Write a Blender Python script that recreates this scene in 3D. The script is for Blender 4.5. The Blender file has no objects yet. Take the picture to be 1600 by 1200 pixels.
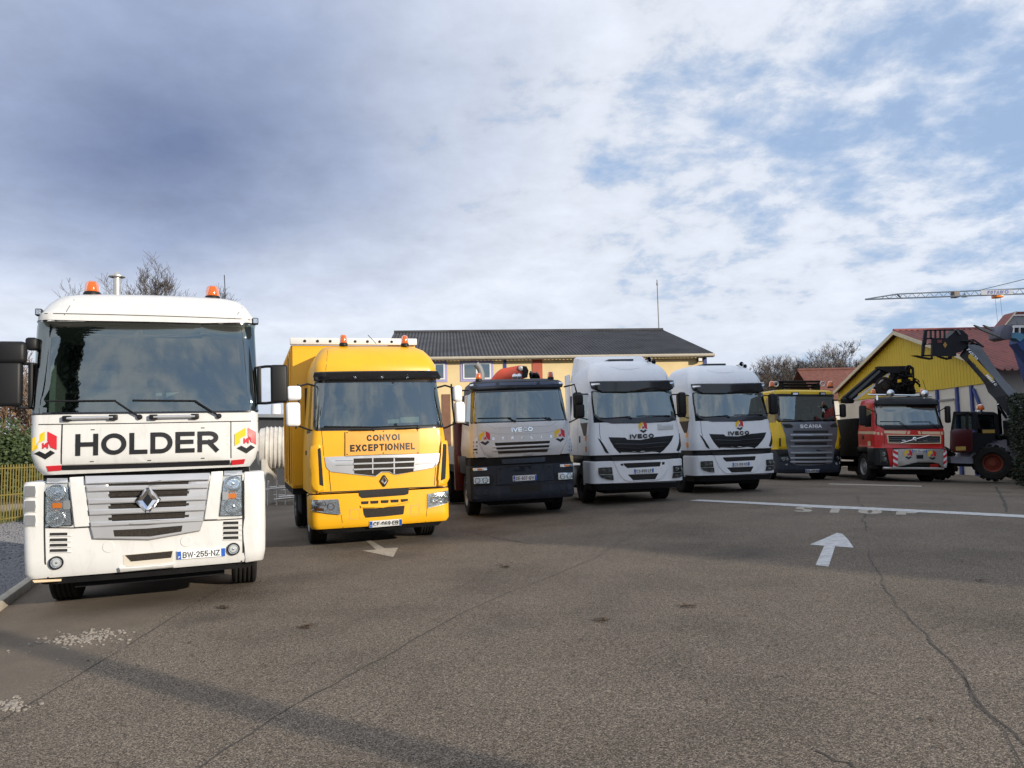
import bpy, bmesh, math, random
from mathutils import Vector, Matrix
random.seed(7)
R_ = math.radians
SC = bpy.context.scene
COL = SC.collection
# ---------------------------------------------------------------- camera
FPX, CAMH = 1202.0, 1.70
_p, _r = math.atan(95 / FPX), math.atan(.022)
FW = Vector((0, math.cos(_p), math.sin(_p)))
_U0 = Vector((0, -math.sin(_p), math.cos(_p)))
CR = Vector((1, 0, 0)) * math.cos(_r) - _U0 * math.sin(_r)
CU = _U0 * math.cos(_r) + Vector((1, 0, 0)) * math.sin(_r)
CO = Vector((0, 0, CAMH))
cam = bpy.data.cameras.new('camera')
cam.sensor_width = 36; cam.lens = 36 * FPX / 1600; cam.clip_end = 5000; cam.clip_start = .05
camo = bpy.data.objects.new('camera', cam); COL.objects.link(camo)
camo.matrix_world = Matrix((( CR.x, CU.x, -FW.x, CO.x), (CR.y, CU.y, -FW.y, CO.y), (CR.z, CU.z, -FW.z, CO.z), (0, 0, 0, 1)))
SC.camera = camo
# ---------------------------------------------------------------- sky, sun, exposure
SUN_EL = R_(15.5)
LD = Vector((-.81, .59, 0)).normalized()                 # horizontal travel direction of the sunlight
w = bpy.data.worlds.new('World'); SC.world = w; w.use_nodes = True
nt = w.node_tree; nt.nodes.clear()
def nd(tree, typ, **kw):
    n = tree.nodes.new(typ)
    for k, v in kw.items():
        if k.startswith('i_'):
            n.inputs[k[2:].replace('_', ' ')].default_value = v
        elif k.startswith('n_'):
            n.inputs[int(k[2:])].default_value = v
        else: setattr(n, k, v)
    return n
def lk(tree, a, b): tree.links.new(a, b)
def mth(tree, op, a, b=None, c=None, clamp=False):
    n = tree.nodes.new('ShaderNodeMath'); n.operation = op; n.use_clamp = clamp
    for i, v in enumerate((a, b, c)):
        if v is None: continue
        if hasattr(v, 'is_output'): tree.links.new(v, n.inputs[i])
        else: n.inputs[i].default_value = v
    return n.outputs[0]
def ramp(tree, fac, stops):
    n = tree.nodes.new('ShaderNodeValToRGB'); tree.links.new(fac, n.inputs[0])
    el = n.color_ramp.elements
    while len(el) < len(stops): el.new(.5)
    for e, (p, c) in zip(el, stops):
        e.position = p; e.color = (c[0], c[1], c[2], 1) if hasattr(c, '__len__') else (c, c, c, 1)
    return n.outputs[0]
sky = nd(nt, 'ShaderNodeTexSky', sky_type='NISHITA', sun_disc=False, sun_elevation=SUN_EL, sun_rotation=math.atan2(-LD.x, -LD.y), altitude=200, air_density=1.0, dust_density=.3, ozone_density=4.0)
tc = nd(nt, 'ShaderNodeTexCoord'); sx = nd(nt, 'ShaderNodeSeparateXYZ'); lk(nt, tc.outputs['Generated'], sx.inputs[0])
DX, DY, DZ = sx.outputs
zz = mth(nt, 'ADD', mth(nt, 'MAXIMUM', DZ, 0.0), .24)
cx = nd(nt, 'ShaderNodeCombineXYZ'); lk(nt, mth(nt, 'DIVIDE', DX, zz), cx.inputs[0]); lk(nt, mth(nt, 'DIVIDE', DY, zz), cx.inputs[1])
def noise(tree, vec, scale, detail=5, rough=.55, dist=0., off=(0, 0, 0), stretch=(1, 1, 1)):
    mp = nd(tree, 'ShaderNodeMapping'); lk(tree, vec, mp.inputs['Vector']); mp.inputs['Location'].default_value = off; mp.inputs['Scale'].default_value = stretch
    n = nd(tree, 'ShaderNodeTexNoise'); lk(tree, mp.outputs[0], n.inputs['Vector'])
    n.inputs['Scale'].default_value = scale; n.inputs['Detail'].default_value = detail; n.inputs['Roughness'].default_value = rough; n.inputs['Distortion'].default_value = dist
    return n.outputs[0]
CV = cx.outputs[0]
nA = noise(nt, CV, 1.3, 7, .55, .25, (3.1, 7.7, 0), (1, .8, 1))      # cloud cover
nB = noise(nt, CV, 6.5, 7, .62, .15, (11, 2, 0))                        # small puffs
nC = noise(nt, CV, .55, 4, .5, .3, (1.3, 5.2, 2))                      # thickness
# broad weather: thick grey bank to the left of the view, broken cloud to the right
bias = mth(nt, 'ADD', mth(nt, 'MULTIPLY', DX, -.42), mth(nt, 'MULTIPLY', DY, .05))
cov = mth(nt, 'ADD', mth(nt, 'ADD', nA, mth(nt, 'MULTIPLY', mth(nt, 'SUBTRACT', nB, .5), .85)), mth(nt, 'ADD', bias, .15))
covf = ramp(nt, cov, [(.31, .66), (.58, .97)])
haze = mth(nt, 'MULTIPLY', mth(nt, 'POWER', mth(nt, 'SUBTRACT', 1.0, mth(nt, 'MAXIMUM', DZ, 0.0)), 12.0), .7)
covf = mth(nt, 'MAXIMUM', covf, haze)
# the dark bank: centred in the cloud plane left of the view
vb = nd(nt, 'ShaderNodeVectorMath', operation='DISTANCE'); lk(nt, CV, vb.inputs[0]); vb.inputs[1].default_value = (-.62, 1.46, 0)
bank = mth(nt, 'ADD', mth(nt, 'MULTIPLY', vb.outputs['Value'], -1.2), mth(nt, 'MULTIPLY', mth(nt, 'SUBTRACT', nC, .5), 1.15))
bank = mth(nt, 'ADD', bank, mth(nt, 'ADD', mth(nt, 'MULTIPLY', mth(nt, 'SUBTRACT', nA, .5), .6), 1.02))
thick = ramp(nt, bank, [(.0, (.80, .85, .95)), (.30, (.62, .685, .83)), (.62, (.37, .44, .62)), (1.0, (.18, .235, .395))])
puff = ramp(nt, mth(nt, 'ADD', mth(nt, 'MULTIPLY', nB, .55), mth(nt, 'MULTIPLY', nA, .45)), [(.36, .88), (.64, 1.12)])
ccol = nd(nt, 'ShaderNodeMix', data_type='RGBA', blend_type='MULTIPLY'); ccol.inputs[0].default_value = 1
lk(nt, thick, ccol.inputs[6]); lk(nt, puff, ccol.inputs[7])
bg1 = nd(nt, 'ShaderNodeBackground'); bg1.inputs[1].default_value = .14; lk(nt, sky.outputs[0], bg1.inputs[0])
bg2 = nd(nt, 'ShaderNodeBackground'); bg2.inputs[1].default_value = 1.0; 
blu = nd(nt, 'ShaderNodeMix', data_type='RGBA'); lk(nt, ramp(nt, cov, [(.36, 0), (.54, 1)]), blu.inputs[0]); blu.inputs[6].default_value = (.48, .63, .88, 1); lk(nt, ccol.outputs[2], blu.inputs[7])
hz = nd(nt, 'ShaderNodeMix', data_type='RGBA'); lk(nt, haze, hz.inputs[0]); lk(nt, blu.outputs[2], hz.inputs[6]); hz.inputs[7].default_value = (.44, .53, .70, 1); lk(nt, hz.outputs[2], bg2.inputs[0])
mx = nd(nt, 'ShaderNodeMixShader'); lk(nt, covf, mx.inputs[0]); lk(nt, bg1.outputs[0], mx.inputs[1]); lk(nt, bg2.outputs[0], mx.inputs[2])
wo = nd(nt, 'ShaderNodeOutputWorld'); lk(nt, mx.outputs[0], wo.inputs[0])
sl = bpy.data.lights.new('sun', 'SUN'); sl.energy = 5.0; sl.angle = R_(.53); sl.color = (1, .89, .74)
so = bpy.data.objects.new('sun', sl); COL.objects.link(so); so.location = (60, -50, 40)
so.rotation_euler = (LD * math.cos(SUN_EL) - Vector((0, 0, math.sin(SUN_EL)))).to_track_quat('-Z', 'Y').to_euler()
vs = SC.view_settings; vs.view_transform = 'Standard'; vs.look = 'None'; vs.exposure = 0.0; vs.gamma = 1; vs.use_curve_mapping = False
SC.cycles.max_bounces = 8; SC.cycles.transparent_max_bounces = 12; SC.cycles.caustics_reflective = False; SC.cycles.caustics_refractive = False
# ---------------------------------------------------------------- helpers
def proj(P):
    v = P - CO; z = v.dot(FW)
    return 800 + FPX * v.dot(CR) / z, 600 - FPX * v.dot(CU) / z
def ray(u, v): return FW + CR * ((u - 800) / FPX) - CU * ((v - 600) / FPX)
_GX = [-90, -30, -10, -5.4, -3.6, -1.5, 1.1, 4.4, 8, 11, 13.3, 15, 17, 22, 90]
_GZ = [-.3, -.3, -.17, -.1, -.065, -.04, .055, .165, .21, .16, .13, .05, -.02, -.1, -.1]
def _g0(x):
    if x <= _GX[0]: return _GZ[0]
    for a, b, c, d in zip(_GX, _GX[1:], _GZ, _GZ[1:]):
        if x <= b: return c + (d - c) * (x - a) / (b - a)
    return _GZ[-1]
def gz(x): return sum(_g0(x + d) for d in (-1.2, -.6, 0, .6, 1.2)) / 5      # gently crowned yard
def ground(u, v):
    d = ray(u, v); z = 0.
    for _ in range(12):
        t = (z - CAMH) / d.z; P = CO + d * t; z = gz(P.x)
    return Vector((P.x, P.y, z))
def at_depth(u, v, Y):
    d = ray(u, v); return CO + d * (Y / d.y)
def tag(o, label=None, cat=None, group=None, kind=None):
    if label: o['label'] = label
    if cat: o['category'] = cat
    if group: o['group'] = group
    if kind: o['kind'] = kind
    return o
def empty(name, loc, rz=0., label=None, cat=None, group=None):
    o = bpy.data.objects.new(name, None); COL.objects.link(o); o.location = loc; o.rotation_euler = (0, 0, rz); o.empty_display_size = .3
    return tag(o, label, cat, group)
def make(name, bm, mat, parent=None, smooth=True, ang=38, loc=None):
    me = bpy.data.meshes.new(name); bm.normal_update(); bm.to_mesh(me); bm.free()
    if smooth:
        me.shade_smooth(); me.set_sharp_from_angle(angle=R_(ang))
    if mat is not None: me.materials.append(mat)
    o = bpy.data.objects.new(name, me); COL.objects.link(o)
    if parent is not None: o.parent = parent
    if loc is not None: o.location = loc
    return o
def again(src, parent=None, loc=None, rot=None, scale=None):
    o = src.copy(); COL.objects.link(o)
    for k in ('label', 'category', 'group'):
        if parent is not None and k in o: del o[k]
    o.parent = parent
    if loc is not None: o.location = loc
    if rot is not None: o.rotation_euler = rot
    if scale is not None: o.scale = scale
    return o
def bnew(): return bmesh.new()
def add_box(bm, x0, x1, y0, y1, z0, z1, bev=0., seg=2, mtx=None):
    r = bmesh.ops.create_cube(bm, size=1)
    vs_ = r['verts']
    for v in vs_: v.co = Vector(((x0 + x1) / 2 + v.co.x * (x1 - x0), (y0 + y1) / 2 + v.co.y * (y1 - y0), (z0 + z1) / 2 + v.co.z * (z1 - z0)))
    if bev > 0:
        es = list({e for v in vs_ for e in v.link_edges})
        n0 = set(bm.verts)
        rr = bmesh.ops.bevel(bm, geom=es, offset=bev, segments=seg, profile=.5, affect='EDGES', clamp_overlap=True)
        vs_ = [v for v in rr['verts']]
    if mtx is not None:
        allv = set(vs_)
        for v in list(vs_):
            for f in v.link_faces: allv.update(f.verts)
        for v in allv: v.co = mtx @ v.co
    return bm
def box(name, mat, parent, x0, x1, y0, y1, z0, z1, bev=0., seg=2, mtx=None):
    return make(name, add_box(bnew(), x0, x1, y0, y1, z0, z1, bev, seg, mtx), mat, parent)
_ib = bnew(); bmesh.ops.create_icosphere(_ib, subdivisions=1, radius=1.0); _ib.verts.ensure_lookup_table()
ICO_V = [v.co.copy() for v in _ib.verts]; ICO_F = [[v.index for v in f.verts] for f in _ib.faces]; _ib.free()
def soup(name, verts, faces, m, parent=None, smooth=False):
    me = bpy.data.meshes.new(name); me.from_pydata(verts, [], faces); me.materials.append(m)
    if smooth: me.shade_smooth()
    o = bpy.data.objects.new(name, me); COL.objects.link(o)
    if parent is not None: o.parent = parent
    return o
def add_blob(V, F, c, sx, sy, sz, a=0.):
    k = len(V); ca, sa = math.cos(a), math.sin(a)
    for v in ICO_V: x, y = v.x * sx, v.y * sy; V.append((c[0] + x * ca - y * sa, c[1] + x * sa + y * ca, c[2] + v.z * sz))
    F.extend([[k + i for i in f] for f in ICO_F])
def frame_of(d):
    d = d.normalized(); a = Vector((0, 0, 1)) if abs(d.z) < .9 else Vector((1, 0, 0))
    s = d.cross(a).normalized(); return s, s.cross(d).normalized()
def add_tube(bm, pts, r, n=8, cap=True):
    pts = [Vector(p) for p in pts]; rings = []
    rs = r if hasattr(r, '__len__') else [r] * len(pts)
    s, t = frame_of(pts[1] - pts[0])
    for i, p in enumerate(pts):
        d = (pts[min(i + 1, len(pts) - 1)] - pts[max(i - 1, 0)]).normalized()
        s = (s - d * s.dot(d)).normalized(); t = d.cross(s)
        rings.append([bm.verts.new(p + (s * math.cos(2 * math.pi * k / n) + t * math.sin(2 * math.pi * k / n)) * rs[i]) for k in range(n)])
    for a, b in zip(rings, rings[1:]):
        for k in range(n): bm.faces.new((a[k], a[(k + 1) % n], b[(k + 1) % n], b[k]))
    if cap: bm.faces.new(rings[0][::-1]); bm.faces.new(rings[-1])
    return bm
def tube(name, mat, parent, pts, r, n=8): return make(name, add_tube(bnew(), pts, r, n), mat, parent)
def add_lathe(bm, prof, origin, axis, n=20, cap0=False, cap1=False):
    """prof: (r, d) along axis"""
    o = Vector(origin); ax = Vector(axis).normalized(); s, t = frame_of(ax); rings = []
    for r, d in prof:
        rings.append([bm.verts.new(o + ax * d + (s * math.cos(2 * math.pi * k / n) + t * math.sin(2 * math.pi * k / n)) * max(r, 1e-4)) for k in range(n)])
    for a, b in zip(rings, rings[1:]):
        for k in range(n): bm.faces.new((a[k], a[(k + 1) % n], b[(k + 1) % n], b[k]))
    if cap0: bm.faces.new(rings[0][::-1])
    if cap1: bm.faces.new(rings[-1])
    return bm
def lathe(name, mat, parent, prof, origin, axis, n=20, cap0=False, cap1=False, loc=None):
    return make(name, add_lathe(bnew(), prof, origin, axis, n, cap0, cap1), mat, parent, loc=loc)
def add_prism(bm, poly, d, fn):
    """poly 2D list extruded by d through fn(a,b,c)->Vector"""
    A = [bm.verts.new(fn(a, b, 0)) for a, b in poly]; B = [bm.verts.new(fn(a, b, d)) for a, b in poly]
    n = len(poly)
    bm.faces.new(A); bm.faces.new(B[::-1])
    for i in range(n): bm.faces.new((A[i], B[i], B[(i + 1) % n], A[(i + 1) % n]))
    bmesh.ops.recalc_face_normals(bm, faces=bm.faces[:])
    return bm
def prism(name, mat, parent, poly, d, fn, smooth=False, bev=0.):
    bm = add_prism(bnew(), poly, d, fn)
    if bev: bmesh.ops.bevel(bm, geom=bm.edges[:], offset=bev, segments=2, profile=.5, affect='EDGES', clamp_overlap=True)
    return make(name, bm, mat, parent, smooth=bool(bev) or smooth)
# ---------------------------------------------------------------- materials
MATS = {}
def mat(name, col, rough=.5, metal=0., coat=0., var=.0, vscale=3., bump=0., bscale=200., spec=.5, trans=0., emit=None, dirt=None):
    if name in MATS: return MATS[name]
    m = bpy.data.materials.new(name); m.use_nodes = True; t = m.node_tree; b = t.nodes['Principled BSDF']
    b.inputs['Base Color'].default_value = (*col, 1); b.inputs['Roughness'].default_value = rough; b.inputs['Metallic'].default_value = metal
    b.inputs['Coat Weight'].default_value = coat; b.inputs['Coat Roughness'].default_value = .06; b.inputs['Specular IOR Level'].default_value = spec
    b.inputs['Transmission Weight'].default_value = trans
    tcn = nd(t, 'ShaderNodeTexCoord')
    if var or dirt:
        n1 = noise(t, tcn.outputs['Object'], vscale, 6, .6)
        lo = tuple(c * (1 - var) for c in col); hi = tuple(min(1, c * (1 + var * .6)) for c in col)
        c = ramp(t, n1, [(.3, lo), (.7, hi)])
        if dirt:
            n2 = noise(t, tcn.outputs['Object'], 9, 8, .72, .4, (4, 4, 4), (1, 1, .35))
            fd = ramp(t, n2, [(.52, 0), (.78, dirt)])
            mxn = nd(t, 'ShaderNodeMix', data_type='RGBA'); lk(t, fd, mxn.inputs[0]); lk(t, c, mxn.inputs[6]); mxn.inputs[7].default_value = (.22, .19, .15, 1)
            c = mxn.outputs[2]
            lk(t, mth(t, 'ADD', mth(t, 'MULTIPLY', fd, .5), rough), b.inputs['Roughness'])
        lk(t, c, b.inputs['Base Color'])
    if bump:
        n3 = noise(t, tcn.outputs['Object'], bscale, 3, .5)
        bp = nd(t, 'ShaderNodeBump'); bp.inputs['Strength'].default_value = bump; bp.inputs['Distance'].default_value = .01
        lk(t, n3, bp.inputs['Height']); lk(t, bp.outputs[0], b.inputs['Normal'])
    if emit: b.inputs['Emission Color'].default_value = (*emit[0], 1); b.inputs['Emission Strength'].default_value = emit[1]
    MATS[name] = m; return m
def glassmat(name, tint, refl, rough=.015, wob=.0):
    m = bpy.data.materials.new(name); m.use_nodes = True; t = m.node_tree; t.nodes.clear()
    tr = nd(t, 'ShaderNodeBsdfTransparent'); tr.inputs[0].default_value = (*tint, 1)
    gl = nd(t, 'ShaderNodeBsdfGlossy'); gl.inputs['Roughness'].default_value = rough; gl.inputs[0].default_value = (.90, .98, .95, 1)
    if wob:
        tcn = nd(t, 'ShaderNodeTexCoord'); n3 = noise(t, tcn.outputs['Object'], 1.6, 2, .5)
        bp = nd(t, 'ShaderNodeBump'); bp.inputs['Strength'].default_value = wob; bp.inputs['Distance'].default_value = .05; lk(t, n3, bp.inputs['Height']); lk(t, bp.outputs[0], gl.inputs['Normal'])
    fr = nd(t, 'ShaderNodeFresnel'); fr.inputs[0].default_value = 1.5
    fac = mth(t, 'ADD', fr.outputs[0], refl, clamp=True)
    mxs = nd(t, 'ShaderNodeMixShader'); lk(t, fac, mxs.inputs[0]); lk(t, tr.outputs[0], mxs.inputs[1]); lk(t, gl.outputs[0], mxs.inputs[2])
    o = nd(t, 'ShaderNodeOutputMaterial'); lk(t, mxs.outputs[0], o.inputs[0]); MATS[name] = m; return m
M_WHITE = mat('white_paint', (.655, .66, .65), .38, coat=.15, var=.06, vscale=1.5, dirt=.24)
M_IWHITE = mat('cool_white_paint', (.84, .86, .89), .35, coat=.3, var=.04, vscale=1.5, dirt=.15)
M_GREYP = mat('pale_grey_paint', (.62, .65, .68), .35, coat=.3, var=.05, dirt=.2)
M_YEL = mat('yellow_paint', (.82, .42, .010), .4, coat=.12, var=.06, vscale=1.5, dirt=.12)
M_YELT = mat('yellow_tarpaulin', (.80, .40, .012), .55, var=.12, vscale=2, bump=.15, bscale=6)
M_BANNER = mat('orange_yellow_banner', (.74, .36, .055), .5, var=.08, vscale=4, bump=.12, bscale=7)
M_SILVER = mat('silver_paint', (.55, .56, .58), .34, metal=.55, coat=.2, var=.06)
M_SGREY = mat('grille_grey_paint', (.36, .38, .41), .38, metal=.45, coat=.2, var=.06)
M_CHROME = mat('chrome', (.82, .83, .85), .08, metal=1.)
M_STEEL = mat('brushed_steel', (.60, .58, .55), .4, metal=.75, var=.15, vscale=6)
M_BLACK = mat('black_plastic', (.009, .0095, .011), .5, var=.15, spec=.3)
M_GLOSSB = mat('gloss_black', (.012, .013, .017), .16, coat=.4)
M_NAVY = mat('slate_blue_plastic', (.022, .029, .044), .5, spec=.3, var=.15, dirt=.15)
M_NAVYG = mat('blue_visor_glass', (.02, .035, .085), .12, coat=.5)
M_DARKM = mat('grille_mesh', (.035, .030, .026), .8, spec=.2, var=.4, vscale=40)
M_RUB = mat('tyre_rubber', (.018, .0175, .017), .85, spec=.2, var=.35, vscale=9, bump=.2, bscale=60)
M_RIM = mat('wheel_rim_grey', (.30, .30, .31), .45, metal=.4, var=.3, vscale=8)
M_CHAS = mat('chassis_black', (.010, .010, .011), .75, var=.4, vscale=5, spec=.2)
M_GRIP = mat('step_grey', (.20, .21, .22), .55, var=.15)
M_RED = mat('red_paint', (.55, .018, .016), .3, coat=.4, var=.08, dirt=.12)
M_DRED = mat('dark_red_paint', (.085, .010, .010), .4, coat=.3, var=.15)
M_CRANE_RED = mat('crane_red_paint', (.58, .075, .035), .45, coat=.1, var=.15)
M_LRED = mat('logo_red', (.56, .02, .03), .4)
M_LYEL = mat('logo_yellow', (.80, .52, .01), .4)
M_LBLK = mat('logo_black', (.012, .012, .014), .4)
M_CREAM = mat('cream_stripe', (.72, .55, .36), .4, var=.06)
M_PLATE = mat('plate_white', (.74, .76, .78), .4)
M_PBLUE = mat('plate_blue', (.02, .10, .45), .4)
M_INT = mat('cab_interior', (.045, .047, .052), .8, var=.2)
M_SEAT = mat('seat_fabric', (.13, .14, .16), .9, var=.25, vscale=20)
M_PAPER = mat('paper', (.75, .78, .76), .7)
M_AMBER = mat('amber_lens', (.85, .17, .008), .12, coat=.6, trans=.35)
M_ORANGE = mat('orange_reflector', (.80, .22, .02), .3, coat=.4)
M_SEAM = mat('panel_gap', (.02, .02, .02), .9)
M_REFL = mat('lamp_reflector', (.80, .82, .84), .12, metal=.95, var=.25, vscale=35, bump=.35, bscale=70)
M_MIRR = mat('mirror_glass', (.75, .8, .85), .02, metal=1.)
G_WIND = glassmat('windscreen_glass', (.30, .38, .35), .19, wob=0)
G_SIDE = glassmat('side_glass', (.30, .36, .36), .08)
G_LENS = glassmat('lamp_lens', (.92, .94, .95), .04)
G_BLDG = glassmat('building_glass', (.25, .30, .33), .22)
# ---------------------------------------------------------------- skins: a cab's outer surface as plan sections
class Skin:
    def __init__(s, secs, yr): s.secs = secs; s.yr = yr; s.cache = {}
    def par(s, z):
        S = s.secs
        if z <= S[0][0]: return S[0][1:]
        for a, b in zip(S, S[1:]):
            if z <= b[0]:
                k = (z - a[0]) / (b[0] - a[0]); return tuple(a[i] + (b[i] - a[i]) * k for i in range(1, 5))
        return S[-1][1:]
    def line(s, z):
        key = round(z, 4)
        if key in s.cache: return s.cache[key]
        hw, yf, rf, bow = s.par(z); P = []
        for i in range(9):
            x = (hw - rf) * i / 8; P.append((x, yf + bow * (x / hw) ** 2))
        y1 = P[-1][1]
        for i in range(1, 8):
            a = math.pi / 2 * i / 7; P.append((hw - rf + rf * math.sin(a), y1 + rf * (1 - math.cos(a))))
        P.append((hw, max(s.yr, y1 + rf + .01)))
        L = [0.]
        for a, b in zip(P, P[1:]): L.append(L[-1] + math.hypot(b[0] - a[0], b[1] - a[1]))
        s.cache[key] = (P, L); return P, L
    def at(s, t, z):
        P, L = s.line(z); sg = 1 if t >= 0 else -1; t = abs(t)
        i = 0
        while i < len(L) - 2 and t > L[i + 1]: i += 1
        k = (t - L[i]) / (L[i + 1] - L[i]); a, b = P[i], P[i + 1]
        def nrm(j):
            if j <= 0: return (0., -1.)
            q0, q1 = P[max(j - 1, 0)], P[min(j + 1, len(P) - 1)]
            if j == len(P) - 2: q0 = P[j - 1]
            dx, dy = q1[0] - q0[0], q1[1] - q0[1]; l = math.hypot(dx, dy); return (dy / l, -dx / l)
        if i == len(L) - 2: n = (1., 0.)
        else:
            n0, n1 = nrm(i), nrm(i + 1) if i + 1 < len(P) - 1 else (1., 0.)
            n = (n0[0] + (n1[0] - n0[0]) * k, n0[1] + (n1[1] - n0[1]) * k)
        return sg * (a[0] + (b[0] - a[0]) * k), a[1] + (b[1] - a[1]) * k, sg * n[0], n[1]
    def side(s, y, z):
        P, L = s.line(z); return L[-2] + (y - P[-2][1])
    def pt(s, t, z, off=0.):
        x, y, nx, ny = s.at(t, z); return Vector((x + nx * off, y + ny * off, z))
    def nrm(s, t, z):
        x, y, nx, ny = s.at(t, z); return Vector((nx, ny, 0)).normalized()
def rpoly(pts, r, n=4):
    """round the corners of a 2D polygon"""
    out = []; N = len(pts)
    for i in range(N):
        p0, p1, p2 = (Vector(pts[(i + k - 1) % N][:2]) for k in range(3))
        a, b = p0 - p1, p2 - p1; la, lb = a.length, b.length
        if la < 1e-6 or lb < 1e-6: continue
        rr = min(r, la * .45, lb * .45)
        if a.normalized().dot(b.normalized()) < -.97: out.append((p1.x, p1.y)); continue
        A, B = p1 + a / la * rr, p1 + b / lb * rr
        for k in range(n + 1):
            t = k / n; q = A * (1 - t) ** 2 + p1 * 2 * t * (1 - t) + B * t * t; out.append((q.x, q.y))
    return out
class Px(list): pass
class Truck:
    def __init__(s, name, X, Y, a, tilt, label, cat, zoff=0., group=None):
        s.root = empty(name, (X, Y, gz(X) + zoff), 0, label, cat, group)
        a = R_(a)
        rx = Vector((math.cos(a), -math.sin(a), tilt)).normalized(); ry = Vector((math.sin(a), math.cos(a), 0)); rz = rx.cross(ry)
        s.M = Matrix(((rx.x, ry.x, rz.x, X), (rx.y, ry.y, rz.y, Y), (rx.z, ry.z, rz.z, gz(X) + zoff), (0, 0, 0, 1)))
        s.root.matrix_world = s.M; s.QM = s.M; s.zooms = []; s.skin = None
    def q(s, k, pts, skin=None, off=0.):
        """pixels of zoomed view k of the photograph -> (t, z) on the skin"""
        skin = skin or s.skin; o = s.zooms[k]; out = Px(); out.k = k; out.src = pts; out.off = off
        for p in pts:
            u, v = o[0] + p[0] * o[2], o[1] + p[1] * o[2]
            Mi = s.QM.inverted(); C = Mi @ CO; D = Mi.to_3x3() @ ray(u, v)
            y = skin.par(1.5)[1]
            for _ in range(6):
                P = C + D * ((y - C.y) / D.y)
                hw = skin.par(P.z)[0]; xx = min(abs(P.x), hw)
                y = skin.at(xx, P.z)[1] - off
            t, z = P.x, P.z
            def e(t, z):
                uu, vv = proj(s.QM @ skin.pt(t, z, off)); return uu - u, vv - v
            for _ in range(8):
                e0 = e(t, z); e1 = e(t + .004, z); e2 = e(t, z + .004)
                a, b, c, d = (e1[0] - e0[0]) / .004, (e2[0] - e0[0]) / .004, (e1[1] - e0[1]) / .004, (e2[1] - e0[1]) / .004
                det = a * d - b * c
                if abs(det) < 1e-3: break
                dt, dz = -(d * e0[0] - b * e0[1]) / det, -(-c * e0[0] + a * e0[1]) / det
                t += max(-.08, min(.08, dt)); z += max(-.08, min(.08, dz))
            out.append((t, z))
        return out
    def xyz(s, k, p, y):
        """pixel of zoomed view k -> truck-local point at local depth y"""
        o = s.zooms[k]; Mi = s.QM.inverted(); C = Mi @ CO; D = Mi.to_3x3() @ ray(o[0] + p[0] * o[2], o[1] + p[1] * o[2])
        return C + D * ((y - C.y) / D.y)
    def panel(s, name, pts, mat_, off=.008, th=.02, bev=.004, res=.14, parent=None, skin=None, r=0., label=None):
        skin = skin or s.skin
        if isinstance(pts, Px) and pts.off == 0 and off > .003: pts = s.q(pts.k, pts.src, skin, off)
        if r: pts = rpoly(pts, r)
        bm = bnew(); vs_ = [bm.verts.new((p[0], off, p[1])) for p in pts]
        f = bm.faces.new(vs_)
        bmesh.ops.triangulate(bm, faces=[f])
        xs = [p[0] for p in pts]; zs = [p[1] for p in pts]
        for ax, lo, hi in ((0, min(xs), max(xs)), (2, min(zs), max(zs))):
            n = int((hi - lo) / res)
            for i in range(1, n + 1):
                c = lo + (hi - lo) * i / (n + 1); co = [0, 0, 0]; no = [0, 0, 0]; co[ax] = c; no[ax] = 1
                bmesh.ops.bisect_plane(bm, geom=bm.verts[:] + bm.edges[:] + bm.faces[:], plane_co=co, plane_no=no, dist=1e-5)
        if bev:
            bmesh.ops.inset_region(bm, faces=bm.faces[:], thickness=bev, depth=0, use_boundary=True, use_even_offset=False)
            for e in bm.edges:
                if e.is_boundary:
                    for v in e.verts: v.co.y = off - bev * .8
        be = [e for e in bm.edges if e.is_boundary]
        rr = bmesh.ops.extrude_edge_only(bm, edges=be)
        for g_ in rr['geom']:
            if isinstance(g_, bmesh.types.BMVert): g_.co.y = off - th
        for v in bm.verts: v.co = skin.pt(v.co.x, v.co.z, v.co.y)
        bmesh.ops.recalc_face_normals(bm, faces=bm.faces[:])
        o = make(name, bm, mat_, parent or s.root)
        if label: o['label'] = label
        return o
    def line(s, name, pts, wd=.006, mat_=None, off=.004, parent=None, skin=None):
        """thin groove / gap drawn along a polyline of (t,z)"""
        skin = skin or s.skin; bm = bnew(); P = []
        for a, b in zip(pts, pts[1:]):
            n = max(1, int(math.hypot(b[0] - a[0], b[1] - a[1]) / .1))
            for i in range(n): P.append((a[0] + (b[0] - a[0]) * i / n, a[1] + (b[1] - a[1]) * i / n))
        P.append(pts[-1]); L = []
        for i, p in enumerate(P):
            a, b = P[max(i - 1, 0)], P[min(i + 1, len(P) - 1)]; dx, dz = b[0] - a[0], b[1] - a[1]; l = math.hypot(dx, dz) or 1
            nx, nz = -dz / l * wd / 2, dx / l * wd / 2
            L.append((bm.verts.new(skin.pt(p[0] + nx, p[1] + nz, off)), bm.verts.new(skin.pt(p[0] - nx, p[1] - nz, off))))
        for a, b in zip(L, L[1:]): bm.faces.new((a[0], a[1], b[1], b[0]))
        return make(name, bm, mat_ or M_SEAM, parent or s.root)
    def loft(s, name, mat_, z0, z1, skin=None, parent=None, nz=.12, yr=None):
        skin = skin or s.skin; zs = sorted({z0, z1} | {a[0] for a in skin.secs if z0 < a[0] < z1})
        Z = []
        for a, b in zip(zs, zs[1:]):
            n = max(1, int((b - a) / nz)); Z += [a + (b - a) * i / n for i in range(n)]
        Z.append(zs[-1]); bm = bnew(); rows = []
        for z in Z:
            P = list(skin.line(z)[0])
            if yr is not None: P[-1] = (P[-1][0], yr)
            rows.append([bm.verts.new((-x, y, z)) for x, y in P[::-1]] + [bm.verts.new((x, y, z)) for x, y in P[1:]])
        n = len(rows[0])
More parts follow.
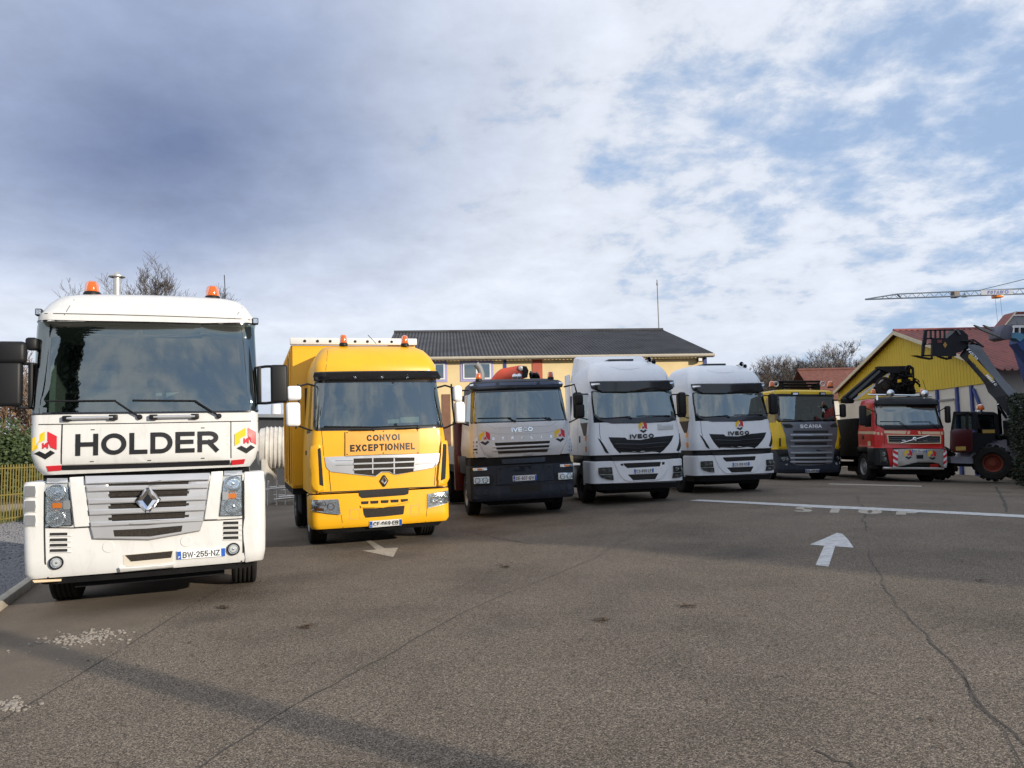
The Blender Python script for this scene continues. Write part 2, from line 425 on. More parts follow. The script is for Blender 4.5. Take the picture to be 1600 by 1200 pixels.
        for a, b in zip(rows, rows[1:]):
            for k in range(n): bm.faces.new((a[k], a[(k + 1) % n], b[(k + 1) % n], b[k]))
        bm.faces.new(rows[0][::-1]); bm.faces.new(rows[-1])
        return make(name, bm, mat_, parent or s.root)
    def text(s, name, body, c, w_, h_, mat_, off=.012, slope=0., bold=.16, parent=None, skin=None, shear=0., gap=None):
        skin = skin or s.skin; bm = strokebm(body, w_, h_, bold, shear, gap)
        cs, sn = math.cos(slope), math.sin(slope)
        for v in bm.verts:
            x, y, l = v.co
            v.co = skin.pt(c[0] + x * cs - y * sn, c[1] + x * sn + y * cs, off + l)
        return make(name, bm, mat_, parent or s.root, smooth=False)
    def bar(s, name, pts, r, mat_, off=.03, n=8, parent=None, skin=None):
        skin = skin or s.skin; P = []
        for p in pts: P.append(skin.pt(p[0], p[1], p[2] if len(p) > 2 else off))
        return tube(name, mat_, parent or s.root, P, r, n)
    def lamp(s, name, c, r, parent=None, skin=None, off=.012, depth=.035, ring=None, lens=True):
        skin = skin or s.skin; o = skin.pt(c[0], c[1], 0); n = skin.nrm(c[0], c[1])
        bm = add_lathe(bnew(), [(r, off), (r * .93, off + .004), (r * .82, off - .01), (r * .5, off - depth * .8), (r * .22, off - depth), (r * .2, off - depth * .4), (.001, off - depth * .3)], o, n, 22)
        L = make(name, bm, M_REFL, parent or s.root)
        if ring: lathe('lamp_bezel', ring, L, [(r * 1.22, off - .012), (r * 1.2, off + .008), (r * 1.02, off + .008), (r * .98, off - .004)], o, n, 22)
        if lens: lathe('lens', G_LENS, L, [(r * .99, off + .004), (r * .7, off + .012), (r * .35, off + .016), (.001, off + .017)], o, n, 22)
        return L
def _arc(cx_, cy_, rx, ry, a0, a1, n=10): return [(cx_ + rx * math.cos(R_(a0 + (a1 - a0) * i / n)), cy_ + ry * math.sin(R_(a0 + (a1 - a0) * i / n))) for i in range(n + 1)]
_bowl = lambda x, y0, y1: [(0, y1), (x, y1)] + _arc(x, (y0 + y1) / 2, 1 - x, (y1 - y0) / 2, 90, -90)[1:-1] + [(x, y0), (0, y0)]
_S = _arc(.5, .74, .5, .26, 25, 180, 8) + _arc(.5, .76, .5, .26, 195, 240, 3)[:-1] + _arc(.5, .24, .5, .28, 60, 0, 4) + _arc(.5, .26, .5, .26, -10, -155, 8)
GLY = {'A': (1.05, [[(0, 0), (.5, 1), (1, 0)], [(.2, .32), (.8, .32)]]), 'B': (.95, [[(0, 0), (0, 1)], _bowl(.6, .53, 1), _bowl(.55, 0, .53)]),
 'C': (1.05, [_arc(.5, .5, .5, .5, 42, 318, 16)]), 'D': (1.02, [[(0, 0), (0, 1)], _bowl(.45, 0, 1)]), 'E': (.9, [[(1, 0), (0, 0), (0, 1), (1, 1)], [(0, .52), (.92, .52)]]),
 'F': (.85, [[(0, 0), (0, 1), (1, 1)], [(0, .52), (.85, .52)]]), 'G': (1.05, [_arc(.5, .5, .5, .5, 42, 335, 16) + [(.98, .46), (.55, .46)]]), 'H': (1, [[(0, 0), (0, 1)], [(1, 0), (1, 1)], [(0, .52), (1, .52)]]),
 'I': (.24, [[(.5, 0), (.5, 1)]]), 'L': (.82, [[(0, 1), (0, 0), (1, 0)]]), 'M': (1.2, [[(0, 0), (0, 1), (.5, .1), (1, 1), (1, 0)]]), 'N': (1, [[(0, 0), (0, 1), (1, 0), (1, 1)]]), 'O': (1.12, [_arc(.5, .5, .5, .5, 90, 450, 28)]),
 'P': (.92, [[(0, 0), (0, 1)], _bowl(.6, .45, 1)]), 'Q': (1.1, [_arc(.5, .5, .5, .5, 90, 450, 24), [(.6, .3), (.95, 0)]]), 'R': (1, [[(0, 0), (0, 1)], _bowl(.58, .47, 1), [(.55, .47), (1, 0)]]),
 'S': (.95, [_S]), 'T': (.95, [[(.5, 0), (.5, 1)], [(0, 1), (1, 1)]]), 'U': (1, [[(0, 1), (0, .4)] + _arc(.5, .4, .5, .4, 180, 360)[1:-1] + [(1, .4), (1, 1)]]), 'V': (1.05, [[(0, 1), (.5, 0), (1, 1)]]), 'W': (1.4, [[(0, 1), (.25, 0), (.5, .95), (.75, 0), (1, 1)]]),
 'X': (1, [[(0, 0), (1, 1)], [(0, 1), (1, 0)]]), 'Y': (1, [[(0, 1), (.5, .45), (1, 1)], [(.5, .45), (.5, 0)]]), 'Z': (.95, [[(0, 1), (1, 1), (0, 0), (1, 0)]]), 'K': (1, [[(0, 0), (0, 1)], [(1, 1), (.05, .42)], [(.38, .62), (1, 0)]]),
 '0': (.85, [_arc(.5, .5, .5, .5, 90, 450, 20)]), '1': (.5, [[(.1, .75), (.6, 1), (.6, 0)]]), '2': (.85, [_arc(.5, .72, .5, .28, 160, -20, 8) + [(.85, .5), (0, 0), (1, 0)]]), '4': (.9, [[(.75, 0), (.75, 1), (0, .28), (1, .28)]]),
 '5': (.85, [[(.95, 1), (.1, 1), (.05, .5), (.3, .6)] + _arc(.5, .31, .5, .31, 80, -150, 10)]), '6': (.85, [_arc(.5, .3, .5, .3, 90, 450, 16), [(.0, .32), (.08, .7), (.4, 1), (.85, .95)]]), '7': (.8, [[(0, 1), (1, 1), (.35, 0)]]), '8': (.85, [_arc(.5, .76, .42, .24, 90, 450, 14), _arc(.5, .27, .5, .27, 90, 450, 14)]),
 '9': (.85, [_arc(.5, .7, .5, .3, 90, 450, 16), [(1, .68), (.92, .3), (.6, 0), (.15, .05)]]), '3': (.85, [_arc(.45, .75, .5, .25, 160, -90, 8), _arc(.45, .26, .55, .26, 90, -160, 10)]), '-': (.4, [[(.1, .48), (.9, .48)]]), ' ': (.5, []), '.': (.3, [[(.4, 0), (.6, .02)]])}
def strokebm(body, W, Hh, s, shear=0., gap=None):
    """lettering of constant stroke s (share of the height), W x Hh, centred on the origin"""
    st = s * Hh; gap = st * .62 if gap is None else gap
    tot = sum(GLY[c][0] for c in body); cell = (W - gap * (len(body) - 1)) / tot; x = -W / 2; bm = bnew(); lay = 0
    for c in body:
        wd, strokes = GLY[c]; wd *= cell
        for pl in strokes:
            pts = [Vector((x + st / 2 + p[0] * max(wd - st, .0), -Hh / 2 + st / 2 + p[1] * (Hh - st))) for p in pl]
            closed = (pts[0] - pts[-1]).length < 1e-5
            if closed: pts = pts[:-1]
            n = len(pts); L = []
            for i, p in enumerate(pts):
                a = pts[(i - 1) % n] if closed or i > 0 else p - (pts[1] - p); b = pts[(i + 1) % n] if closed or i < n - 1 else p + (p - pts[i - 1])
                d0, d1 = (p - a).normalized(), (b - p).normalized(); n0, n1 = Vector((-d0.y, d0.x)), Vector((-d1.y, d1.x)); m_ = (n0 + n1)
                m_ = n0 if m_.length < .2 else m_.normalized(); m_ = m_ * (st / 2 / max(.42, m_.dot(n0)))
                e = Vector((0, 0))
                if not closed and i == 0: e = -d1 * st / 2
                if not closed and i == n - 1: e = d0 * st / 2
                L.append([bm.verts.new((q.x + shear * q.y, q.y, lay * .0004)) for q in (p + m_ + e, p - m_ + e)])
            for i in range(n if closed else n - 1): bm.faces.new((L[i][0], L[i][1], L[(i + 1) % n][1], L[(i + 1) % n][0]))
            lay = (lay + 1) % 3
        x += wd + gap
    return bm
def fit(bm, w_, h_):
    xs = [v.co.x for v in bm.verts]; ys = [v.co.y for v in bm.verts]
    cx_, cy_ = (min(xs) + max(xs)) / 2, (min(ys) + max(ys)) / 2; kx, ky = w_ / (max(xs) - min(xs)), h_ / (max(ys) - min(ys))
    for v in bm.verts: v.co = Vector(((v.co.x - cx_) * kx, (v.co.y - cy_) * ky, 0))
def span(a, b): return math.hypot(b[0] - a[0], b[1] - a[1])
def mid(a, b): return ((a[0] + b[0]) / 2, (a[1] + b[1]) / 2)
LOGO = dict(y=[(-.5, .33), (.01, .635), (.01, .24), (-.26, .1), (-.26, -.12), (-.5, -.25)],
            r=[(.13, .625), (.5, .4), (.5, -.22), (.26, -.1), (.26, .11), (.13, .22)],
            k=[(-.41, -.36), (-.2, -.25), (.04, -.39), (.25, -.23), (.44, -.36), (.05, -.635)],
            h=[(-.08, .11), (-.02, .11), (-.02, 0), (.1, 0), (.1, .14), (.16, .14), (.16, -.15), (.1, -.15), (.1, -.09), (-.02, -.09), (-.02, -.15), (-.08, -.15)])
def logo(tr, c, w_, parent=None, skin=None, off=.011):
    base = None
    for key, m in (('y', M_LYEL), ('r', M_LRED), ('k', M_LBLK), ('h', M_LRED)):
        pts = [(c[0] + x * w_, c[1] + y * w_) for x, y in LOGO[key]]
        o = tr.panel('logo_emblem' if base is None else 'logo_piece', pts, m, off=off, th=.004, bev=0, res=.3, parent=parent if base is None else base, skin=skin)
        if base is None: base = o
    return base
def plate(tr, quad, txt, skin=None, off=.02, parent=None):
    """quad (t,z): top-left, top-right, bottom-right, bottom-left"""
    p = tr.panel('number_plate', quad, M_PLATE, off=off, th=.012, bev=.002, res=.5, skin=skin, r=.012, parent=parent)
    tl, trr, br, bl = quad
    def at(a, b):
        A = (tl[0] + (trr[0] - tl[0]) * a, tl[1] + (trr[1] - tl[1]) * a); B = (bl[0] + (br[0] - bl[0]) * a, bl[1] + (br[1] - bl[1]) * a)
        return (A[0] + (B[0] - A[0]) * b, A[1] + (B[1] - A[1]) * b)
    tr.panel('plate_band', [at(.008, .05), at(.09, .05), at(.09, .95), at(.008, .95)], M_PBLUE, off=off + .002, th=.002, bev=0, res=.5, skin=skin, parent=p)
    tr.panel('plate_band', [at(.91, .05), at(.992, .05), at(.992, .95), at(.91, .95)], M_PBLUE, off=off + .002, th=.002, bev=0, res=.5, skin=skin, parent=p)
    h_ = span(at(.5, .17), at(.5, .83)); w_ = span(at(.12, .5), at(.88, .5)); c = at(.5, .5)
    sl_ = math.atan2(trr[1] - tl[1], trr[0] - tl[0])
    tr.text('plate_number', txt, c, w_, h_, M_LBLK, off=off + .003, slope=sl_, bold=.15, skin=skin, parent=p)
    tr.text('plate_letter', 'F', at(.05, .72), h_ * .28, h_ * .36, M_PLATE, off=off + .004, slope=sl_, bold=.22, skin=skin, parent=p)
    return p
def beacon(tr, base, r=.075, h=.17):
    b = lathe('beacon', M_BLACK, tr.root, [(r * 1.12, -.05), (r * 1.12, -.012), (r * .98, .004)], base, (0, 0, 1), 18, True)
    lathe('beacon_dome', M_AMBER, b, [(r * .97, .0), (r, .012), (r * .93, .012 + h * .55), (r * .78, .012 + h * .88), (r * .5, .012 + h * .98), (.001, .012 + h)], base, (0, 0, 1), 18)
    lathe('beacon_bulb', M_REFL, b, [(r * .35, .0), (r * .35, .01 + h * .6), (.001, .01 + h * .65)], base, (0, 0, 1), 10)
    return b
def wheel(tr, x, y, r=.5, wd=.32, rim=None, twin=False):
    g_ = .006; h = wd / 2; sg = 1 if x > 0 else -1
    prof = [(r * .58, -h * .92), (r * .72, -h), (r * .9, -h * .97), (r * .975, -h * .88)]
    ng = 5
    for i in range(ng):
        a = -h * .84 + i * 2 * h * .84 / ng; b = a + 2 * h * .84 / ng
        prof += [(r - .004, a + .012), (r, a + .02), (r, b - .02), (r - .004, b - .012), (r - .016, b - .008), (r - .016, b + .006)] if i < ng - 1 else [(r - .004, a + .012), (r, a + .02), (r * .995, b - .012)]
    prof += [(r * .975, h * .88), (r * .9, h * .97), (r * .72, h), (r * .58, h * .92)]
    w_ = lathe('wheel', M_RUB, tr.root, prof, (0, 0, 0), (1, 0, 0), 40, loc=(x, y, r - .012))
    lathe('rim', rim or M_RIM, w_, [(r * .59, h * .9), (r * .56, h * .95), (r * .52, h * .6), (r * .35, h * .45), (r * .3, h * .75), (r * .16, h * .8), (r * .14, h * 1.0), (.001, h * 1.0)], (0, 0, 0), (sg, 0, 0), 28)
    bm = bnew()
    for k in range(10):
        a = 2 * math.pi * k / 10; add_lathe(bm, [(.014, h * .4), (.014, h * .62), (.001, h * .63)], (0, r * .42 * math.cos(a), r * .42 * math.sin(a)), (sg, 0, 0), 6)
    make('wheel_nuts', bm, M_CHAS, w_)
    return w_
def chassis(tr, y0, y1, axles, z=.55, zt=.98):
    bm = bnew()
    for sx in (-1, 1): add_box(bm, sx * .43 - .05, sx * .43 + .05, y0, y1, z + .15, zt)
    for k in range(6):
        y = y0 + (y1 - y0) * (k + .5) / 6; add_box(bm, -.38, .38, y - .05, y + .05, z + .2, zt - .06)
    for ya in axles: add_box(bm, -.95, .95, ya - .07, ya + .07, .42, .6)
    add_box(bm, -.45, .45, y0 + .2, y0 + 1.7, .42, zt + .1)
    make('chassis', bm, M_CHAS, tr.root)
def underbody(tr, y0=.25, y1=2., hw=1.02, z0=.5, z1=1.5):
    """wheel-arch liners, engine block, and a low box added to block light underneath"""
    bm = bnew(); add_box(bm, -.72, .72, y0, y1, z0, z1); add_box(bm, -hw, hw, y0, y1, z1 - .35, z1); add_box(bm, -.8, .8, y0 - .12, y0 + 3.4, .27, z0 + .02)  # last box is added only to stop light passing under the truck
    make('engine_tunnel_light_block', bm, M_CHAS, tr.root)
def greenhouse(tr, paint, z0, z1, wl, wr, glass_pts, yw0=.42, yw1=1.15, skin=None, frame=None, wz=None, pillar_mat=None, sidewin=True, rr=.05):
    """pillars, windscreen, side windows, rear wall, simple cab interior between sill z0 and header z1. wl/wr = windscreen edge t"""
    s = skin or tr.skin; pm = pillar_mat or paint
    wz = wz or (z0 - .1, z1 - .1)
    for sg, w_ in ((-1, wl), (1, wr)):
        w0, w1 = (abs(w_[0]), abs(w_[1])) if hasattr(w_, '__len__') else (abs(w_), abs(w_))
        tr.panel('pillar', [(sg * (w0 - .02), z0 - .01), (sg * s.side(yw0, z0), z0 - .01), (sg * s.side(yw0 + .12, z1), z1 + .01), (sg * (w1 - .02), z1 + .01)], pm, off=.001, th=.04, bev=.003, skin=s)
        tr.panel('cab_wall', [(sg * s.side(yw1, z0), z0 - .01), (sg * s.side(s.yr, z0), z0 - .01), (sg * s.side(s.yr, z1), z1 + .01), (sg * s.side(yw1, z1), z1 + .01)], paint, off=.001, th=.04, bev=.003, skin=s)
        if sidewin:
            pts = [(sg * s.side(yw0 - .03, z0), z0), (sg * s.side(yw1 + .03, z0), z0), (sg * s.side(yw1 + .03, z1), z1), (sg * s.side(yw0 + .09, z1), z1)]
            tr.panel('side_window', pts, G_SIDE, off=-.006, th=.008, bev=0, skin=s)
    hw = s.par(z0)[0]
    box('rear_wall', M_INT, tr.root, -hw + .02, hw - .02, s.yr - .06, s.yr - .01, z0 - .02, z1 + .02)
    box('dashboard', M_INT, tr.root, -hw + .12, hw - .12, s.par(z0)[1] + .22, s.par(z0)[1] + .55, z0 - .25, z0 + .04, .04)
    for sx in (-.62, .62):
        bm = bnew(); add_box(bm, sx - .25, sx + .25, 1.25, 1.42, z0 - .35, z0 + .38, .06); add_box(bm, sx - .13, sx + .13, 1.27, 1.38, z0 + .4, z0 + .62, .04)
        make('seat', bm, M_SEAT, tr.root)
    bm = bnew(); n = 20; c = Vector((.62, .78, z0 + .1)); ax = Vector((0, -.5, .86)).normalized(); u_, v_ = frame_of(ax)
    add_tube(bm, [c + (u_ * math.cos(2 * math.pi * k / n) + v_ * math.sin(2 * math.pi * k / n)) * .22 for k in range(n + 1)], .015, 6, False)
    add_tube(bm, [c - u_ * .21, c + u_ * .21], .018, 6); add_tube(bm, [c, c - ax * .3], .03, 6)
    make('steering_wheel', bm, M_BLACK, tr.root)
    g_ = tr.panel('windscreen', glass_pts, G_WIND, off=.006, th=.006, bev=0, skin=s, res=.1, r=rr)
    if frame:
        P = rpoly(glass_pts, rr); tr.line('windscreen_seal', P + [P[0]], frame, M_GLOSSB, off=.009, skin=s, parent=g_)
    return g_
def wiper(tr, k, pivot, elbow, b0, b1, skin=None):
    s = skin or tr.skin
    P = tr.q(k, [pivot, elbow, b0, b1], s)
    w_ = tr.bar('wiper', [(*P[0], .03), (*mid(P[0], P[1]), .055), (*P[1], .05)], .012, M_BLACK, n=6, skin=s)
    n = 8; pts = [(P[2][0] + (P[3][0] - P[2][0]) * i / n, P[2][1] + (P[3][1] - P[2][1]) * i / n, .022) for i in range(n + 1)]
    tr.bar('wiper_blade', pts, .011, M_BLACK, n=6, skin=s, parent=w_)
    lathe('wiper_pivot', M_BLACK, w_, [(.03, 0), (.03, .035), (.02, .045), (.001, .046)], s.pt(P[0][0], P[0][1], 0), s.nrm(*P[0]), 12)
    return w_
def mirror(tr, c, sx, sy, sz, m, arms=(), bev=.03, rot=0.):
    mt = Matrix.Translation(c) @ Matrix.Rotation(rot, 4, 'Z')
    o = box('mirror', m, tr.root, -sx / 2, sx / 2, -sy / 2, sy / 2, -sz / 2, sz / 2, bev, 3, mt)
    box('mirror_glass', M_MIRR, o, -sx * .42, sx * .42, sy / 2, sy / 2 + .004, -sz * .44, sz * .44, 0, 1, mt)
    for a in arms: tube('mirror_arm', M_BLACK, o, a, .017, 8)
    return o
# ---------------------------------------------------------------- ground
def asphalt():
    m = bpy.data.materials.new('asphalt'); m.use_nodes = True; t = m.node_tree; b = t.nodes['Principled BSDF']
    tcn = nd(t, 'ShaderNodeTexCoord'); O = tcn.outputs['Object']
    vo = nd(t, 'ShaderNodeTexVoronoi', feature='F1'); lk(t, O, vo.inputs['Vector']); vo.inputs['Scale'].default_value = 135
    sp = nd(t, 'ShaderNodeSeparateColor'); lk(t, vo.outputs['Color'], sp.inputs[0])
    fine = noise(t, O, 120, 3, .6); patch = noise(t, O, .55, 6, .62, .3); big = noise(t, O, .12, 3, .5, .2, (5, 3, 0)); stain = noise(t, O, 1.5, 5, .6, .5, (7, 1, 0))
    stone = ramp(t, sp.outputs[0], [(.0, (.036, .029, .022)), (.45, (.122, .098, .074)), (.8, (.218, .176, .134)), (1, (.36, .295, .228))])
    smooth_ = ramp(t, fine, [(.3, (.132, .106, .080)), (.7, (.186, .150, .115))])
    sxy = nd(t, 'ShaderNodeSeparateXYZ'); lk(t, O, sxy.inputs[0])
    # older, sanded strip to the left of the paving joint (joint runs from near the white truck to the lower left)
    fj = mth(t, 'ADD', mth(t, 'MULTIPLY', sxy.outputs[0], -1.0), mth(t, 'MULTIPLY', sxy.outputs[1], -.36))
    sm = ramp(t, mth(t, 'ADD', fj, mth(t, 'MULTIPLY', mth(t, 'SUBTRACT', patch, .5), .5)), [(.02, 0), (.32, .8)])
    # fj is re-based below so that 0 lies on the joint
    mx1 = nd(t, 'ShaderNodeMix', data_type='RGBA'); lk(t, sm, mx1.inputs[0]); lk(t, stone, mx1.inputs[6]); lk(t, smooth_, mx1.inputs[7])
    tone = ramp(t, patch, [(.28, .68), (.5, 1.0), (.72, 1.18)])
    tone2 = ramp(t, big, [(.3, .86), (.7, 1.1)])
    mx2 = nd(t, 'ShaderNodeMix', data_type='RGBA', blend_type='MULTIPLY'); mx2.inputs[0].default_value = 1; lk(t, mx1.outputs[2], mx2.inputs[6]); lk(t, tone, mx2.inputs[7])
    mx3 = nd(t, 'ShaderNodeMix', data_type='RGBA', blend_type='MULTIPLY'); mx3.inputs[0].default_value = 1; lk(t, mx2.outputs[2], mx3.inputs[6]); lk(t, tone2, mx3.inputs[7])
    st = ramp(t, stain, [(.68, 0), (.82, .4)])
    mx4 = nd(t, 'ShaderNodeMix', data_type='RGBA'); lk(t, st, mx4.inputs[0]); lk(t, mx3.outputs[2], mx4.inputs[6]); mx4.inputs[7].default_value = (.07, .062, .055, 1)
    last = mx4.outputs[2]                                           # oil and damp spots
    for (uu, vv, rad, amt) in ((318, 966, .42, .5), (235, 935, .7, .35), (620, 868, .5, .35), (480, 900, .8, .25), (820, 815, .8, .3), (1010, 800, .8, .3), (1160, 860, .9, .2), (760, 985, .5, .2), (1240, 1010, .7, .2)):
        g_ = ground(uu, vv); vd = nd(t, 'ShaderNodeVectorMath', operation='DISTANCE'); lk(t, O, vd.inputs[0]); vd.inputs[1].default_value = g_
        f_ = ramp(t, mth(t, 'ADD', mth(t, 'DIVIDE', vd.outputs['Value'], rad), mth(t, 'MULTIPLY', mth(t, 'SUBTRACT', stain, .5), 1.6)), [(.25, amt), (1.0, 0)])
        mo = nd(t, 'ShaderNodeMix', data_type='RGBA'); lk(t, f_, mo.inputs[0]); lk(t, last, mo.inputs[6]); mo.inputs[7].default_value = (.045, .04, .036, 1); last = mo.outputs[2]
    lk(t, last, b.inputs['Base Color']); b.inputs['Roughness'].default_value = .88; b.inputs['Specular IOR Level'].default_value = .3
    bp = nd(t, 'ShaderNodeBump'); bp.inputs['Strength'].default_value = .55; bp.inputs['Distance'].default_value = .006
    hgt = mth(t, 'ADD', mth(t, 'MULTIPLY', mth(t, 'SUBTRACT', 1.0, vo.outputs['Distance']), .8), mth(t, 'MULTIPLY', fine, .5))
    lk(t, hgt, bp.inputs['Height']); lk(t, bp.outputs[0], b.inputs['Normal'])
    return m, fj
M_ASPH, _fj = asphalt()
_ja, _jb = ground(352, 914), ground(60, 1090)                       # two points on the paving joint
_jd = (_jb - _ja).normalized(); _jn = Vector((_jd.y, -_jd.x, 0))
if _jn.x > 0: _jn = -_jn
_m1, _m2 = None, None
for n_ in M_ASPH.node_tree.nodes:                                   # set the joint's line equation n.(p - a)
    if n_.type == 'MATH' and n_.operation == 'MULTIPLY':
        if abs(n_.inputs[1].default_value + 1.0) < 1e-6: n_.inputs[1].default_value = _jn.x; _m1 = n_
        elif abs(n_.inputs[1].default_value + .36) < 1e-6: n_.inputs[1].default_value = _jn.y
_add = _fj.node; _t = M_ASPH.node_tree
_sub = _t.nodes.new('ShaderNodeMath'); _sub.operation = 'SUBTRACT'; _sub.inputs[1].default_value = _jn.x * _ja.x + _jn.y * _ja.y
for l_ in list(_t.links):
    if l_.from_socket == _fj:
        dst = l_.to_socket; _t.links.remove(l_); _t.links.new(_sub.outputs[0], dst)
_t.links.new(_fj, _sub.inputs[0])
def sheet(name, xs, ys, zf, m, kind='structure', parent=None):
    bm = bnew(); rows = [[bm.verts.new((x, y, zf(x, y))) for x in xs] for y in ys]
    for a, b in zip(rows, rows[1:]):
        for i in range(len(xs) - 1): bm.faces.new((a[i], a[i + 1], b[i + 1], b[i]))
    o = make(name, bm, m, parent, ang=80)
    if kind: o['kind'] = kind
    return o
_xs = [-1800, -400, -90, -50] + [-30 + i * .5 for i in range(121)] + [50, 90, 400, 1800]
GROUND = sheet('ground', _xs, [-600, -60, -10, 0, 10, 20, 30, 45, 70, 120, 400, 2500], lambda x, y: gz(x), M_ASPH)
M_MARK = mat('road_paint_white', (.56, .56, .55), .8, var=.3, vscale=10, bump=.3, bscale=90, dirt=.75)
M_MARKO = mat('road_paint_worn', (.42, .38, .31), .8, var=.3, vscale=14, dirt=.8)
M_CRACK = mat('crack_dark', (.065, .055, .045), .95, var=.3, vscale=6)
def gpoly(name, pts, m, dz=.004, parent=None, label=None, cat=None):
    bm = bnew(); f = bm.faces.new([bm.verts.new((p.x, p.y, 0)) for p in pts]); bmesh.ops.triangulate(bm, faces=[f])
    xs = [p.x for p in pts]
    x = math.floor(min(xs) * 2) / 2
    while x < max(xs):
        bmesh.ops.bisect_plane(bm, geom=bm.verts[:] + bm.edges[:] + bm.faces[:], plane_co=(x, 0, 0), plane_no=(1, 0, 0), dist=1e-5); x += .5
    for v in bm.verts: v.co.z = gz(v.co.x) + dz
    bmesh.ops.recalc_face_normals(bm, faces=bm.faces[:])
    return tag(make(name, bm, m, parent, smooth=False), label, cat)
def zp(ox, oy, k): return lambda pts: [ground(ox + x * k, oy + y * k) for x, y in pts]
G3 = zp(1050, 740, 550 / 1600)
tag(gpoly('road_arrow', G3([(750, 270), (775, 275), (800, 300), (826, 338), (742, 331), (712, 424), (653, 417), (692, 329), (627, 323), (690, 297)]), M_MARK), 'white painted arrow on the dark asphalt below the stop line', 'road marking')
G4 = zp(420, 660, .2)
tag(gpoly('road_arrow', G4([(750, 920), (795, 920), (905, 985), (1010, 980), (972, 1053), (730, 1003), (838, 995)]), M_MARKO), 'worn yellowish arrow in front of the yellow truck bumper', 'road marking')
tag(gpoly('stop_line', G3([(78, 124), (120, 119), (700, 146), (1200, 170), (1900, 205), (1900, 219), (1200, 181), (700, 158)]), M_MARK, .008), 'long white stop line across the yard at right', 'road marking')
tag(gpoly('parking_line', [ground(1295, 755.5), ground(1440, 759), ground(1440, 760.6), ground(1295, 757)], M_MARKO, .004), 'faint yellowish line on the asphalt before the red truck', 'road marking')
# STOP lettering, read from the other side, stretched along the lane
def gtext(body, quad, m, bold):
    bm = strokebm(body, 1, 1, bold, gap=.11)
    for v in bm.verts:
        a, b = v.co.x + .5, v.co.y + .5
        top = quad[0] + (quad[1] - quad[0]) * a; bot = quad[3] + (quad[2] - quad[3]) * a
        p = bot + (top - bot) * b; v.co = Vector((p.x, p.y, gz(p.x) + .004 + v.co.z))
    return make('stop_lettering', bm, m, None, smooth=False)
q_ = G3([(565, 151), (1118, 173), (1112, 190), (550, 173)])
tag(gtext('STOP', q_, M_MARKO, .075), 'white STOP lettering painted just below the long stop line', 'road marking')
def crack(px, w0, name='crack', m=None, jit=.03, dz=.003):
    pts = [ground(*p) for p in px]; P = []
    for a, b in zip(pts, pts[1:]):
        n = max(2, int((b - a).length / .22))
        for i in range(n): P.append(a + (b - a) * (i / n))
    P.append(pts[-1]); bm = bnew(); L = []
    for i, p in enumerate(P):
        d = (P[min(i + 1, len(P) - 1)] - P[max(i - 1, 0)]); d.z = 0; d.normalize(); n = Vector((-d.y, d.x, 0))
        c = p + n * random.uniform(-jit, jit); wd = w0 * random.uniform(.35, 1.3)
        L.append([bm.verts.new((q.x, q.y, gz(q.x) + dz)) for q in (c + n * wd / 2, c - n * wd / 2)])
    for a, b in zip(L, L[1:]): bm.faces.new((a[0], a[1], b[1], b[0]))
    return make(name, bm, m or M_CRACK, GROUND, smooth=False)
crack([(1355, 855), (1372, 898), (1398, 940), (1446, 992), (1482, 1032), (1530, 1090), (1600, 1170)], .015)
crack([(1482, 1032), (1545, 1120), (1610, 1200)], .009)
crack([(1078, 785), (1010, 822), (930, 872), (850, 905), (760, 940), (682, 979), (600, 1027), (459, 1102), (306, 1202)], .012, jit=.012)
crack([(352, 914), (265, 968), (155, 1036), (60, 1092), (-20, 1140)], .012, jit=.008)
crack([(1555, 760), (1570, 785), (1575, 800)], .06)
crack([(715, 828), (780, 842), (830, 850)], .03)
crack([(1282, 1172), (1310, 1188), (1338, 1200)], .02)
crack([(1340, 775), (1350, 800), (1352, 830)], .03, jit=.05)
# fallen leaves and grit on the asphalt
M_LEAF = mat('dead_leaf', (.075, .05, .03), .85, var=.4)
M_PEB = mat('pebble', (.27, .24, .205), .85, var=.45, vscale=30)
def pebbles(name, spots, label, n0):
    V, F = [], []
    for (u0, v0, su, sv, n) in spots:
        for _ in range(n):
            P = ground(random.gauss(u0, su), random.gauss(v0, sv)); r = random.uniform(.006, .02)
            add_blob(V, F, (P.x, P.y, P.z + r * .3), r * random.uniform(.9, 1.4), r, r * .6, random.uniform(0, 6))
    return tag(soup(name, V, F, M_PEB), label, 'gravel', kind='stuff')
pebbles('gravel', [(135, 997, 26, 4.5, 170), (165, 988, 18, 3, 60), (90, 1003, 14, 2.5, 30), (15, 1102, 14, 6, 90), (100, 1010, 70, 10, 25)], 'loose pale pebbles swept onto the asphalt', 0)
bm = bnew()
for _ in range(60):
    P = ground(random.uniform(0, 1600), 760 + 440 * random.random() ** 1.3); s = random.uniform(.008, .025)
    a = random.uniform(0, 6.3); vs_ = [bm.verts.new(P + Vector((math.cos(a + k) * s * (1 if k % 2 else .5), math.sin(a + k) * s * (1 if k % 2 else .5), .006 + random.uniform(0, .012)))) for k in (0, 1.2, 2.6, 3.5, 5)]
    bm.faces.new(vs_)
for (u, v, n) in [(787, 884, 7), (940, 970, 9), (480, 981, 8), (1530, 910, 3), (1075, 948, 6), (350, 951, 8)]:
    for _ in range(n):
        P = ground(u + random.gauss(0, 6), v + random.gauss(0, 1.5)); s = random.uniform(.02, .05); a = random.uniform(0, 6.3)
        bm.faces.new([bm.verts.new(P + Vector((math.cos(a + k) * s, math.sin(a + k) * s * .5, .008 + random.uniform(0, .02)))) for k in (0, 1.3, 2.6, 3.6, 5)])
tag(make('leaf_litter', bm, M_LEAF, smooth=False), 'scattered dead leaves and scraps on the asphalt', 'leaves', kind='stuff')
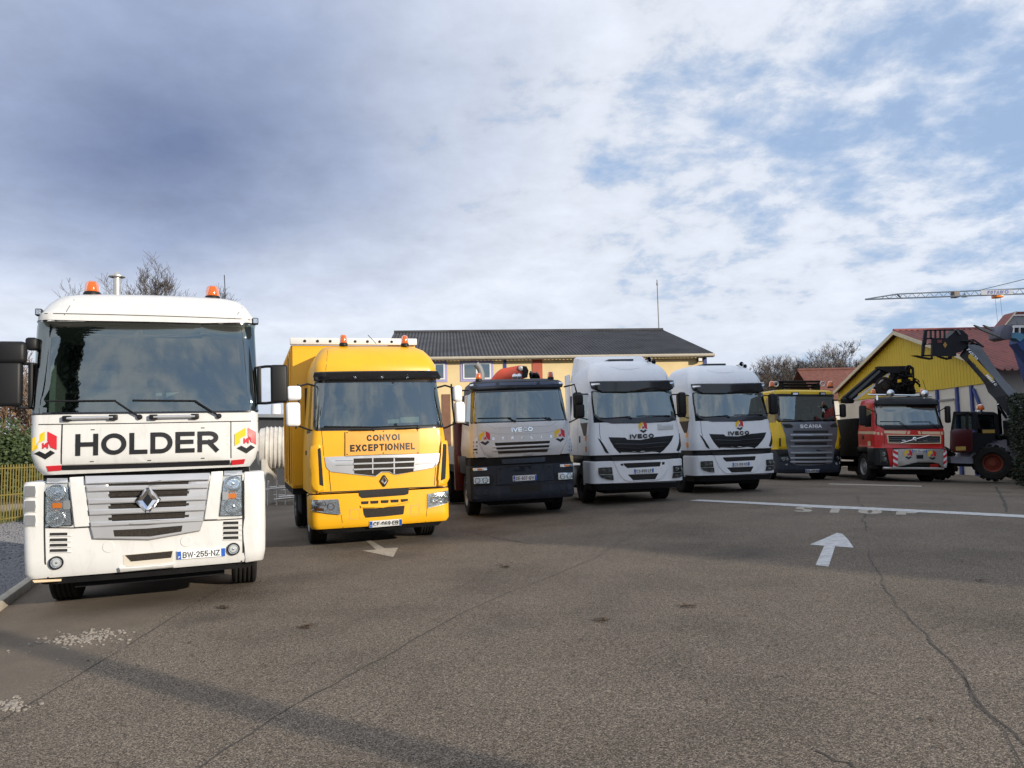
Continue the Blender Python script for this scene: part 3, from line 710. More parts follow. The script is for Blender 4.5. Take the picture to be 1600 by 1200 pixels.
# left verge: kerb, gravel bed, grass and fence
M_KERB = mat('kerb_concrete', (.42, .38, .31), .85, var=.2, vscale=6, bump=.2, bscale=60)
M_GRAV = mat('gravel_bed', (.17, .17, .175), .9, var=.75, vscale=38, bump=1.0, bscale=45)
M_GRASS = mat('grass', (.085, .11, .03), .9, var=.45, vscale=5, bump=.6, bscale=40)
M_PATH = mat('sandy_path', (.30, .25, .19), .9, var=.2)
k0, k1 = ground(-8, 962), ground(47, 920)
kd = (k1 - k0).normalized(); kn = Vector((-kd.y, kd.x, 0))
KA, KB = k0 - kd * 14, k1 + kd * 22
def kpt(s, n, dz):
    p = k0 + kd * s + kn * n; return Vector((p.x, p.y, gz(p.x) + dz))
for i in range(-6, 14):
    bm = bnew(); a, b = i * 1.0 + .006, i * 1.0 + .994
    V = [bm.verts.new(kpt(s, n, z)) for z in (-.05, .11) for (s, n) in ((a, 0), (b, 0), (b, .12), (a, .12))]
    for f in ((0, 1, 2, 3), (4, 5, 6, 7), (0, 1, 5, 4), (1, 2, 6, 5), (2, 3, 7, 6), (3, 0, 4, 7)): bm.faces.new([V[j] for j in f])
    bmesh.ops.recalc_face_normals(bm, faces=bm.faces[:])
    bmesh.ops.bevel(bm, geom=bm.edges[:], offset=.014, segments=2, profile=.5, affect='EDGES')
    o = make('kerb_stone', bm, M_KERB, GROUND)
f0, f1 = ground(-4, 823), ground(50, 815)                            # foot of the fence
fd = (f1 - f0); fd.z = 0; fd.normalize(); fn = Vector((-fd.y, fd.x, 0))
if fn.y < 0: fn = -fn
bm = bnew(); N = 40
fk = lambda s: (f0 + fd * s)
rows = []
for i in range(N + 1):
    a = k0 + kd * (-8 + 26 * i / N) + kn * .12
    b = fk(-14 + 18 * i / N)
    rows.append([bm.verts.new((p.x, p.y, gz(p.x) + .06 + random.uniform(-.01, .01))) for p in (a + (b - a) * (j / 12) for j in range(13))])
for a, b in zip(rows, rows[1:]):
    for i in range(12): bm.faces.new((a[i], a[i + 1], b[i + 1], b[i]))
bmesh.ops.recalc_face_normals(bm, faces=bm.faces[:])
tag(make('gravel_bed', bm, M_GRAV), kind='structure')
V, F = [], []
for _ in range(9000):
    u_, v_ = random.uniform(-60, 60), random.uniform(818, 955)
    p = ground(u_, v_); d_ = (p - k0).dot(kn)
    if d_ < .15: continue
    r = random.uniform(.012, .034); add_blob(V, F, (p.x, p.y, p.z + .072), r * random.uniform(.8, 1.4), r * random.uniform(.8, 1.3), r * .7, random.uniform(0, 6))
M_GST = mat('gravel_stone', (.20, .20, .21), .85, var=.6, vscale=60)
tag(soup('gravel_stones', V, F, M_GST), 'grey gravel between the kerb and the yellow fence', 'gravel', kind='stuff')
def strip(name, n0, n1, dz, m, s0=-40, s1=9):
    bm = bnew(); S = [s0 + (s1 - s0) * i / 40 for i in range(41)]
    rows = [[bm.verts.new((p.x, p.y, gz(p.x) + dz)) for p in (fk(s) + fn * n for s in S)] for n in (n0, n1)]
    for i in range(len(S) - 1): bm.faces.new((rows[0][i], rows[0][i + 1], rows[1][i + 1], rows[1][i]))
    return tag(make(name, bm, m), kind='structure')
strip('grass_verge', -.1, 3.2, .065, M_GRASS); strip('path', 3.2, 6.2, .06, M_PATH); strip('lawn', 6.2, 60, .065, M_GRASS, -80, 9)
V, F = [], []
for _ in range(9000):
    p = fk(random.uniform(-6, 6)) + fn * (random.uniform(-.3, 3.1) if random.random() < .5 else random.uniform(6.2, 16)); z = gz(p.x) + .06
    a = random.uniform(0, 6.3); h = random.uniform(.05, .2); c = Vector((math.cos(a), math.sin(a), 0)) * .014; k = len(V)
    V += [(p.x - c.x, p.y - c.y, z), (p.x + c.x, p.y + c.y, z), (p.x + random.uniform(-.06, .06), p.y + random.uniform(-.06, .06), z + h)]; F.append([k, k + 1, k + 2])
tag(soup('grass_blades', V, F, M_GRASS), 'tufts of grass around the foot of the yellow fence', 'grass', kind='stuff')
# yellow picket-bar fence
M_FENCE = mat('yellow_fence_paint', (.23, .18, .045), .7, var=.15)
fh = (823 - 727) * (f0 - CO).dot(FW) / FPX                            # fence height
fe = empty('yellow_fence', (f0.x, f0.y, gz(f0.x)), math.atan2(fd.y, fd.x), 'yellow metal bar fence beyond the gravel left of the white truck', 'fence')
def fz(s): return gz(fk(s).x) - gz(f0.x)
pk = None
for i in range(-50, 26):
    s = i * .11
    if pk is None:
        bm = bnew(); add_box(bm, -.010, .010, -.010, .010, .06, fh); pk = make('picket', bm, M_FENCE, fe, loc=(s, 0, fz(s)))
    else: again(pk, fe, (s, 0, fz(s)))
for z in (.18, fh * .5, fh - .1):
    tube('rail', M_FENCE, fe, [(s, .022, fz(s) + z) for s in (-5.5, -3, 0, 2.8)], .02, 6)
for s in (-5, -2.5, 0, 2.5):
    bm = bnew(); add_box(bm, -.03, .03, -.03, .03, 0, fh + .05); make('post', bm, M_FENCE, fe, loc=(s - .055, .05, fz(s)))
# what shades the right half of the yard: an unseen building and post, added and shaped for their shadows
M_SHADE_BLDG = mat('shade_building_grey', (.35, .36, .37), .6, var=.1)
hb = LD * -30; hu = Vector((LD.y, -LD.x, 0))
prof = [(9.0, -.5), (9.0, 7.4), (9.2, 8.4), (9.5, 8.95), (10.0, 9.45), (10.7, 10.05), (11.0, 10.9), (12.5, 12.4), (13.7, 13.8), (14.9, 14.8), (17.5, 15.7), (22, 17), (55, 17), (55, -.5)]  # outline fitted so the cast shadow follows the shade edge in the yard
hr = empty('shade_building', hb, 0, 'unseen tall grey building behind the photographer, outlined to shade the yard', 'building')
prism('shade_building_walls', M_SHADE_BLDG, hr, prof, 22, lambda a, b, c: hu * a - LD * c + Vector((0, 0, b)))
M_CONC = mat('concrete', (.38, .36, .33), .85, var=.15)
pp = ground(350, 1094) - LD * 14  # unseen post, set so its shadow band crosses the foreground
pr = empty('shadow_post', (pp.x, pp.y, gz(pp.x)), math.atan2(LD.y, LD.x), 'unseen square concrete post added behind the photographer to cast a band of shadow', 'shadow_post')
box('shadow_post_shaft', M_CONC, pr, -.15, .15, -.15, .15, -.2, 9); box('shadow_post_cap', M_CONC, pr, -.22, .22, -.22, .22, 9, 9.15)
# ---------------------------------------------------------------- white truck with HOLDER panel
def build_magnum():
    T = Truck('white_truck', -4.17, 8.88, -20, .015, 'white cab-over truck with HOLDER panel and two amber beacons, nearest at left', 'truck')
    T.zooms = [(0, 390, .2875), (0, 640, .2875)]
    cab = Skin([(1.56, 1.10, .10, .16, .03), (1.66, 1.17, .06, .12, .03), (1.8, 1.205, .045, .1, .03), (2.24, 1.205, .05, .1, .04), (3.29, 1.175, .14, .12, .06), (3.31, 1.19, .10, .2, .07), (3.41, 1.185, .115, .2, .07), (3.43, 1.165, .14, .2, .07), (3.55, 1.10, .22, .22, .08), (3.65, 1.03, .32, .25, .1), (3.70, .93, .47, .3, .1), (3.715, .8, .75, .3, .1)], 2.15)
    low = Skin([(.44, 1.225, .04, .12, .04), (.5, 1.245, .01, .1, .04), (.95, 1.26, 0, .09, .04), (1.47, 1.26, .0, .08, .04), (1.505, 1.25, .03, .08, .04)], .86)
    T.skin = cab; q = T.q; P = T.panel
    T.loft('cab', M_WHITE, 1.57, 2.24); T.loft('roof', M_WHITE, 3.285, 3.715)
    T.loft('bumper', M_WHITE, .445, 1.5, low)
    glass = q(0, [(205, 393), (480, 393), (800, 398), (1100, 406), (1390, 415), (1402, 880), (800, 886), (175, 892)])
    ge = q(0, [(205, 393), (175, 892), (1390, 415), (1402, 880)])
    greenhouse(T, M_WHITE, 2.24, 3.29, (abs(ge[1][0]) - .05, abs(ge[0][0]) - .05), (ge[3][0] - .05, ge[2][0] - .05), glass, frame=.022, pillar_mat=M_BLACK)
    P('paper', q(0, [(845, 780), (880, 778), (880, 795), (847, 797)], off=-.05), M_PAPER, off=-.05, th=.002, bev=0)
    P('paper', q(0, [(903, 778), (975, 775), (903, 803)], off=-.06), M_PAPER, off=-.06, th=.002, bev=0)
    # roof seams and header ledge
    T.line('roof_seam', q(0, [(372, 242), (352, 352), (350, 356)])); T.line('roof_seam', q(0, [(1268, 272), (1272, 374)]))
    T.line('roof_seam', q(0, [(215, 352), (700, 356), (1380, 388)]), .008)
    for c in ((205, 335), (1395, 373)):
        p = q(0, [c])[0]; o = cab.pt(p[0], p[1], .03)
        L = box('marker_lamp', M_BLACK, T.root, o.x - .035, o.x + .035, o.y - .03, o.y + .06, o.z - .04, o.z + .04, .012)
        box('lens', M_REFL, L, o.x - .025, o.x + .025, o.y - .034, o.y - .029, o.z - .028, o.z + .028)
    # nose panels
    T.line('panel_gap', q(0, [(165, 953), (700, 945), (1405, 934)]), .01)
    hp = P('name_panel', q(0, [(341, 954), (800, 946), (1252, 938), (1252, 1143), (800, 1157), (336, 1170)]), M_WHITE, off=.012, th=.014, bev=.003, r=.01)
    T.line('panel_gap', q(0, [(339, 950), (334, 1195)]), .014); T.line('panel_gap', q(0, [(1254, 936), (1255, 1172)]), .014)
    a = q(0, [(412, 1060), (1187, 1040), (800, 1000), (800, 1113)])
    T.text('lettering', 'HOLDER', mid(*q(0, [(412, 1061), (1187, 1043)])), span(a[0], a[1]), span(a[2], a[3]) * 1.02, M_LBLK, off=.021, slope=math.atan2(a[1][1] - a[0][1], a[1][0] - a[0][0]), bold=.205, parent=hp)
    for c in ((505, 979), (1102, 969), (500, 1152), (812, 1146), (1102, 1134)):
        p = q(0, [c])[0]; P('rivet', [(p[0] - .02, p[1] - .005), (p[0] + .02, p[1] - .005), (p[0] + .02, p[1] + .005), (p[0] - .02, p[1] + .005)], M_SEAM, off=.015, th=.003, bev=0, parent=hp)
    P('stripe', q(0, [(334, 1173), (800, 1160), (1250, 1145), (1250, 1170), (800, 1186), (338, 1199)]), M_LBLK, off=.010, th=.01, bev=0)
    P('stripe', q(0, [(250, 1177), (331, 1172), (333, 1200), (262, 1206)]), M_LRED, off=.010, th=.01, bev=0)
    P('stripe', q(0, [(1258, 1145), (1333, 1138), (1325, 1165), (1258, 1171)]), M_LRED, off=.010, th=.01, bev=0)
    w_ = span(*q(0, [(178, 1060), (305, 1050)])); logo(T, q(0, [(242, 1064)])[0], w_)
    w_ = span(*q(0, [(1278, 1036), (1390, 1030)])); logo(T, q(0, [(1334, 1037)])[0], w_)
    for x0, x1, y0, y1 in ((338, 648, 918, 912), (806, 1090, 911, 907)):
        a, b = q(0, [(x0 + 30, y0), (x1 - 30, y1)]); hd = T.bar('grab_handle', [(*a, .045), (*b, .045)], .019, M_SILVER)
        for e in (a, b): o = cab.pt(e[0], e[1], .03); box('handle_end', M_BLACK, hd, o.x - .045, o.x + .045, o.y - .03, o.y + .03, o.z - .03, o.z + .03, .01)
    wiper(T, 0, (760, 910), (630, 825), (250, 825), (632, 821)); wiper(T, 0, (1190, 905), (1060, 823), (720, 820), (1062, 822))
    beacon(T, T.xyz(0, (500, 233), .6), .085, .125); beacon(T, T.xyz(0, (1155, 256), .6), .085, .125)
    a = T.xyz(0, (1225, 262), .75); b = T.xyz(0, (1219, 138), .75); tube('antenna', M_BLACK, T.root, [a, b], .006, 6)
    box('roof_hatch', M_BLACK, T.root, -.45, .45, .95, 1.55, 3.70, 3.735, .01)
    a = T.xyz(0, (639, 236), 2.35); b = T.xyz(0, (636, 150), 2.35)
    st = tube('exhaust_stack', M_STEEL, T.root, [Vector((a.x, a.y, 1.2)), b], .052, 16); lathe('stack_cap', M_STEEL, st, [(.07, -.01), (.11, .0), (.11, .012), (.05, .03), (.03, .07), (.001, .075)], b, (0, 0, 1), 16)
    # mirrors
    ml = T.xyz(0, (62, 560), .1); mirror(T, ml, .30, .13, .25, M_BLACK, [[(-1.17, .22, 2.82), (ml.x, ml.y, ml.z - .1)]], .05)
    ml = T.xyz(0, (38, 730), .12); mirror(T, ml, .30, .12, .50, M_BLACK, [[(-1.18, .22, 2.82), (-1.3, .16, 2.825), (ml.x, ml.y, 2.82)], [(-1.18, .22, 2.33), (-1.3, .16, 2.33), (ml.x, ml.y, ml.z - .2)]], .04)
    box('mirror_bracket', M_BLACK, T.root, -1.245, -1.195, .16, .3, 2.33, 2.84, .015)
    ml = T.xyz(0, (1517, 730), .12); mirror(T, ml, .20, .12, .47, M_BLACK, [[(1.2, .22, 2.78), (1.3, .16, 2.79), (ml.x, ml.y, ml.z + .22)], [(1.2, .22, 2.34), (1.3, .16, 2.335), (ml.x, ml.y, ml.z - .22)]], .03)
    box('mirror_bracket', M_BLACK, T.root, 1.2, 1.25, .16, .3, 2.34, 2.79, .015)
    o = cab.pt(-1.2, 3.02, 0); box('kerb_mirror', M_BLACK, T.root, -1.27, -1.15, .12, .26, 2.98, 3.12, .03)
    # lower half
    T.skin = low
    box('bumper_core', M_CHAS, T.root, -1.1, 1.1, .25, 1.9, 1.0, 1.62)
    bm = bnew()
    gr = P('grille', q(1, [(462, 363), (800, 353), (1140, 345), (1122, 480), (1105, 602), (1087, 660), (815, 706), (506, 702), (490, 640), (474, 480)]), M_DARKM, off=.006, th=.01, bev=0)
    bars = [((460, 362), (1140, 344), 408, 392, 42), ((468, 418), (1133, 402), 0, 0, 28), ((476, 486), (1126, 466), 0, 0, 28), ((481, 545), (1119, 522), 0, 0, 29), ((489, 612), (1106, 585), 0, 0, 26)]
    for i, (L, Rr, _, _, h) in enumerate(bars):
        y0, y1 = L[1], Rr[1]; ym = (y0 + y1) / 2 - 4
        pts = [(L[0], y0), ((L[0] + Rr[0]) / 2, (y0 + y1) / 2 + 1), (Rr[0], y1), (Rr[0] - 4, y1 + h * .93), ((L[0] + Rr[0]) / 2, (y0 + y1) / 2 + h), (L[0] + 4, y0 + h * 1.05)]
        P('grille_bar', q(1, pts), M_SILVER, off=.055, th=.055, bev=.012, parent=gr)
    for pts in ([(462, 364), (585, 362), (612, 640), (492, 640)], [(1030, 350), (1140, 346), (1104, 602), (1000, 604)]):
        P('grille_cheek', q(1, pts), M_SILVER, off=.02, th=.03, bev=.006, parent=gr)
    P('grille_bar', q(1, [(490, 638), (800, 628), (1105, 600), (1087, 660), (815, 708), (506, 703)]), M_SILVER, off=.045, th=.05, bev=.012, parent=gr)
    P('grille_opening', q(1, [(615, 655), (800, 646), (992, 630), (986, 663), (815, 690), (622, 690)]), M_DARKM, off=.0465, th=.004, bev=0, parent=gr)
    for yy in (440, 505, 568): P('grille_slat_gap', q(1, [(588, yy + 19), (1028, yy + 3), (1026, yy + 16), (590, yy + 34)]), M_DARKM, off=.021, th=.003, bev=0, parent=gr)
    # lozenge emblem, faceted
    c = q(1, [(806, 490)])[0]; k = span(*q(1, [(735, 490), (880, 488)])) / 2
    out = [(-1, 0), (-.12, 1.03), (.12, 1.03), (1, 0), (.12, -1.03), (-.12, -1.03)]; inn = [(-.36, 0), (0, .52), (0, .52), (.36, 0), (0, -.52), (0, -.52)]
    bm = bnew(); A = [bm.verts.new(low.pt(c[0] + x * k, c[1] + y * k, .06)) for x, y in out]; Mi = [bm.verts.new(low.pt(c[0] + x * k * .72, c[1] + y * k * .76, .1)) for x, y in out]; I = [bm.verts.new(low.pt(c[0] + x * k, c[1] + y * k, .075)) for x, y in inn]; Bk = [bm.verts.new(low.pt(c[0] + x * k, c[1] + y * k, .02)) for x, y in out]
    for U, V in ((Bk, A), (A, Mi), (Mi, I)):
        for i in range(6): bm.faces.new((U[i], U[(i + 1) % 6], V[(i + 1) % 6], V[i]))
    em = make('emblem', bm, M_CHROME, T.root, smooth=False)
    P('emblem_field', [(c[0] + x * k, c[1] + y * k) for x, y in ((-.37, 0), (0, .54), (.37, 0), (0, -.54))], M_GLOSSB, off=.076, th=.004, bev=0, parent=em)
    # headlights
    for pts, l1, l2, ind, cap, grey in (([(252, 376), (370, 374), (396, 632), (248, 637)], (308, 450), (306, 592), (312, 521), [(255, 374), (366, 373), (368, 398), (254, 402)], (366, 517)),
                                  ([(1218, 336), (1316, 332), (1318, 577), (1190, 580)], (1266, 402), (1268, 526), (1262, 468), [(1219, 334), (1316, 331), (1316, 356), (1218, 359)], (1224, 468))):
        h_ = P('headlight', q(1, pts), M_GLOSSB, off=.006, th=.02, bev=0, r=.012)
        cxm = sum(p[0] for p in pts) / 4; cym = sum(p[1] for p in pts) / 4
        P('reflector', q(1, [(cxm + (x - cxm) * .92, cym + (y - cym) * .97) for x, y in pts]), M_REFL, off=.010, th=.008, bev=0, parent=h_, r=.01)
        for l_ in (l1, l2): T.lamp('lamp', q(1, [l_])[0], .098, h_, off=.03, depth=.045, lens=False)
        p = q(1, [ind])[0]; P('indicator', [(p[0] - .045, p[1] - .028), (p[0] + .045, p[1] - .028), (p[0] + .045, p[1] + .028), (p[0] - .045, p[1] + .028)], M_ORANGE, off=.026, th=.016, bev=.003, parent=h_)
        p = q(1, [grey])[0]; P('washer_cover', [(p[0] - .035, p[1] - .05), (p[0] + .035, p[1] - .05), (p[0] + .035, p[1] + .05), (p[0] - .035, p[1] + .05)], M_SILVER, off=.035, th=.02, bev=.004, parent=h_, r=.015)
        P('lamp_cap', q(1, cap), M_SILVER, off=.036, th=.03, bev=.006, parent=h_)
        P('lens', q(1, pts), G_LENS, off=.04, th=.034, bev=0, parent=h_, r=.02)
    P('nose_panel', q(1, [(376, 368), (455, 364), (489, 634), (404, 640)]), M_WHITE, off=.02, th=.02, bev=.006, r=.012)
    P('nose_panel', q(1, [(1148, 338), (1213, 334), (1186, 596), (1110, 598)]), M_WHITE, off=.02, th=.02, bev=.006, r=.012)
    T.line('panel_gap', q(1, [(246, 642), (405, 643), (490, 638)]), .012); T.line('panel_gap', q(1, [(1105, 603), (1190, 600), (1320, 592)]), .012)
    for x0, x1, ys in ((270, 366, (677, 708, 737, 766)), (1213, 1296, (616, 643, 670, 697))):
        for y in ys:
            s_ = -3 if x0 < 600 else -2
            v_ = P('air_slot', q(1, [(x0, y - 7), (x1, y - 9), (x1, y + 7), (x0, y + 9)]), M_SEAM, off=.004, th=.01, bev=0, r=.01)
            P('slot_lip', q(1, [(x0, y + 9), (x1, y + 7), (x1 + 22, y + 8), (x1 + 20, y + 11), (x1, y + 11), (x0, y + 13)]), M_WHITE, off=.014, th=.014, bev=.003, parent=v_)
    T.lamp('fog_lamp', q(1, [(307, 832)])[0], .06, ring=M_BLACK, off=.02); T.lamp('fog_lamp', q(1, [(1268, 757)])[0], .06, ring=M_BLACK, off=.02)
    for c in ((590, 746), (1012, 715)):
        p = q(1, [c])[0]; P('cap', [(p[0] + .062 * math.cos(i * .3142), p[1] + .062 * math.sin(i * .3142)) for i in range(20)], M_WHITE, off=.007, th=.008, bev=.003)
    P('tow_recess', q(1, [(668, 790), (942, 765), (940, 826), (905, 832), (690, 853), (672, 842)]), mat('off_white_recess', (.55, .51, .43), .6), off=.004, th=.008, bev=0)
    P('tow_opening', q(1, [(680, 792), (938, 769), (930, 805), (712, 826)]), M_DARKM, off=.008, th=.004, bev=0)
    P('bumper_step', q(1, [(645, 860), (800, 850), (948, 837), (948, 858), (800, 872), (650, 886)]), M_WHITE, off=.05, th=.06, bev=.012)
    plate(T, q(1, [(960, 769), (1225, 749), (1226, 796), (962, 816)]), 'BW-255-NZ')
    # corner fenders and seams
    T.line('panel_gap', q(1, [(246, 395), (242, 640), (243, 700), (246, 830), (262, 915)]), .016); T.line('panel_gap', q(1, [(1321, 340), (1321, 600), (1322, 770), (1310, 835)]), .018)
    fl = P('corner_fender', q(1, [(1326, 338), (1436, 333), (1440, 360), (1442, 640), (1432, 815), (1400, 822), (1330, 832), (1332, 770), (1326, 600)]), M_WHITE, off=.022, th=.03, bev=.012, r=.02)
    for y in (416, 496, 575):
        s_ = P('step_frame', q(1, [(128, y - 6), (196, y - 6), (196, y + 62), (128, y + 62)]), M_WHITE, off=.02, th=.03, bev=.008, r=.012)
        P('step_tread', q(1, [(137, y), (190, y), (190, y + 56), (137, y + 56)]), M_GRIP, off=.03, th=.012, bev=0, parent=s_)
    P('lower_lip', q(1, [(175, 928), (330, 922), (330, 933), (185, 942)]), M_CREAM, off=.01, th=.04, bev=.004)
    T.loft('air_dam', M_CHAS, .36, .45, Skin([(.36, 1.12, .12, .16, .05), (.45, 1.16, .09, .16, .05)], .8))
    chassis(T, .5, 6.0, (1.42, 5.2)); underbody(T, .5, 2.1, 1.0, .5, 1.5)
    for sx in (-1, 1):
        wheel(T, sx * 1.04, 1.42); wheel(T, sx * .93, 5.2, wd=.6)
    T.loft('cab_floor', M_CHAS, 1.5, 1.58, Skin([(1.5, 1.0, .3, .1, 0), (1.58, 1.0, .3, .1, 0)], 2.0))
build_magnum()
# ---------------------------------------------------------------- yellow truck with curtain body
def chevron(tr, c, k, skin=None, off=.03, parent=None):
    """small lozenge emblem"""
    s = skin or tr.skin
    o = tr.panel('emblem', [(c[0] + x * k, c[1] + y * k) for x, y in ((-1, 0), (-.15, 1.3), (.15, 1.3), (1, 0), (.15, -1.3), (-.15, -1.3))], M_GLOSSB, off=off, th=.02, bev=.004, skin=s, parent=parent)
    P = [(-.78, 0), (0, 1.08), (.78, 0), (0, -1.08)]; I = [(-.28, 0), (0, .45), (.28, 0), (0, -.45)]
    bm = bnew(); A = [bm.verts.new(s.pt(c[0] + x * k, c[1] + y * k, off + .002)) for x, y in P]; Mi = [bm.verts.new(s.pt(c[0] + x * k * .75, c[1] + y * k * .75, off + .02)) for x, y in P]; B = [bm.verts.new(s.pt(c[0] + x * k, c[1] + y * k, off + .004)) for x, y in I]
    for U, V in ((A, Mi), (Mi, B)):
        for i in range(4): bm.faces.new((U[i], U[(i + 1) % 4], V[(i + 1) % 4], V[i]))
    make('emblem_lozenge', bm, M_CHROME, o, smooth=False)
def hlamp(T, k, pts, lamps, rad, ind=None, back=None, r=.02, off=.012):
    h_ = T.panel('headlight', T.q(k, pts), back or M_REFL, off=off, th=.02, bev=.004, r=r)
    for l_, rr in zip(lamps, rad if hasattr(rad, '__len__') else [rad] * len(lamps)): T.lamp('lamp', T.q(k, [l_])[0], rr, h_, off=off + .02, depth=.04, lens=False)
    if ind: T.panel('indicator', T.q(k, ind), M_ORANGE, off=off + .006, th=.006, bev=.001, parent=h_)
    T.panel('lens', T.q(k, pts), G_LENS, off=off + .03, th=.03, bev=0, parent=h_, r=r)
    return h_
def build_yellow():
    T = Truck('yellow_truck', -2.33, 13.8, -19, .015, 'yellow cab-over truck with CONVOI EXCEPTIONNEL banner and curtain body', 'truck')
    T.zooms = [(420, 500, .2), (420, 660, .2)]
    S = Skin([(.36, 1.21, .06, .16, .06), (.43, 1.245, .01, .16, .07), (.95, 1.25, 0, .16, .08), (.985, 1.24, .03, .16, .08), (1.5, 1.235, .02, .15, .09), (1.9, 1.22, .03, .16, .1), (2.1, 1.2, .06, .16, .1), (2.96, 1.13, .2, .18, .1), (3.14, 1.14, .15, .22, .1), (3.3, 1.12, .2, .24, .12), (3.45, 1.06, .3, .26, .12), (3.58, .98, .46, .28, .12), (3.66, .9, .68, .3, .12), (3.69, .78, 1.0, .3, .1)], 2.0)
    T.skin = S; q = T.q; P = T.panel
    T.loft('bumper', M_YEL, .37, .965, yr=.82); T.loft('cab', M_YEL, .99, 2.1); T.loft('roof', M_YEL, 2.96, 3.69)
    gl = q(0, [(362, 486), (850, 476), (1336, 470), (1384, 828), (850, 850), (358, 856)]); e = q(0, [(362, 486), (358, 856), (1336, 470), (1384, 828)])
    greenhouse(T, M_YEL, 2.1, 2.96, (abs(e[1][0]) - .04, abs(e[0][0]) - .04), (e[3][0] - .04, e[2][0] - .04), gl, frame=.05, rr=.07)
    P('windscreen_mirror', q(0, [(790, 555), (925, 553), (925, 618), (795, 622)], off=-.08), M_BLACK, off=-.08, th=.03, bev=.006, r=.02)
    for pts in ([(930, 778), (1020, 775), (1020, 806), (930, 808)], [(1028, 760), (1172, 755), (1172, 800), (1028, 804)], [(372, 742), (400, 740), (400, 775), (372, 777)], [(372, 785), (398, 784), (398, 804), (372, 806)]):
        P('paper', q(0, pts, off=-.03), M_PAPER, off=-.03, th=.002, bev=0)
    vz = P('sun_visor', q(0, [(345, 408), (460, 402), (850, 396), (1230, 395), (1320, 397), (1345, 440), (1345, 464), (1230, 458), (850, 466), (460, 470), (345, 478)]), M_GLOSSB, off=.09, th=.09, bev=.02, r=.02)
    for c in ((675, 443), (885, 443), (1082, 443)): T.lamp('visor_lamp', q(0, [c], off=.09)[0], .03, vz, off=.1, depth=.02, lens=False)
    T.line('roof_seam', q(0, [(462, 212), (445, 395)]), .006)
    P('cowl', q(0, [(368, 858), (850, 852), (1385, 832), (1385, 812), (850, 834), (362, 840)]), M_BLACK, off=.014, th=.012, bev=.003)
    wiper(T, 0, (815, 858), (640, 858), (430, 832), (820, 836)); wiper(T, 0, (1165, 842), (1000, 848), (820, 836), (1160, 824))
    T.line('panel_gap', q(0, [(412, 862), (430, 1065)]), .008); T.line('panel_gap', q(0, [(1345, 840), (1335, 1040)]), .008)
    b = P('banner', q(0, [(598, 872), (890, 864), (1175, 858), (1178, 1044), (895, 1050), (598, 1062)]), M_BANNER, off=.03, th=.01, bev=.003)
    for l, a, c_, hh in (('CONVOI', (765, 922), (1020, 914), (890, 950)), ('EXCEPTIONNEL', (635, 1003), (1140, 984), (965, 1020))):
        A, C = q(0, [a, c_], off=.03); h_ = span(*q(0, [hh, (hh[1] - hh[1] + hh[0] - 0, 0)][:1] + [hh], off=.03)) if False else .105
        T.text('lettering', l, mid(A, C), span(A, C), .112 if l == 'CONVOI' else .122, M_LBLK, off=.0325, slope=math.atan2(C[1] - A[1], C[0] - A[0]), bold=.23, parent=b)
    for c in ((612, 880), (895, 870), (1162, 866), (612, 1050), (895, 1040), (1165, 1035)):
        p = q(0, [c], off=.03)[0]; P('eyelet', [(p[0] + .012 * math.cos(i), p[1] + .012 * math.sin(i)) for i in (0, 1, 2, 3, 4, 5)], M_SEAM, off=.033, th=.003, bev=0, parent=b)
    g = P('grille', q(1, [(435, 271), (880, 252), (1335, 240), (1331, 300), (1312, 338), (1280, 356), (1000, 410), (968, 405), (940, 390), (880, 390), (855, 405), (835, 424), (640, 405), (480, 386), (450, 355), (440, 320)]), M_SILVER, off=.016, th=.02, bev=.006)
    P('grille_mesh', q(1, [(662, 282), (900, 276), (1140, 273), (1134, 330), (1130, 384), (1000, 405), (968, 400), (945, 384), (880, 384), (852, 398), (835, 418), (668, 400), (664, 340)]), M_DARKM, off=.018, th=.004, bev=0, parent=g)
    for y0, y1 in ((318, 300), (362, 346)):
        P('grille_bar', q(1, [(662, y0), (900, y0 - 8), (1140, y1), (1140, y1 + 12), (900, y0 + 5), (662, y0 + 13)]), M_SILVER, off=.034, th=.018, bev=.004, parent=g)
    for y in (300, 335):
        T.line('grille_crease', q(1, [(520, y), (655, y - 2)], off=.02), .006, off=.0175, parent=g); T.line('grille_crease', q(1, [(1145, y - 8), (1290, y - 16)], off=.02), .006, off=.0175, parent=g)
    for x in (812, 980): P('grille_clip', q(1, [(x - 5, 278), (x + 5, 278), (x + 5, 400), (x - 5, 400)]), M_SILVER, off=.03, th=.014, bev=0, parent=g)
    T.line('panel_gap', q(1, [(470, 385), (486, 538)]), .01); T.line('panel_gap', q(1, [(1303, 350), (1293, 495)]), .01)
    chevron(T, q(1, [(900, 456)])[0], .078, off=.03)
    # air deflector corners with dark slots
    P('corner_deflector', q(1, [(318, 190), (395, 168), (412, 200), (432, 490), (440, 530), (385, 548), (335, 520), (322, 400)]), M_YEL, off=.05, th=.055, bev=.02, r=.02)
    P('corner_deflector', q(1, [(1352, 148), (1395, 140), (1418, 170), (1416, 440), (1390, 485), (1320, 500), (1330, 455), (1345, 300)]), M_YEL, off=.05, th=.055, bev=.02, r=.02)
    P('air_slot', q(1, [(382, 208), (404, 196), (427, 498), (396, 488)]), M_SEAM, off=.053, th=.006, bev=0, r=.01); P('air_slot', q(1, [(1362, 166), (1388, 172), (1380, 440), (1344, 456)]), M_SEAM, off=.053, th=.006, bev=0, r=.01)
    T.line('panel_gap', q(1, [(262, 552), (420, 548), (700, 535), (1090, 512), (1395, 498)]), .02)
    P('upper_intake', q(1, [(697, 536), (1095, 508), (1090, 560), (1060, 568), (728, 592), (705, 575)]), M_SEAM, off=.006, th=.006, bev=0, r=.012)
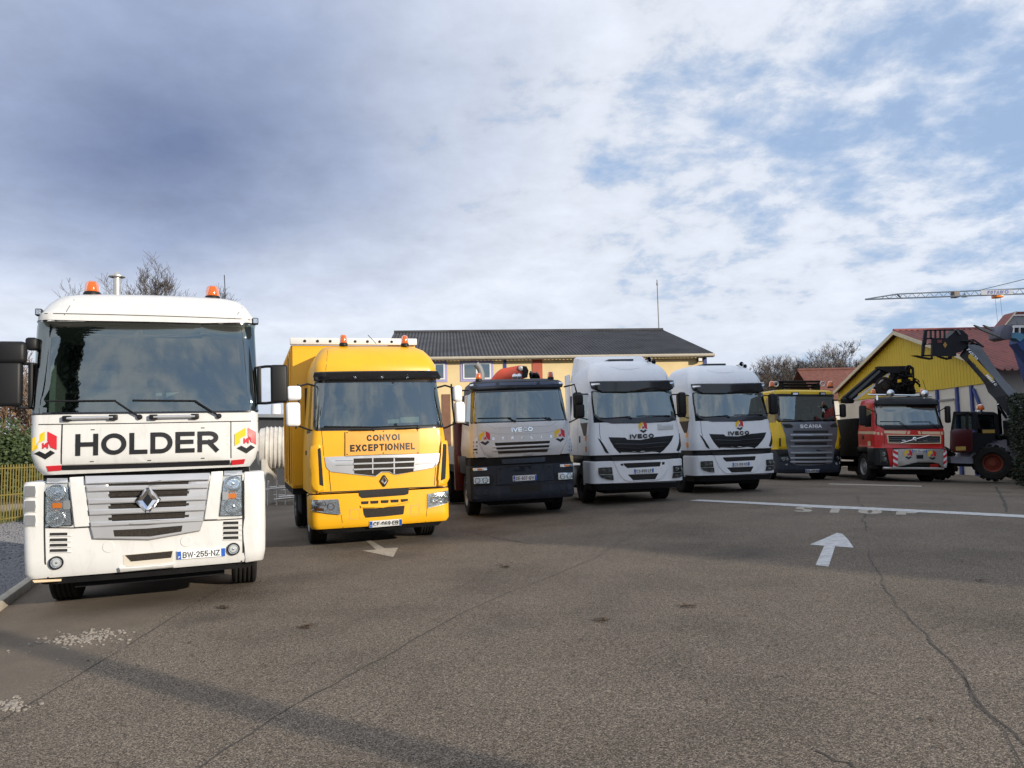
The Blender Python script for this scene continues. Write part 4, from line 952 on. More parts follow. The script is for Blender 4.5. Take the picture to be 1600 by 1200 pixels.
    P('intake_mesh', q(1, [(720, 545), (1075, 520), (1070, 555), (735, 578)]), M_DARKM, off=.009, th=.004, bev=0)
    for a, b_ in ((720, 780), (792, 857), (874, 936), (950, 1015), (1030, 1088)):
        y = 628 - (a - 720) * .058; P('air_slot', q(1, [(a, y - 10), (b_, y - 13), (b_ - 2, y + 9), (a + 4, y + 12)]), M_SEAM, off=.005, th=.005, bev=0, r=.008)
    P('bumper_lip', q(1, [(715, 650), (845, 655), (880, 650), (960, 640), (1095, 612), (1095, 622), (970, 652), (890, 668), (840, 668), (720, 668)]), M_YEL, off=.025, th=.025, bev=.008)
    P('lower_intake', q(1, [(735, 672), (845, 672), (960, 658), (1062, 650), (1052, 718), (900, 735), (755, 745), (742, 720)]), M_DARKM, off=.005, th=.006, bev=0, r=.015)
    for pts in ([(632, 683), (705, 678), (710, 755), (636, 757)], [(1108, 652), (1174, 645), (1176, 722), (1110, 725)]):
        p_ = q(1, pts); T.line('tow_cover', list(p_) + [p_[0]], .005, M_MARKO)
    hlamp(T, 1, [(330, 606), (545, 600), (562, 720), (470, 712), (332, 690)], [(485, 657), (428, 637), (378, 637)], (.068, .042, .042), [(355, 668), (430, 672), (430, 695), (360, 690)])
    hlamp(T, 1, [(1242, 560), (1405, 530), (1415, 622), (1330, 650), (1240, 670)], [(1290, 607), (1335, 590), (1375, 575)], (.066, .042, .042), None)
    T.line('panel_gap', q(1, [(565, 720), (582, 838)]), .006); T.line('panel_gap', q(1, [(1236, 670), (1222, 792)]), .006)
    plate(T, q(1, [(785, 772), (1040, 753), (1041, 802), (786, 824)]), 'CF-069-EB')
    beacon(T, T.xyz(0, (583, 182), .75), .07, .15); beacon(T, T.xyz(0, (1062, 186), .75), .07, .15)
    tube('antenna', M_BLACK, T.root, [T.xyz(0, (838, 184), .7), T.xyz(0, (775, 118), 1.0)], .006, 6)
    for (c, sx, sz, y) in (((197, 572), .24, .25, .1), ((190, 738), .24, .42, .12), ((1472, 578), .17, .28, .1), ((1490, 722), .19, .4, .12)):
        p = T.xyz(0, c, y); sg = -1 if p.x < 0 else 1
        mirror(T, p, sx, .16, sz, M_IWHITE, [[(sg * 1.12, .3, p.z + (.14 if sz < .3 else -.3)), (sg * 1.25, .2, p.z + (.17 if sz < .3 else -.27)), (p.x - sg * .02, p.y, p.z + (.1 if sz < .3 else -.17))]], .05)
    tube('mirror_rail', M_BLACK, T.root, [T.xyz(0, (228, 500), .12), T.xyz(0, (238, 700), .12), T.xyz(0, (212, 850), .12)], .016)
    tube('mirror_rail', M_BLACK, T.root, [T.xyz(0, (1425, 500), .12), T.xyz(0, (1440, 700), .12), T.xyz(0, (1450, 810), .12)], .016)
    # door with handle on both sides
    for sg in (-1, 1):
        d = T.line('door_gap', [(sg * S.side(.38, 1.0), 1.02), (sg * S.side(.38, 2.1), 2.08)], .012)
        P('door_handle', [(sg * S.side(1.0, 1.7), 1.66), (sg * S.side(1.2, 1.7), 1.66), (sg * S.side(1.2, 1.7), 1.74), (sg * S.side(1.0, 1.7), 1.74)], M_BLACK, off=.012, th=.012, bev=.004)
        P('door_frame', [(sg * S.side(.36, 2.1), 2.06), (sg * S.side(1.2, 2.1), 2.06), (sg * S.side(1.2, 2.1), 2.11), (sg * S.side(.36, 2.1), 2.11)], M_BLACK, off=.006, th=.01, bev=0)
    T.loft('air_dam', M_CHAS, .28, .37, Skin([(.28, 1.08, .16, .16, .05), (.37, 1.16, .1, .16, .05)], .8))
    # step behind the bumper
    for sg in (-1, 1): box('step', M_BLACK, T.root, min(sg * 1.2, sg * .9), max(sg * 1.2, sg * .9), .83, .95, .45, .98)
    # cargo body
    xo = -.16
    body = box('cargo_body', M_YELT, T.root, xo - 1.27, xo + 1.27, 2.12, 5.7, 1.0, 3.86, .02)
    fp = box('body_front', M_YEL, body, xo - 1.24, xo + 1.24, 2.08, 2.118, 1.05, 3.84, .01)
    lb = box('lamp_board', M_WHITE, body, xo - 1.28, xo + 1.28, 2.0, 2.12, 3.865, 4.0, .01)
    for i in range(9):
        x = xo - 1.0 + i * .25; lathe('marker_lamp', M_BLACK, lb, [(.03, 0), (.028, .012), (.001, .014)], (x, 2.0, 3.93), (0, -1, 0), 10)
    for i in range(2):
        y = 3.0 + i * 1.3; box('curtain_strap', M_BLACK, body, xo - 1.282, xo - 1.271, y - .025, y + .025, 1.05, 3.7)
    for i in range(4): box('curtain_fold', M_YELT, body, xo - 1.30, xo - 1.268, 2.2 + i * .8, 2.26 + i * .8, 1.1, 3.75, .012)
    box('side_rail', M_CHAS, body, xo - 1.26, xo + 1.26, 2.15, 5.65, .88, 1.0)
    chassis(T, .5, 5.7, (1.4, 4.8)); underbody(T, .5, 2.0, 1.0, .45, .98)
    for sx in (-1, 1):
        wheel(T, sx * 1.03, 1.4); wheel(T, sx * .95, 4.8, wd=.58)
    box('rear_mudguard', M_CHAS, T.root, -1.25, -.6, 2.5, 3.6, .45, .95, .04); box('fuel_tank', M_STEEL, T.root, .6, 1.2, 2.4, 3.6, .4, .9, .08)
build_yellow()
# ---------------------------------------------------------------- pale grey truck with slate bumper and a folded red crane
def build_dark():
    T = Truck('grey_truck', .24, 18.18, -11, .02, 'pale grey truck with slate bumper, dark visor and red folded crane behind its cab', 'truck')
    T.zooms = [(680, 540, .15), (680, 640, .15)]
    S = Skin([(.38, 1.2, .06, .1, .04), (.46, 1.245, .0, .1, .04), (1.2, 1.25, 0, .1, .05), (1.23, 1.22, .06, .1, .05), (1.4, 1.2, .08, .12, .05), (1.42, 1.22, .04, .14, .06), (1.6, 1.235, .02, .14, .06), (2.22, 1.18, .05, .16, .07), (2.95, 1.11, .2, .18, .08), (3.1, 1.1, .22, .2, .08), (3.2, 1.06, .28, .24, .08), (3.26, .98, .42, .26, .08), (3.29, .86, .7, .26, .06)], 1.75)
    T.skin = S; q = T.q; P = T.panel
    T.loft('bumper', M_NAVY, .39, 1.205, yr=.8); T.loft('plinth', M_CHAS, 1.205, 1.415, yr=1.6); T.loft('cab', M_GREYP, 1.415, 2.22); T.loft('roof', M_NAVY, 2.95, 3.29)
    gl = q(0, [(378, 492), (850, 470), (1318, 452), (1372, 775), (850, 795), (368, 806)]); e = q(0, [(378, 492), (368, 806), (1318, 452), (1372, 775)])
    greenhouse(T, M_GREYP, 2.22, 2.95, (abs(e[1][0]) - .04, abs(e[0][0]) - .04), (e[3][0] - .04, e[2][0] - .04), gl, frame=.04, rr=.05, pillar_mat=M_GREYP)
    for pts in ([(393, 678), (418, 676), (418, 708), (393, 710)], [(393, 716), (412, 715), (412, 738), (393, 740)], [(915, 692), (942, 692), (942, 704), (915, 704)]): P('paper', q(0, pts, off=-.03), M_PAPER, off=-.03, th=.002, bev=0)
    v = P('sun_visor', q(0, [(350, 388), (400, 378), (850, 362), (1280, 356), (1335, 372), (1332, 432), (1280, 438), (850, 446), (400, 462), (350, 452)]), M_NAVY, off=.1, th=.1, bev=.025, r=.03)
    for pts in ([(385, 405), (632, 388), (630, 418), (390, 435)], [(664, 385), (1062, 378), (1055, 410), (668, 416)], [(1088, 375), (1290, 372), (1285, 402), (1090, 408)]): P('visor_window', q(0, pts, off=.1), M_NAVYG, off=.104, th=.006, bev=.002, parent=v, r=.02)
    P('visor_lamp', q(0, [(1285, 378), (1332, 376), (1330, 398), (1288, 400)], off=.1), M_REFL, off=.106, th=.008, bev=.002, parent=v, r=.02); P('visor_lamp', q(0, [(360, 405), (400, 400), (398, 418), (360, 424)], off=.1), M_REFL, off=.106, th=.008, bev=.002, parent=v, r=.02)
    wiper(T, 0, (825, 788), (760, 752), (440, 758), (790, 752)); wiper(T, 0, (1195, 770), (1140, 750), (840, 760), (1190, 752))
    f = P('front_flap', q(0, [(438, 812), (900, 796), (1380, 778), (1388, 905), (1370, 985), (1300, 1135), (920, 1152), (530, 1172), (455, 1010), (440, 910)]), M_GREYP, off=.02, th=.02, bev=.006)
    T.line('flap_crease', q(0, [(450, 882), (640, 920), (930, 922), (1180, 905), (1350, 855)], off=.02), .008, M_SGREY, off=.0215)
    T.line('flap_crease', q(0, [(535, 822), (610, 862), (920, 850), (1200, 835), (1270, 790)], off=.02), .007, M_SGREY, off=.0215)
    for pts in ([(620, 1013), (1196, 990), (1192, 1018), (628, 1045)], [(632, 1064), (1190, 1036), (1185, 1060), (642, 1084)], [(648, 1102), (1178, 1078), (1166, 1106), (662, 1126)]):
        P('grille_slot', q(0, pts, off=.02), M_DARKM, off=.022, th=.004, bev=0, parent=f, r=.01)
    for y in (1030, 1068): P('grille_bar', q(0, [(600, y + 22), (1200, y - 4), (1200, y + 2), (600, y + 32)]), M_GREYP, off=.04, th=.02, bev=.004, parent=f)
    for i, a in enumerate('STRALIS'):
        x = 606 + i * 100; y = 970 - i * 4.0; p = q(0, [(x, y)], off=.02)[0]; T.text('lettering', a, p, .05 if a != 'I' else .012, .06, M_CHROME, off=.024, slope=.01, bold=.2, parent=f)
    A, C = q(0, [(795, 878), (1015, 868)], off=.02); T.text('lettering', 'IVECO', mid(A, C), span(A, C), .10, M_CHROME, off=.03, slope=math.atan2(C[1] - A[1], C[0] - A[0]), bold=.22, parent=f)
    for c, w_ in (((514, 965), (455, 572)), ((1296, 933), (1241, 1348))): logo(T, q(0, [c], off=.02)[0], span(*q(0, [(w_[0], c[1]), (w_[1], c[1])], off=.02)), parent=f, off=.024)
    for pts, xs in (([(395, 985), (445, 960), (450, 1010), (520, 1165), (410, 1172), (390, 1110)], (398, 440)), ([(1385, 935), (1420, 945), (1440, 1000), (1436, 1105), (1405, 1125), (1312, 1132), (1372, 990)], (1395, 1425))):
        c_ = P('corner_vane', q(0, pts), M_GREYP, off=.03, th=.05, bev=.012, r=.02)
        for y in (1000, 1040, 1075, 1110): 
            yy = y + (0 if xs[0] < 900 else -30); P('vane_slot', q(0, [(xs[0], yy), (xs[1], yy - 2), (xs[1], yy + 16), (xs[0], yy + 18)], off=.03), M_SEAM, off=.032, th=.004, bev=0, parent=c_)
    # slate bumper
    P('bumper_mesh', q(1, [(690, 520), (1150, 492), (1150, 545), (700, 570)]), M_NAVY, off=.03, th=.05, bev=.01, r=.02)
    P('bumper_slot', q(1, [(715, 592), (1145, 572), (1140, 630), (720, 645)]), M_SEAM, off=.004, th=.004, bev=0, r=.02)
    P('bumper_slot', q(1, [(770, 790), (1112, 780), (1100, 850), (790, 868)]), M_SEAM, off=.004, th=.004, bev=0, r=.03)
    cp = P('bumper_center', q(1, [(640, 600), (705, 598), (722, 655), (1135, 640), (1155, 575), (1235, 565), (1235, 735), (640, 790)]), M_NAVY, off=.025, th=.03, bev=.01, r=.015)
    plate(T, q(1, [(808, 690), (1055, 678), (1055, 733), (810, 748)]), 'DE-607-QW', off=.04)
    for pts, l in (([(390, 612), (540, 605), (542, 632), (392, 640)], 0), ([(1300, 572), (1432, 566), (1434, 592), (1302, 600)], 1)):
        P('side_marker', q(1, pts), M_REFL, off=.02, th=.02, bev=.004, r=.012)
        x0, x1 = (1345, 1392) if l else (440, 490); y = 582 if l else 623; P('indicator', q(1, [(x0, y - 9), (x1, y - 10), (x1, y + 9), (x0, y + 10)]), M_ORANGE, off=.024, th=.008, bev=.001)
    hb = [P('lamp_recess', q(1, pts), M_SEAM, off=.006, th=.008, bev=0, r=.02) for pts in ([(370, 688), (590, 678), (620, 730), (592, 790), (372, 800)], [(1240, 660), (1445, 640), (1450, 735), (1245, 745)])]
    hlamp(T, 1, [(400, 705), (565, 697), (566, 768), (402, 775)], [(440, 740), (520, 735)], .066, off=.014); hlamp(T, 1, [(1280, 660), (1432, 652), (1432, 722), (1282, 732)], [(1325, 696), (1395, 692)], .066, off=.014)
    for c in ((443, 868), (527, 862), (1325, 815), (1400, 812)): p = q(1, [c])[0]; P('fog_cover', [(p[0] + .07 * math.cos(i * .35), p[1] + .07 * math.sin(i * .35)) for i in range(18)], M_NAVY, off=.02, th=.02, bev=.008)
    for c in ((672, 618), (680, 735), (1185, 595), (1190, 708)): p = q(1, [c])[0]; P('bumper_hole', [(p[0] + .03 * math.cos(i), p[1] + .03 * math.sin(i)) for i in range(6)], M_SEAM, off=.028, th=.004, bev=0)
    T.line('panel_gap', q(1, [(372, 795), (690, 790), (1110, 770), (1455, 755)]), .012)
    beacon(T, T.xyz(0, (452, 348), .5), .07, .13); beacon(T, T.xyz(0, (1202, 330), .5), .07, .13)
    for (c, sx, sz, y, m) in (((232, 497), .17, .36, .08, M_IWHITE), ((245, 690), .2, .46, .1, M_IWHITE), ((1495, 560), .2, .26, .08, M_BLACK), ((1510, 680), .2, .34, .1, M_BLACK)):
        p = T.xyz(0, c, y); sg = -1 if p.x < 0 else 1; mirror(T, p, sx, .16, sz, m, [], .05)
    tube('mirror_rail', M_BLACK, T.root, [T.xyz(0, (345, 465), .25), T.xyz(0, (250, 470), .1), T.xyz(0, (165, 430), .08), T.xyz(0, (180, 640), .1), T.xyz(0, (200, 790), .1), T.xyz(0, (350, 830), .2)], .02)
    tube('mirror_rail', M_BLACK, T.root, [T.xyz(0, (1340, 430), .25), T.xyz(0, (1450, 405), .1), T.xyz(0, (1470, 480), .08), T.xyz(0, (1480, 760), .1), T.xyz(0, (1395, 800), .2)], .02)
    # crane folded behind the cab
    yc = 2.35
    pts = [T.xyz(0, p, yc) for p in ((590, 350), (650, 275), (690, 240), (890, 203), (935, 215), (965, 260), (945, 335), (800, 380), (600, 400))]
    cr = prism('crane_boom', M_CRANE_RED, T.root, [(p.x, p.z) for p in pts], .32, lambda a, b, c: Vector((a, yc + c, b)), bev=.02)
    c0 = T.xyz(0, (890, 236), yc - .02); lathe('boom_pin', M_STEEL, cr, [(.07, 0), (.07, .03), (.03, .04), (.001, .04)], c0, (0, -1, 0), 14)
    pts = [T.xyz(0, p, yc - .05) for p in ((910, 212), (950, 215), (972, 260), (960, 330), (890, 325), (915, 290))]; prism('boom_end', M_BLACK, cr, [(p.x, p.z) for p in pts], .3, lambda a, b, c: Vector((a, yc - .06 + c, b)))
    for c in ((825, 322), (872, 320)): lathe('work_lamp', M_REFL, cr, [(.075, 0), (.07, .05), (.03, .07), (.001, .07)], T.xyz(0, c, 1.9), (0, -1, 0), 14)
    a = T.xyz(0, (480, 290), yc); b = T.xyz(0, (462, 235), yc); c = T.xyz(0, (425, 190), yc); tube('intake_pipe', M_GRIP, T.root, [(a.x, a.y, 2.2), a, b, c], .085, 12)
    bm = bnew()
    for i in range(14):
        p = T.xyz(0, (985 + i * 7, 300 + random.uniform(-14, 14)), yc); add_tube(bm, [p, p + Vector((.05, .2, random.uniform(-.08, .1))), p + Vector((.12, .3, -.2))], .022, 6)
    make('crane_hoses', bm, M_BLACK, cr)
    box('crane_column', M_DRED, cr, -.35, .35, yc - .05, yc + .5, .9, 3.1, .03); box('crane_base', M_DRED, cr, -1.28, 1.28, yc - .1, yc + .45, 1.0, 1.45, .03)
    for sg in (-1, 1): box('outrigger', M_DRED, cr, sg * 1.22 - .12, sg * 1.22 + .12, yc - .05, yc + .2, .55, 2.35, .02)
    box('flatbed', M_CHAS, T.root, -1.25, 1.25, 3.1, 8.6, 1.0, 1.2); box('flatbed_side', M_STEEL, T.root, -1.25, -1.21, 3.1, 8.6, 1.2, 1.7); box('flatbed_side', M_STEEL, T.root, 1.21, 1.25, 3.1, 8.6, 1.2, 1.7)
    chassis(T, .5, 8.4, (1.4, 5.6, 6.95)); underbody(T, .5, 1.8, 1.0, .45, 1.3)
    for sx in (-1, 1):
        wheel(T, sx * 1.03, 1.4, .52); wheel(T, sx * .95, 5.6, .52, .58); wheel(T, sx * .95, 6.95, .52, .58)
        box('front_mudguard', M_BLACK, T.root, min(sx * 1.25, sx * 1.12), max(sx * 1.25, sx * 1.12), .85, 1.95, 1.0, 1.45, .04)
build_dark()
# ---------------------------------------------------------------- two white long-haul tractors
IVM = None
def build_hiway(which):
    global IVM
    if which == 1: T = Truck('white_tractor', 3.22, 19.8, -10, .01, 'white tractor unit with raised roof deflector, bare metal plate beside its grille emblem', 'truck', group='white tractor units side by side'); IVM = T.M.copy()
    else: T = Truck('white_tractor', 6.37, 22.05, -10, .01, 'lower-roofed white tractor unit parked beside the yellow and grey truck', 'truck', group='white tractor units side by side', zoff=-.02)
    T.QM = IVM; T.zooms = [(860, 530, .15), (860, 630, .15)]
    S = Skin([(.36, 1.17, .12, .2, .1), (.545, 1.22, .05, .2, .11), (.55, 1.25, .01, .2, .11), (1.1, 1.25, 0, .2, .11), (1.13, 1.22, .05, .2, .11), (1.24, 1.22, .05, .2, .11), (1.27, 1.25, .01, .2, .12), (1.5, 1.25, 0, .2, .12), (2.1, 1.2, .05, .2, .13), (2.9, 1.14, .2, .22, .13), (3.17, 1.14, .2, .28, .14), (3.35, 1.11, .29, .3, .14), (3.5, 1.06, .4, .32, .14), (3.64, .97, .58, .34, .14), (3.74, .85, .82, .36, .12), (3.79, .7, 1.1, .36, .1), (3.81, .5, 1.4, .3, .08)], 2.25)
    T.skin = S; q = T.q; P = T.panel
    T.loft('spoiler', M_BLACK, .37, .54, yr=.9); T.loft('bumper', M_IWHITE, .552, 1.115, yr=.85); T.loft('plinth', M_BLACK, 1.115, 1.262, yr=2.0); T.loft('cab', M_IWHITE, 1.262, 2.1); T.loft('roof', M_IWHITE, 2.9, 3.81)
    gl = q(0, [(432, 548), (640, 545), (900, 540), (1150, 530), (1310, 520), (1345, 640), (1366, 760), (1358, 800), (1300, 832), (1230, 852), (930, 868), (640, 870), (560, 852), (500, 825), (455, 780), (438, 660)])
    greenhouse(T, M_IWHITE, 2.1, 2.9, (1.16, 1.12), (1.16, 1.12), gl, frame=.045, rr=.03)
    P('cowl', q(0, [(460, 790), (500, 808), (560, 818), (900, 815), (1250, 796), (1362, 768), (1358, 800), (1300, 832), (1230, 852), (930, 868), (640, 870), (560, 852), (500, 825)]), M_GLOSSB, off=.012, th=.008, bev=.002)
    for pts in ([(455, 720), (478, 720), (476, 748), (455, 748)], [(502, 788), (525, 787), (525, 808), (502, 810)], [(1212, 728), (1238, 728), (1236, 755), (1214, 756)]): P('paper', q(0, pts, off=-.03), M_PAPER, off=-.03, th=.002, bev=0)
    box('curtain', mat('cab_curtain', (.50, .50, .36), .8, var=.1), T.root, .78, 1.0, .55, .6, 2.35, 2.88, .02)
    v = P('sun_visor', q(0, [(398, 442), (505, 436), (850, 434), (1235, 426), (1300, 424), (1312, 500), (1250, 532), (850, 545), (520, 546), (420, 512)]), M_GLOSSB, off=.1, th=.1, bev=.03, r=.02)
    for pts in ([(420, 462), (512, 460), (520, 478), (428, 482)], [(1242, 450), (1306, 446), (1308, 462), (1246, 468)]): P('visor_lamp', q(0, pts, off=.1), M_REFL, off=.104, th=.006, bev=.002, parent=v, r=.008)
    wiper(T, 0, (835, 825), (790, 802), (520, 828), (830, 805)); wiper(T, 0, (1230, 802), (1190, 795), (900, 800), (1225, 796))
    h_ = [T.xyz(0, p, y) for p, y in (((585, 200), 1.35), ((870, 190), 1.35), ((910, 236), .95), ((640, 244), .95))]
    box('roof_hatch', M_GLOSSB, T.root, -.36, .36, 1.1, 1.75, 3.79, 3.845, .02)
    T.line('roof_seam', q(0, [(1095, 225), (1170, 300), (1205, 380), (1212, 422)]), .006); T.line('roof_seam', q(0, [(560, 225), (620, 285), (720, 312), (850, 312), (930, 300)]), .006, M_SGREY)
    lathe('horn', M_CHROME, T.root, [(.02, 0), (.025, .3), (.07, .42)], (.72, 1.15, 3.78), (-.1, -1, 0), 12); lathe('horn', M_CHROME, T.root, [(.02, 0), (.025, .25), (.06, .35)], (.86, 1.15, 3.72), (-.1, -1, 0), 12)
    if which == 1:
        bm = bnew(); rows = []
        for (y, z, hw) in ((1.45, 3.80, .80), (1.7, 3.93, .92), (2.0, 4.02, .98), (2.35, 4.05, 1.0)): rows.append([bm.verts.new(p) for p in ((-hw - .12, y + .05, 3.3), (-hw, y, z - .06), (-hw + .08, y, z), (hw - .08, y, z), (hw, y, z - .06), (hw + .12, y + .05, 3.3))])
        for a, b in zip(rows, rows[1:]):
            for i in range(5): bm.faces.new((a[i], a[i + 1], b[i + 1], b[i]))
        bm.faces.new(rows[0]); bmesh.ops.recalc_face_normals(bm, faces=bm.faces[:])
        make('roof_deflector', bm, M_IWHITE, T.root)
    for sg in (-1, 1): box('side_deflector', M_IWHITE, T.root, min(sg * 1.2, sg * 1.14), max(sg * 1.2, sg * 1.14), 2.28, 2.75, 1.25, 3.55, .03)
    # nose
    A, C = q(0, [(824, 1015), (1072, 1005)]); T.text('lettering', 'IVECO', mid(A, C), span(A, C), .115, M_LBLK, off=.03, slope=math.atan2(C[1] - A[1], C[0] - A[0]), bold=.3)
    logo(T, q(0, [(962, 918)])[0], span(*q(0, [(918, 930), (1006, 928)])))
    if which == 1: pl = P('blank_plate', q(0, [(1115, 885), (1278, 878), (1278, 937), (1118, 946)]), M_STEEL, off=.012, th=.01, bev=.003)
    T.line('panel_gap', q(0, [(505, 835), (515, 1000), (530, 1050)]), .01); T.line('panel_gap', q(0, [(1345, 815), (1355, 1000), (1340, 1060)]), .01)
    g = P('grille', q(1, [(605, 354), (700, 356), (778, 358), (800, 378), (940, 382), (1085, 376), (1110, 350), (1200, 342), (1285, 334), (1262, 390), (1232, 432), (1180, 490), (1132, 524), (940, 536), (745, 541), (700, 500), (660, 455), (630, 405)]), M_BLACK, off=.006, th=.01, bev=.002)
    for y in (418, 462, 500):
        k = (y - 354) / 190; P('grille_bar', q(1, [(640 + 85 * k, y), (940, y + 6), (1268 - 110 * k, y - 18), (1262 - 110 * k, y - 9), (940, y + 15), (645 + 85 * k, y + 9)]), M_GLOSSB, off=.02, th=.016, bev=.004, parent=g)
    for pts in ([(494, 362), (520, 380), (552, 425), (612, 524), (590, 522), (568, 505)], [(1402, 322), (1376, 342), (1345, 378), (1296, 526), (1335, 504), (1378, 440)]): P('air_slot', q(1, pts), M_SEAM, off=.008, th=.008, bev=0, r=.01)
    T.line('panel_gap', q(1, [(440, 545), (620, 552), (950, 548), (1290, 528), (1410, 505)]), .012)
    # bumper
    P('bumper_gap', q(1, [(625, 562), (950, 560), (1258, 546), (1255, 578), (950, 592), (655, 600)]), M_SEAM, off=.04, th=.03, bev=0)
    bc = P('bumper_center', q(1, [(655, 604), (950, 598), (1255, 585), (1215, 700), (1165, 775), (1125, 798), (960, 808), (810, 815), (765, 795), (715, 735)]), M_IWHITE, off=.02, th=.03, bev=.01, r=.02)
    P('intake', q(1, [(757, 626), (950, 618), (1152, 610), (1140, 658), (950, 668), (800, 676), (772, 652)], off=.02), M_SEAM, off=.022, th=.004, bev=0, parent=bc, r=.015)
    P('intake', q(1, [(805, 744), (960, 738), (1124, 730), (1092, 792), (960, 798), (862, 802)], off=.02), M_SEAM, off=.022, th=.004, bev=0, parent=bc, r=.015)
    if which == 1:
        for pts in ([(728, 632), (752, 628), (764, 650), (738, 652)], [(1162, 614), (1190, 611), (1188, 638), (1162, 642)]): P('tow_hole', q(1, pts, off=.02), M_SEAM, off=.022, th=.004, bev=0, parent=bc)
    plate(T, q(1, [(866, 686), (1072, 676), (1072, 721), (868, 736)]), 'CS-890-LP' if which == 1 else 'CX-193-WX', off=.035)
    hlamp(T, 1, [(498, 673), (560, 668), (642, 666), (650, 738), (500, 742)], [(560, 705), (612, 702)], (.05, .05), None, M_GLOSSB, .015)
    hlamp(T, 1, [(502, 748), (655, 744), (660, 802), (598, 795), (530, 775)], [(560, 772), (622, 772)], (.035, .04), None, M_GLOSSB, .015)
    hlamp(T, 1, [(1278, 652), (1388, 646), (1390, 714), (1282, 720)], [(1315, 684), (1360, 680)], (.05, .05), None, M_GLOSSB, .015)
    hlamp(T, 1, [(1280, 726), (1390, 718), (1385, 750), (1345, 775), (1270, 780)], [(1310, 752), (1355, 742)], (.04, .035), None, M_GLOSSB, .015)
    T.line('bumper_edge', q(1, [(440, 838), (700, 836), (950, 828), (1410, 803)]), .012, M_SGREY)
    # doors, mirrors
    for sg in (-1, 1):
        T.line('door_gap', [(sg * S.side(.5, 1.3), 1.3), (sg * S.side(.5, 2.1), 2.1)], .012); T.line('door_gap', [(sg * S.side(1.35, 1.3), 1.3), (sg * S.side(1.35, 2.1), 2.9)], .012)
        P('door_handle', [(sg * S.side(1.1, 1.7), 1.6), (sg * S.side(1.22, 1.7), 1.6), (sg * S.side(1.22, 1.7), 1.78), (sg * S.side(1.1, 1.7), 1.78)], M_BLACK, off=.012, th=.012, bev=.004, r=.02)
        P('quarter_panel', [(sg * S.side(.45, 2.1), 2.12), (sg * S.side(.55, 1.75), 1.78), (sg * S.side(.75, 1.75), 1.78), (sg * S.side(1.15, 2.1), 2.12)], M_BLACK, off=.006, th=.008, bev=0)
    for i in range(2): P('door_decal', [(-S.side(.42, 1.4), 1.36 + i * .28), (-S.side(.6, 1.4), 1.36 + i * .28), (-S.side(.6, 1.4), 1.5 + i * .28), (-S.side(.42, 1.4), 1.5 + i * .28)], M_ORANGE, off=.004, th=.003, bev=0, r=.04)
    p = T.xyz(0, (285, 690), .25); mirror(T, p, .24, .2, .68, M_BLACK, [[(-1.14, .5, 2.86), (p.x, p.y, p.z + .3)], [(-1.18, .5, 2.2), (p.x, p.y, p.z - .3)]], .07)
    mirror(T, Vector((1.34, .25, 2.54)), .2, .2, .62, M_BLACK, [[(1.14, .5, 2.8), (1.3, .25, 2.8)], [(1.18, .5, 2.25), (1.3, .25, 2.3)]], .07)
    chassis(T, .5, 6.1, (1.42, 5.1)); underbody(T, .5, 2.1, 1.0, .45, 1.25)
    for sx in (-1, 1):
        wheel(T, sx * 1.03, 1.42, rim=M_CHAS); wheel(T, sx * .93, 5.1, wd=.58); box('mudguard', M_BLACK, T.root, min(sx * 1.24, sx * .8), max(sx * 1.24, sx * .8), .88, 1.96, 1.05, 1.27, .05); box('fuel_tank', M_STEEL, T.root, min(sx * .6, sx * 1.2), max(sx * .6, sx * 1.2), 2.3, 3.8, .4, 1.0, .1)
        box('step', M_IWHITE, T.root, min(sx * 1.235, sx * 1.12), max(sx * 1.235, sx * 1.12), .83, .93, .5, 1.1)
    return T
build_hiway(1); build_hiway(2)
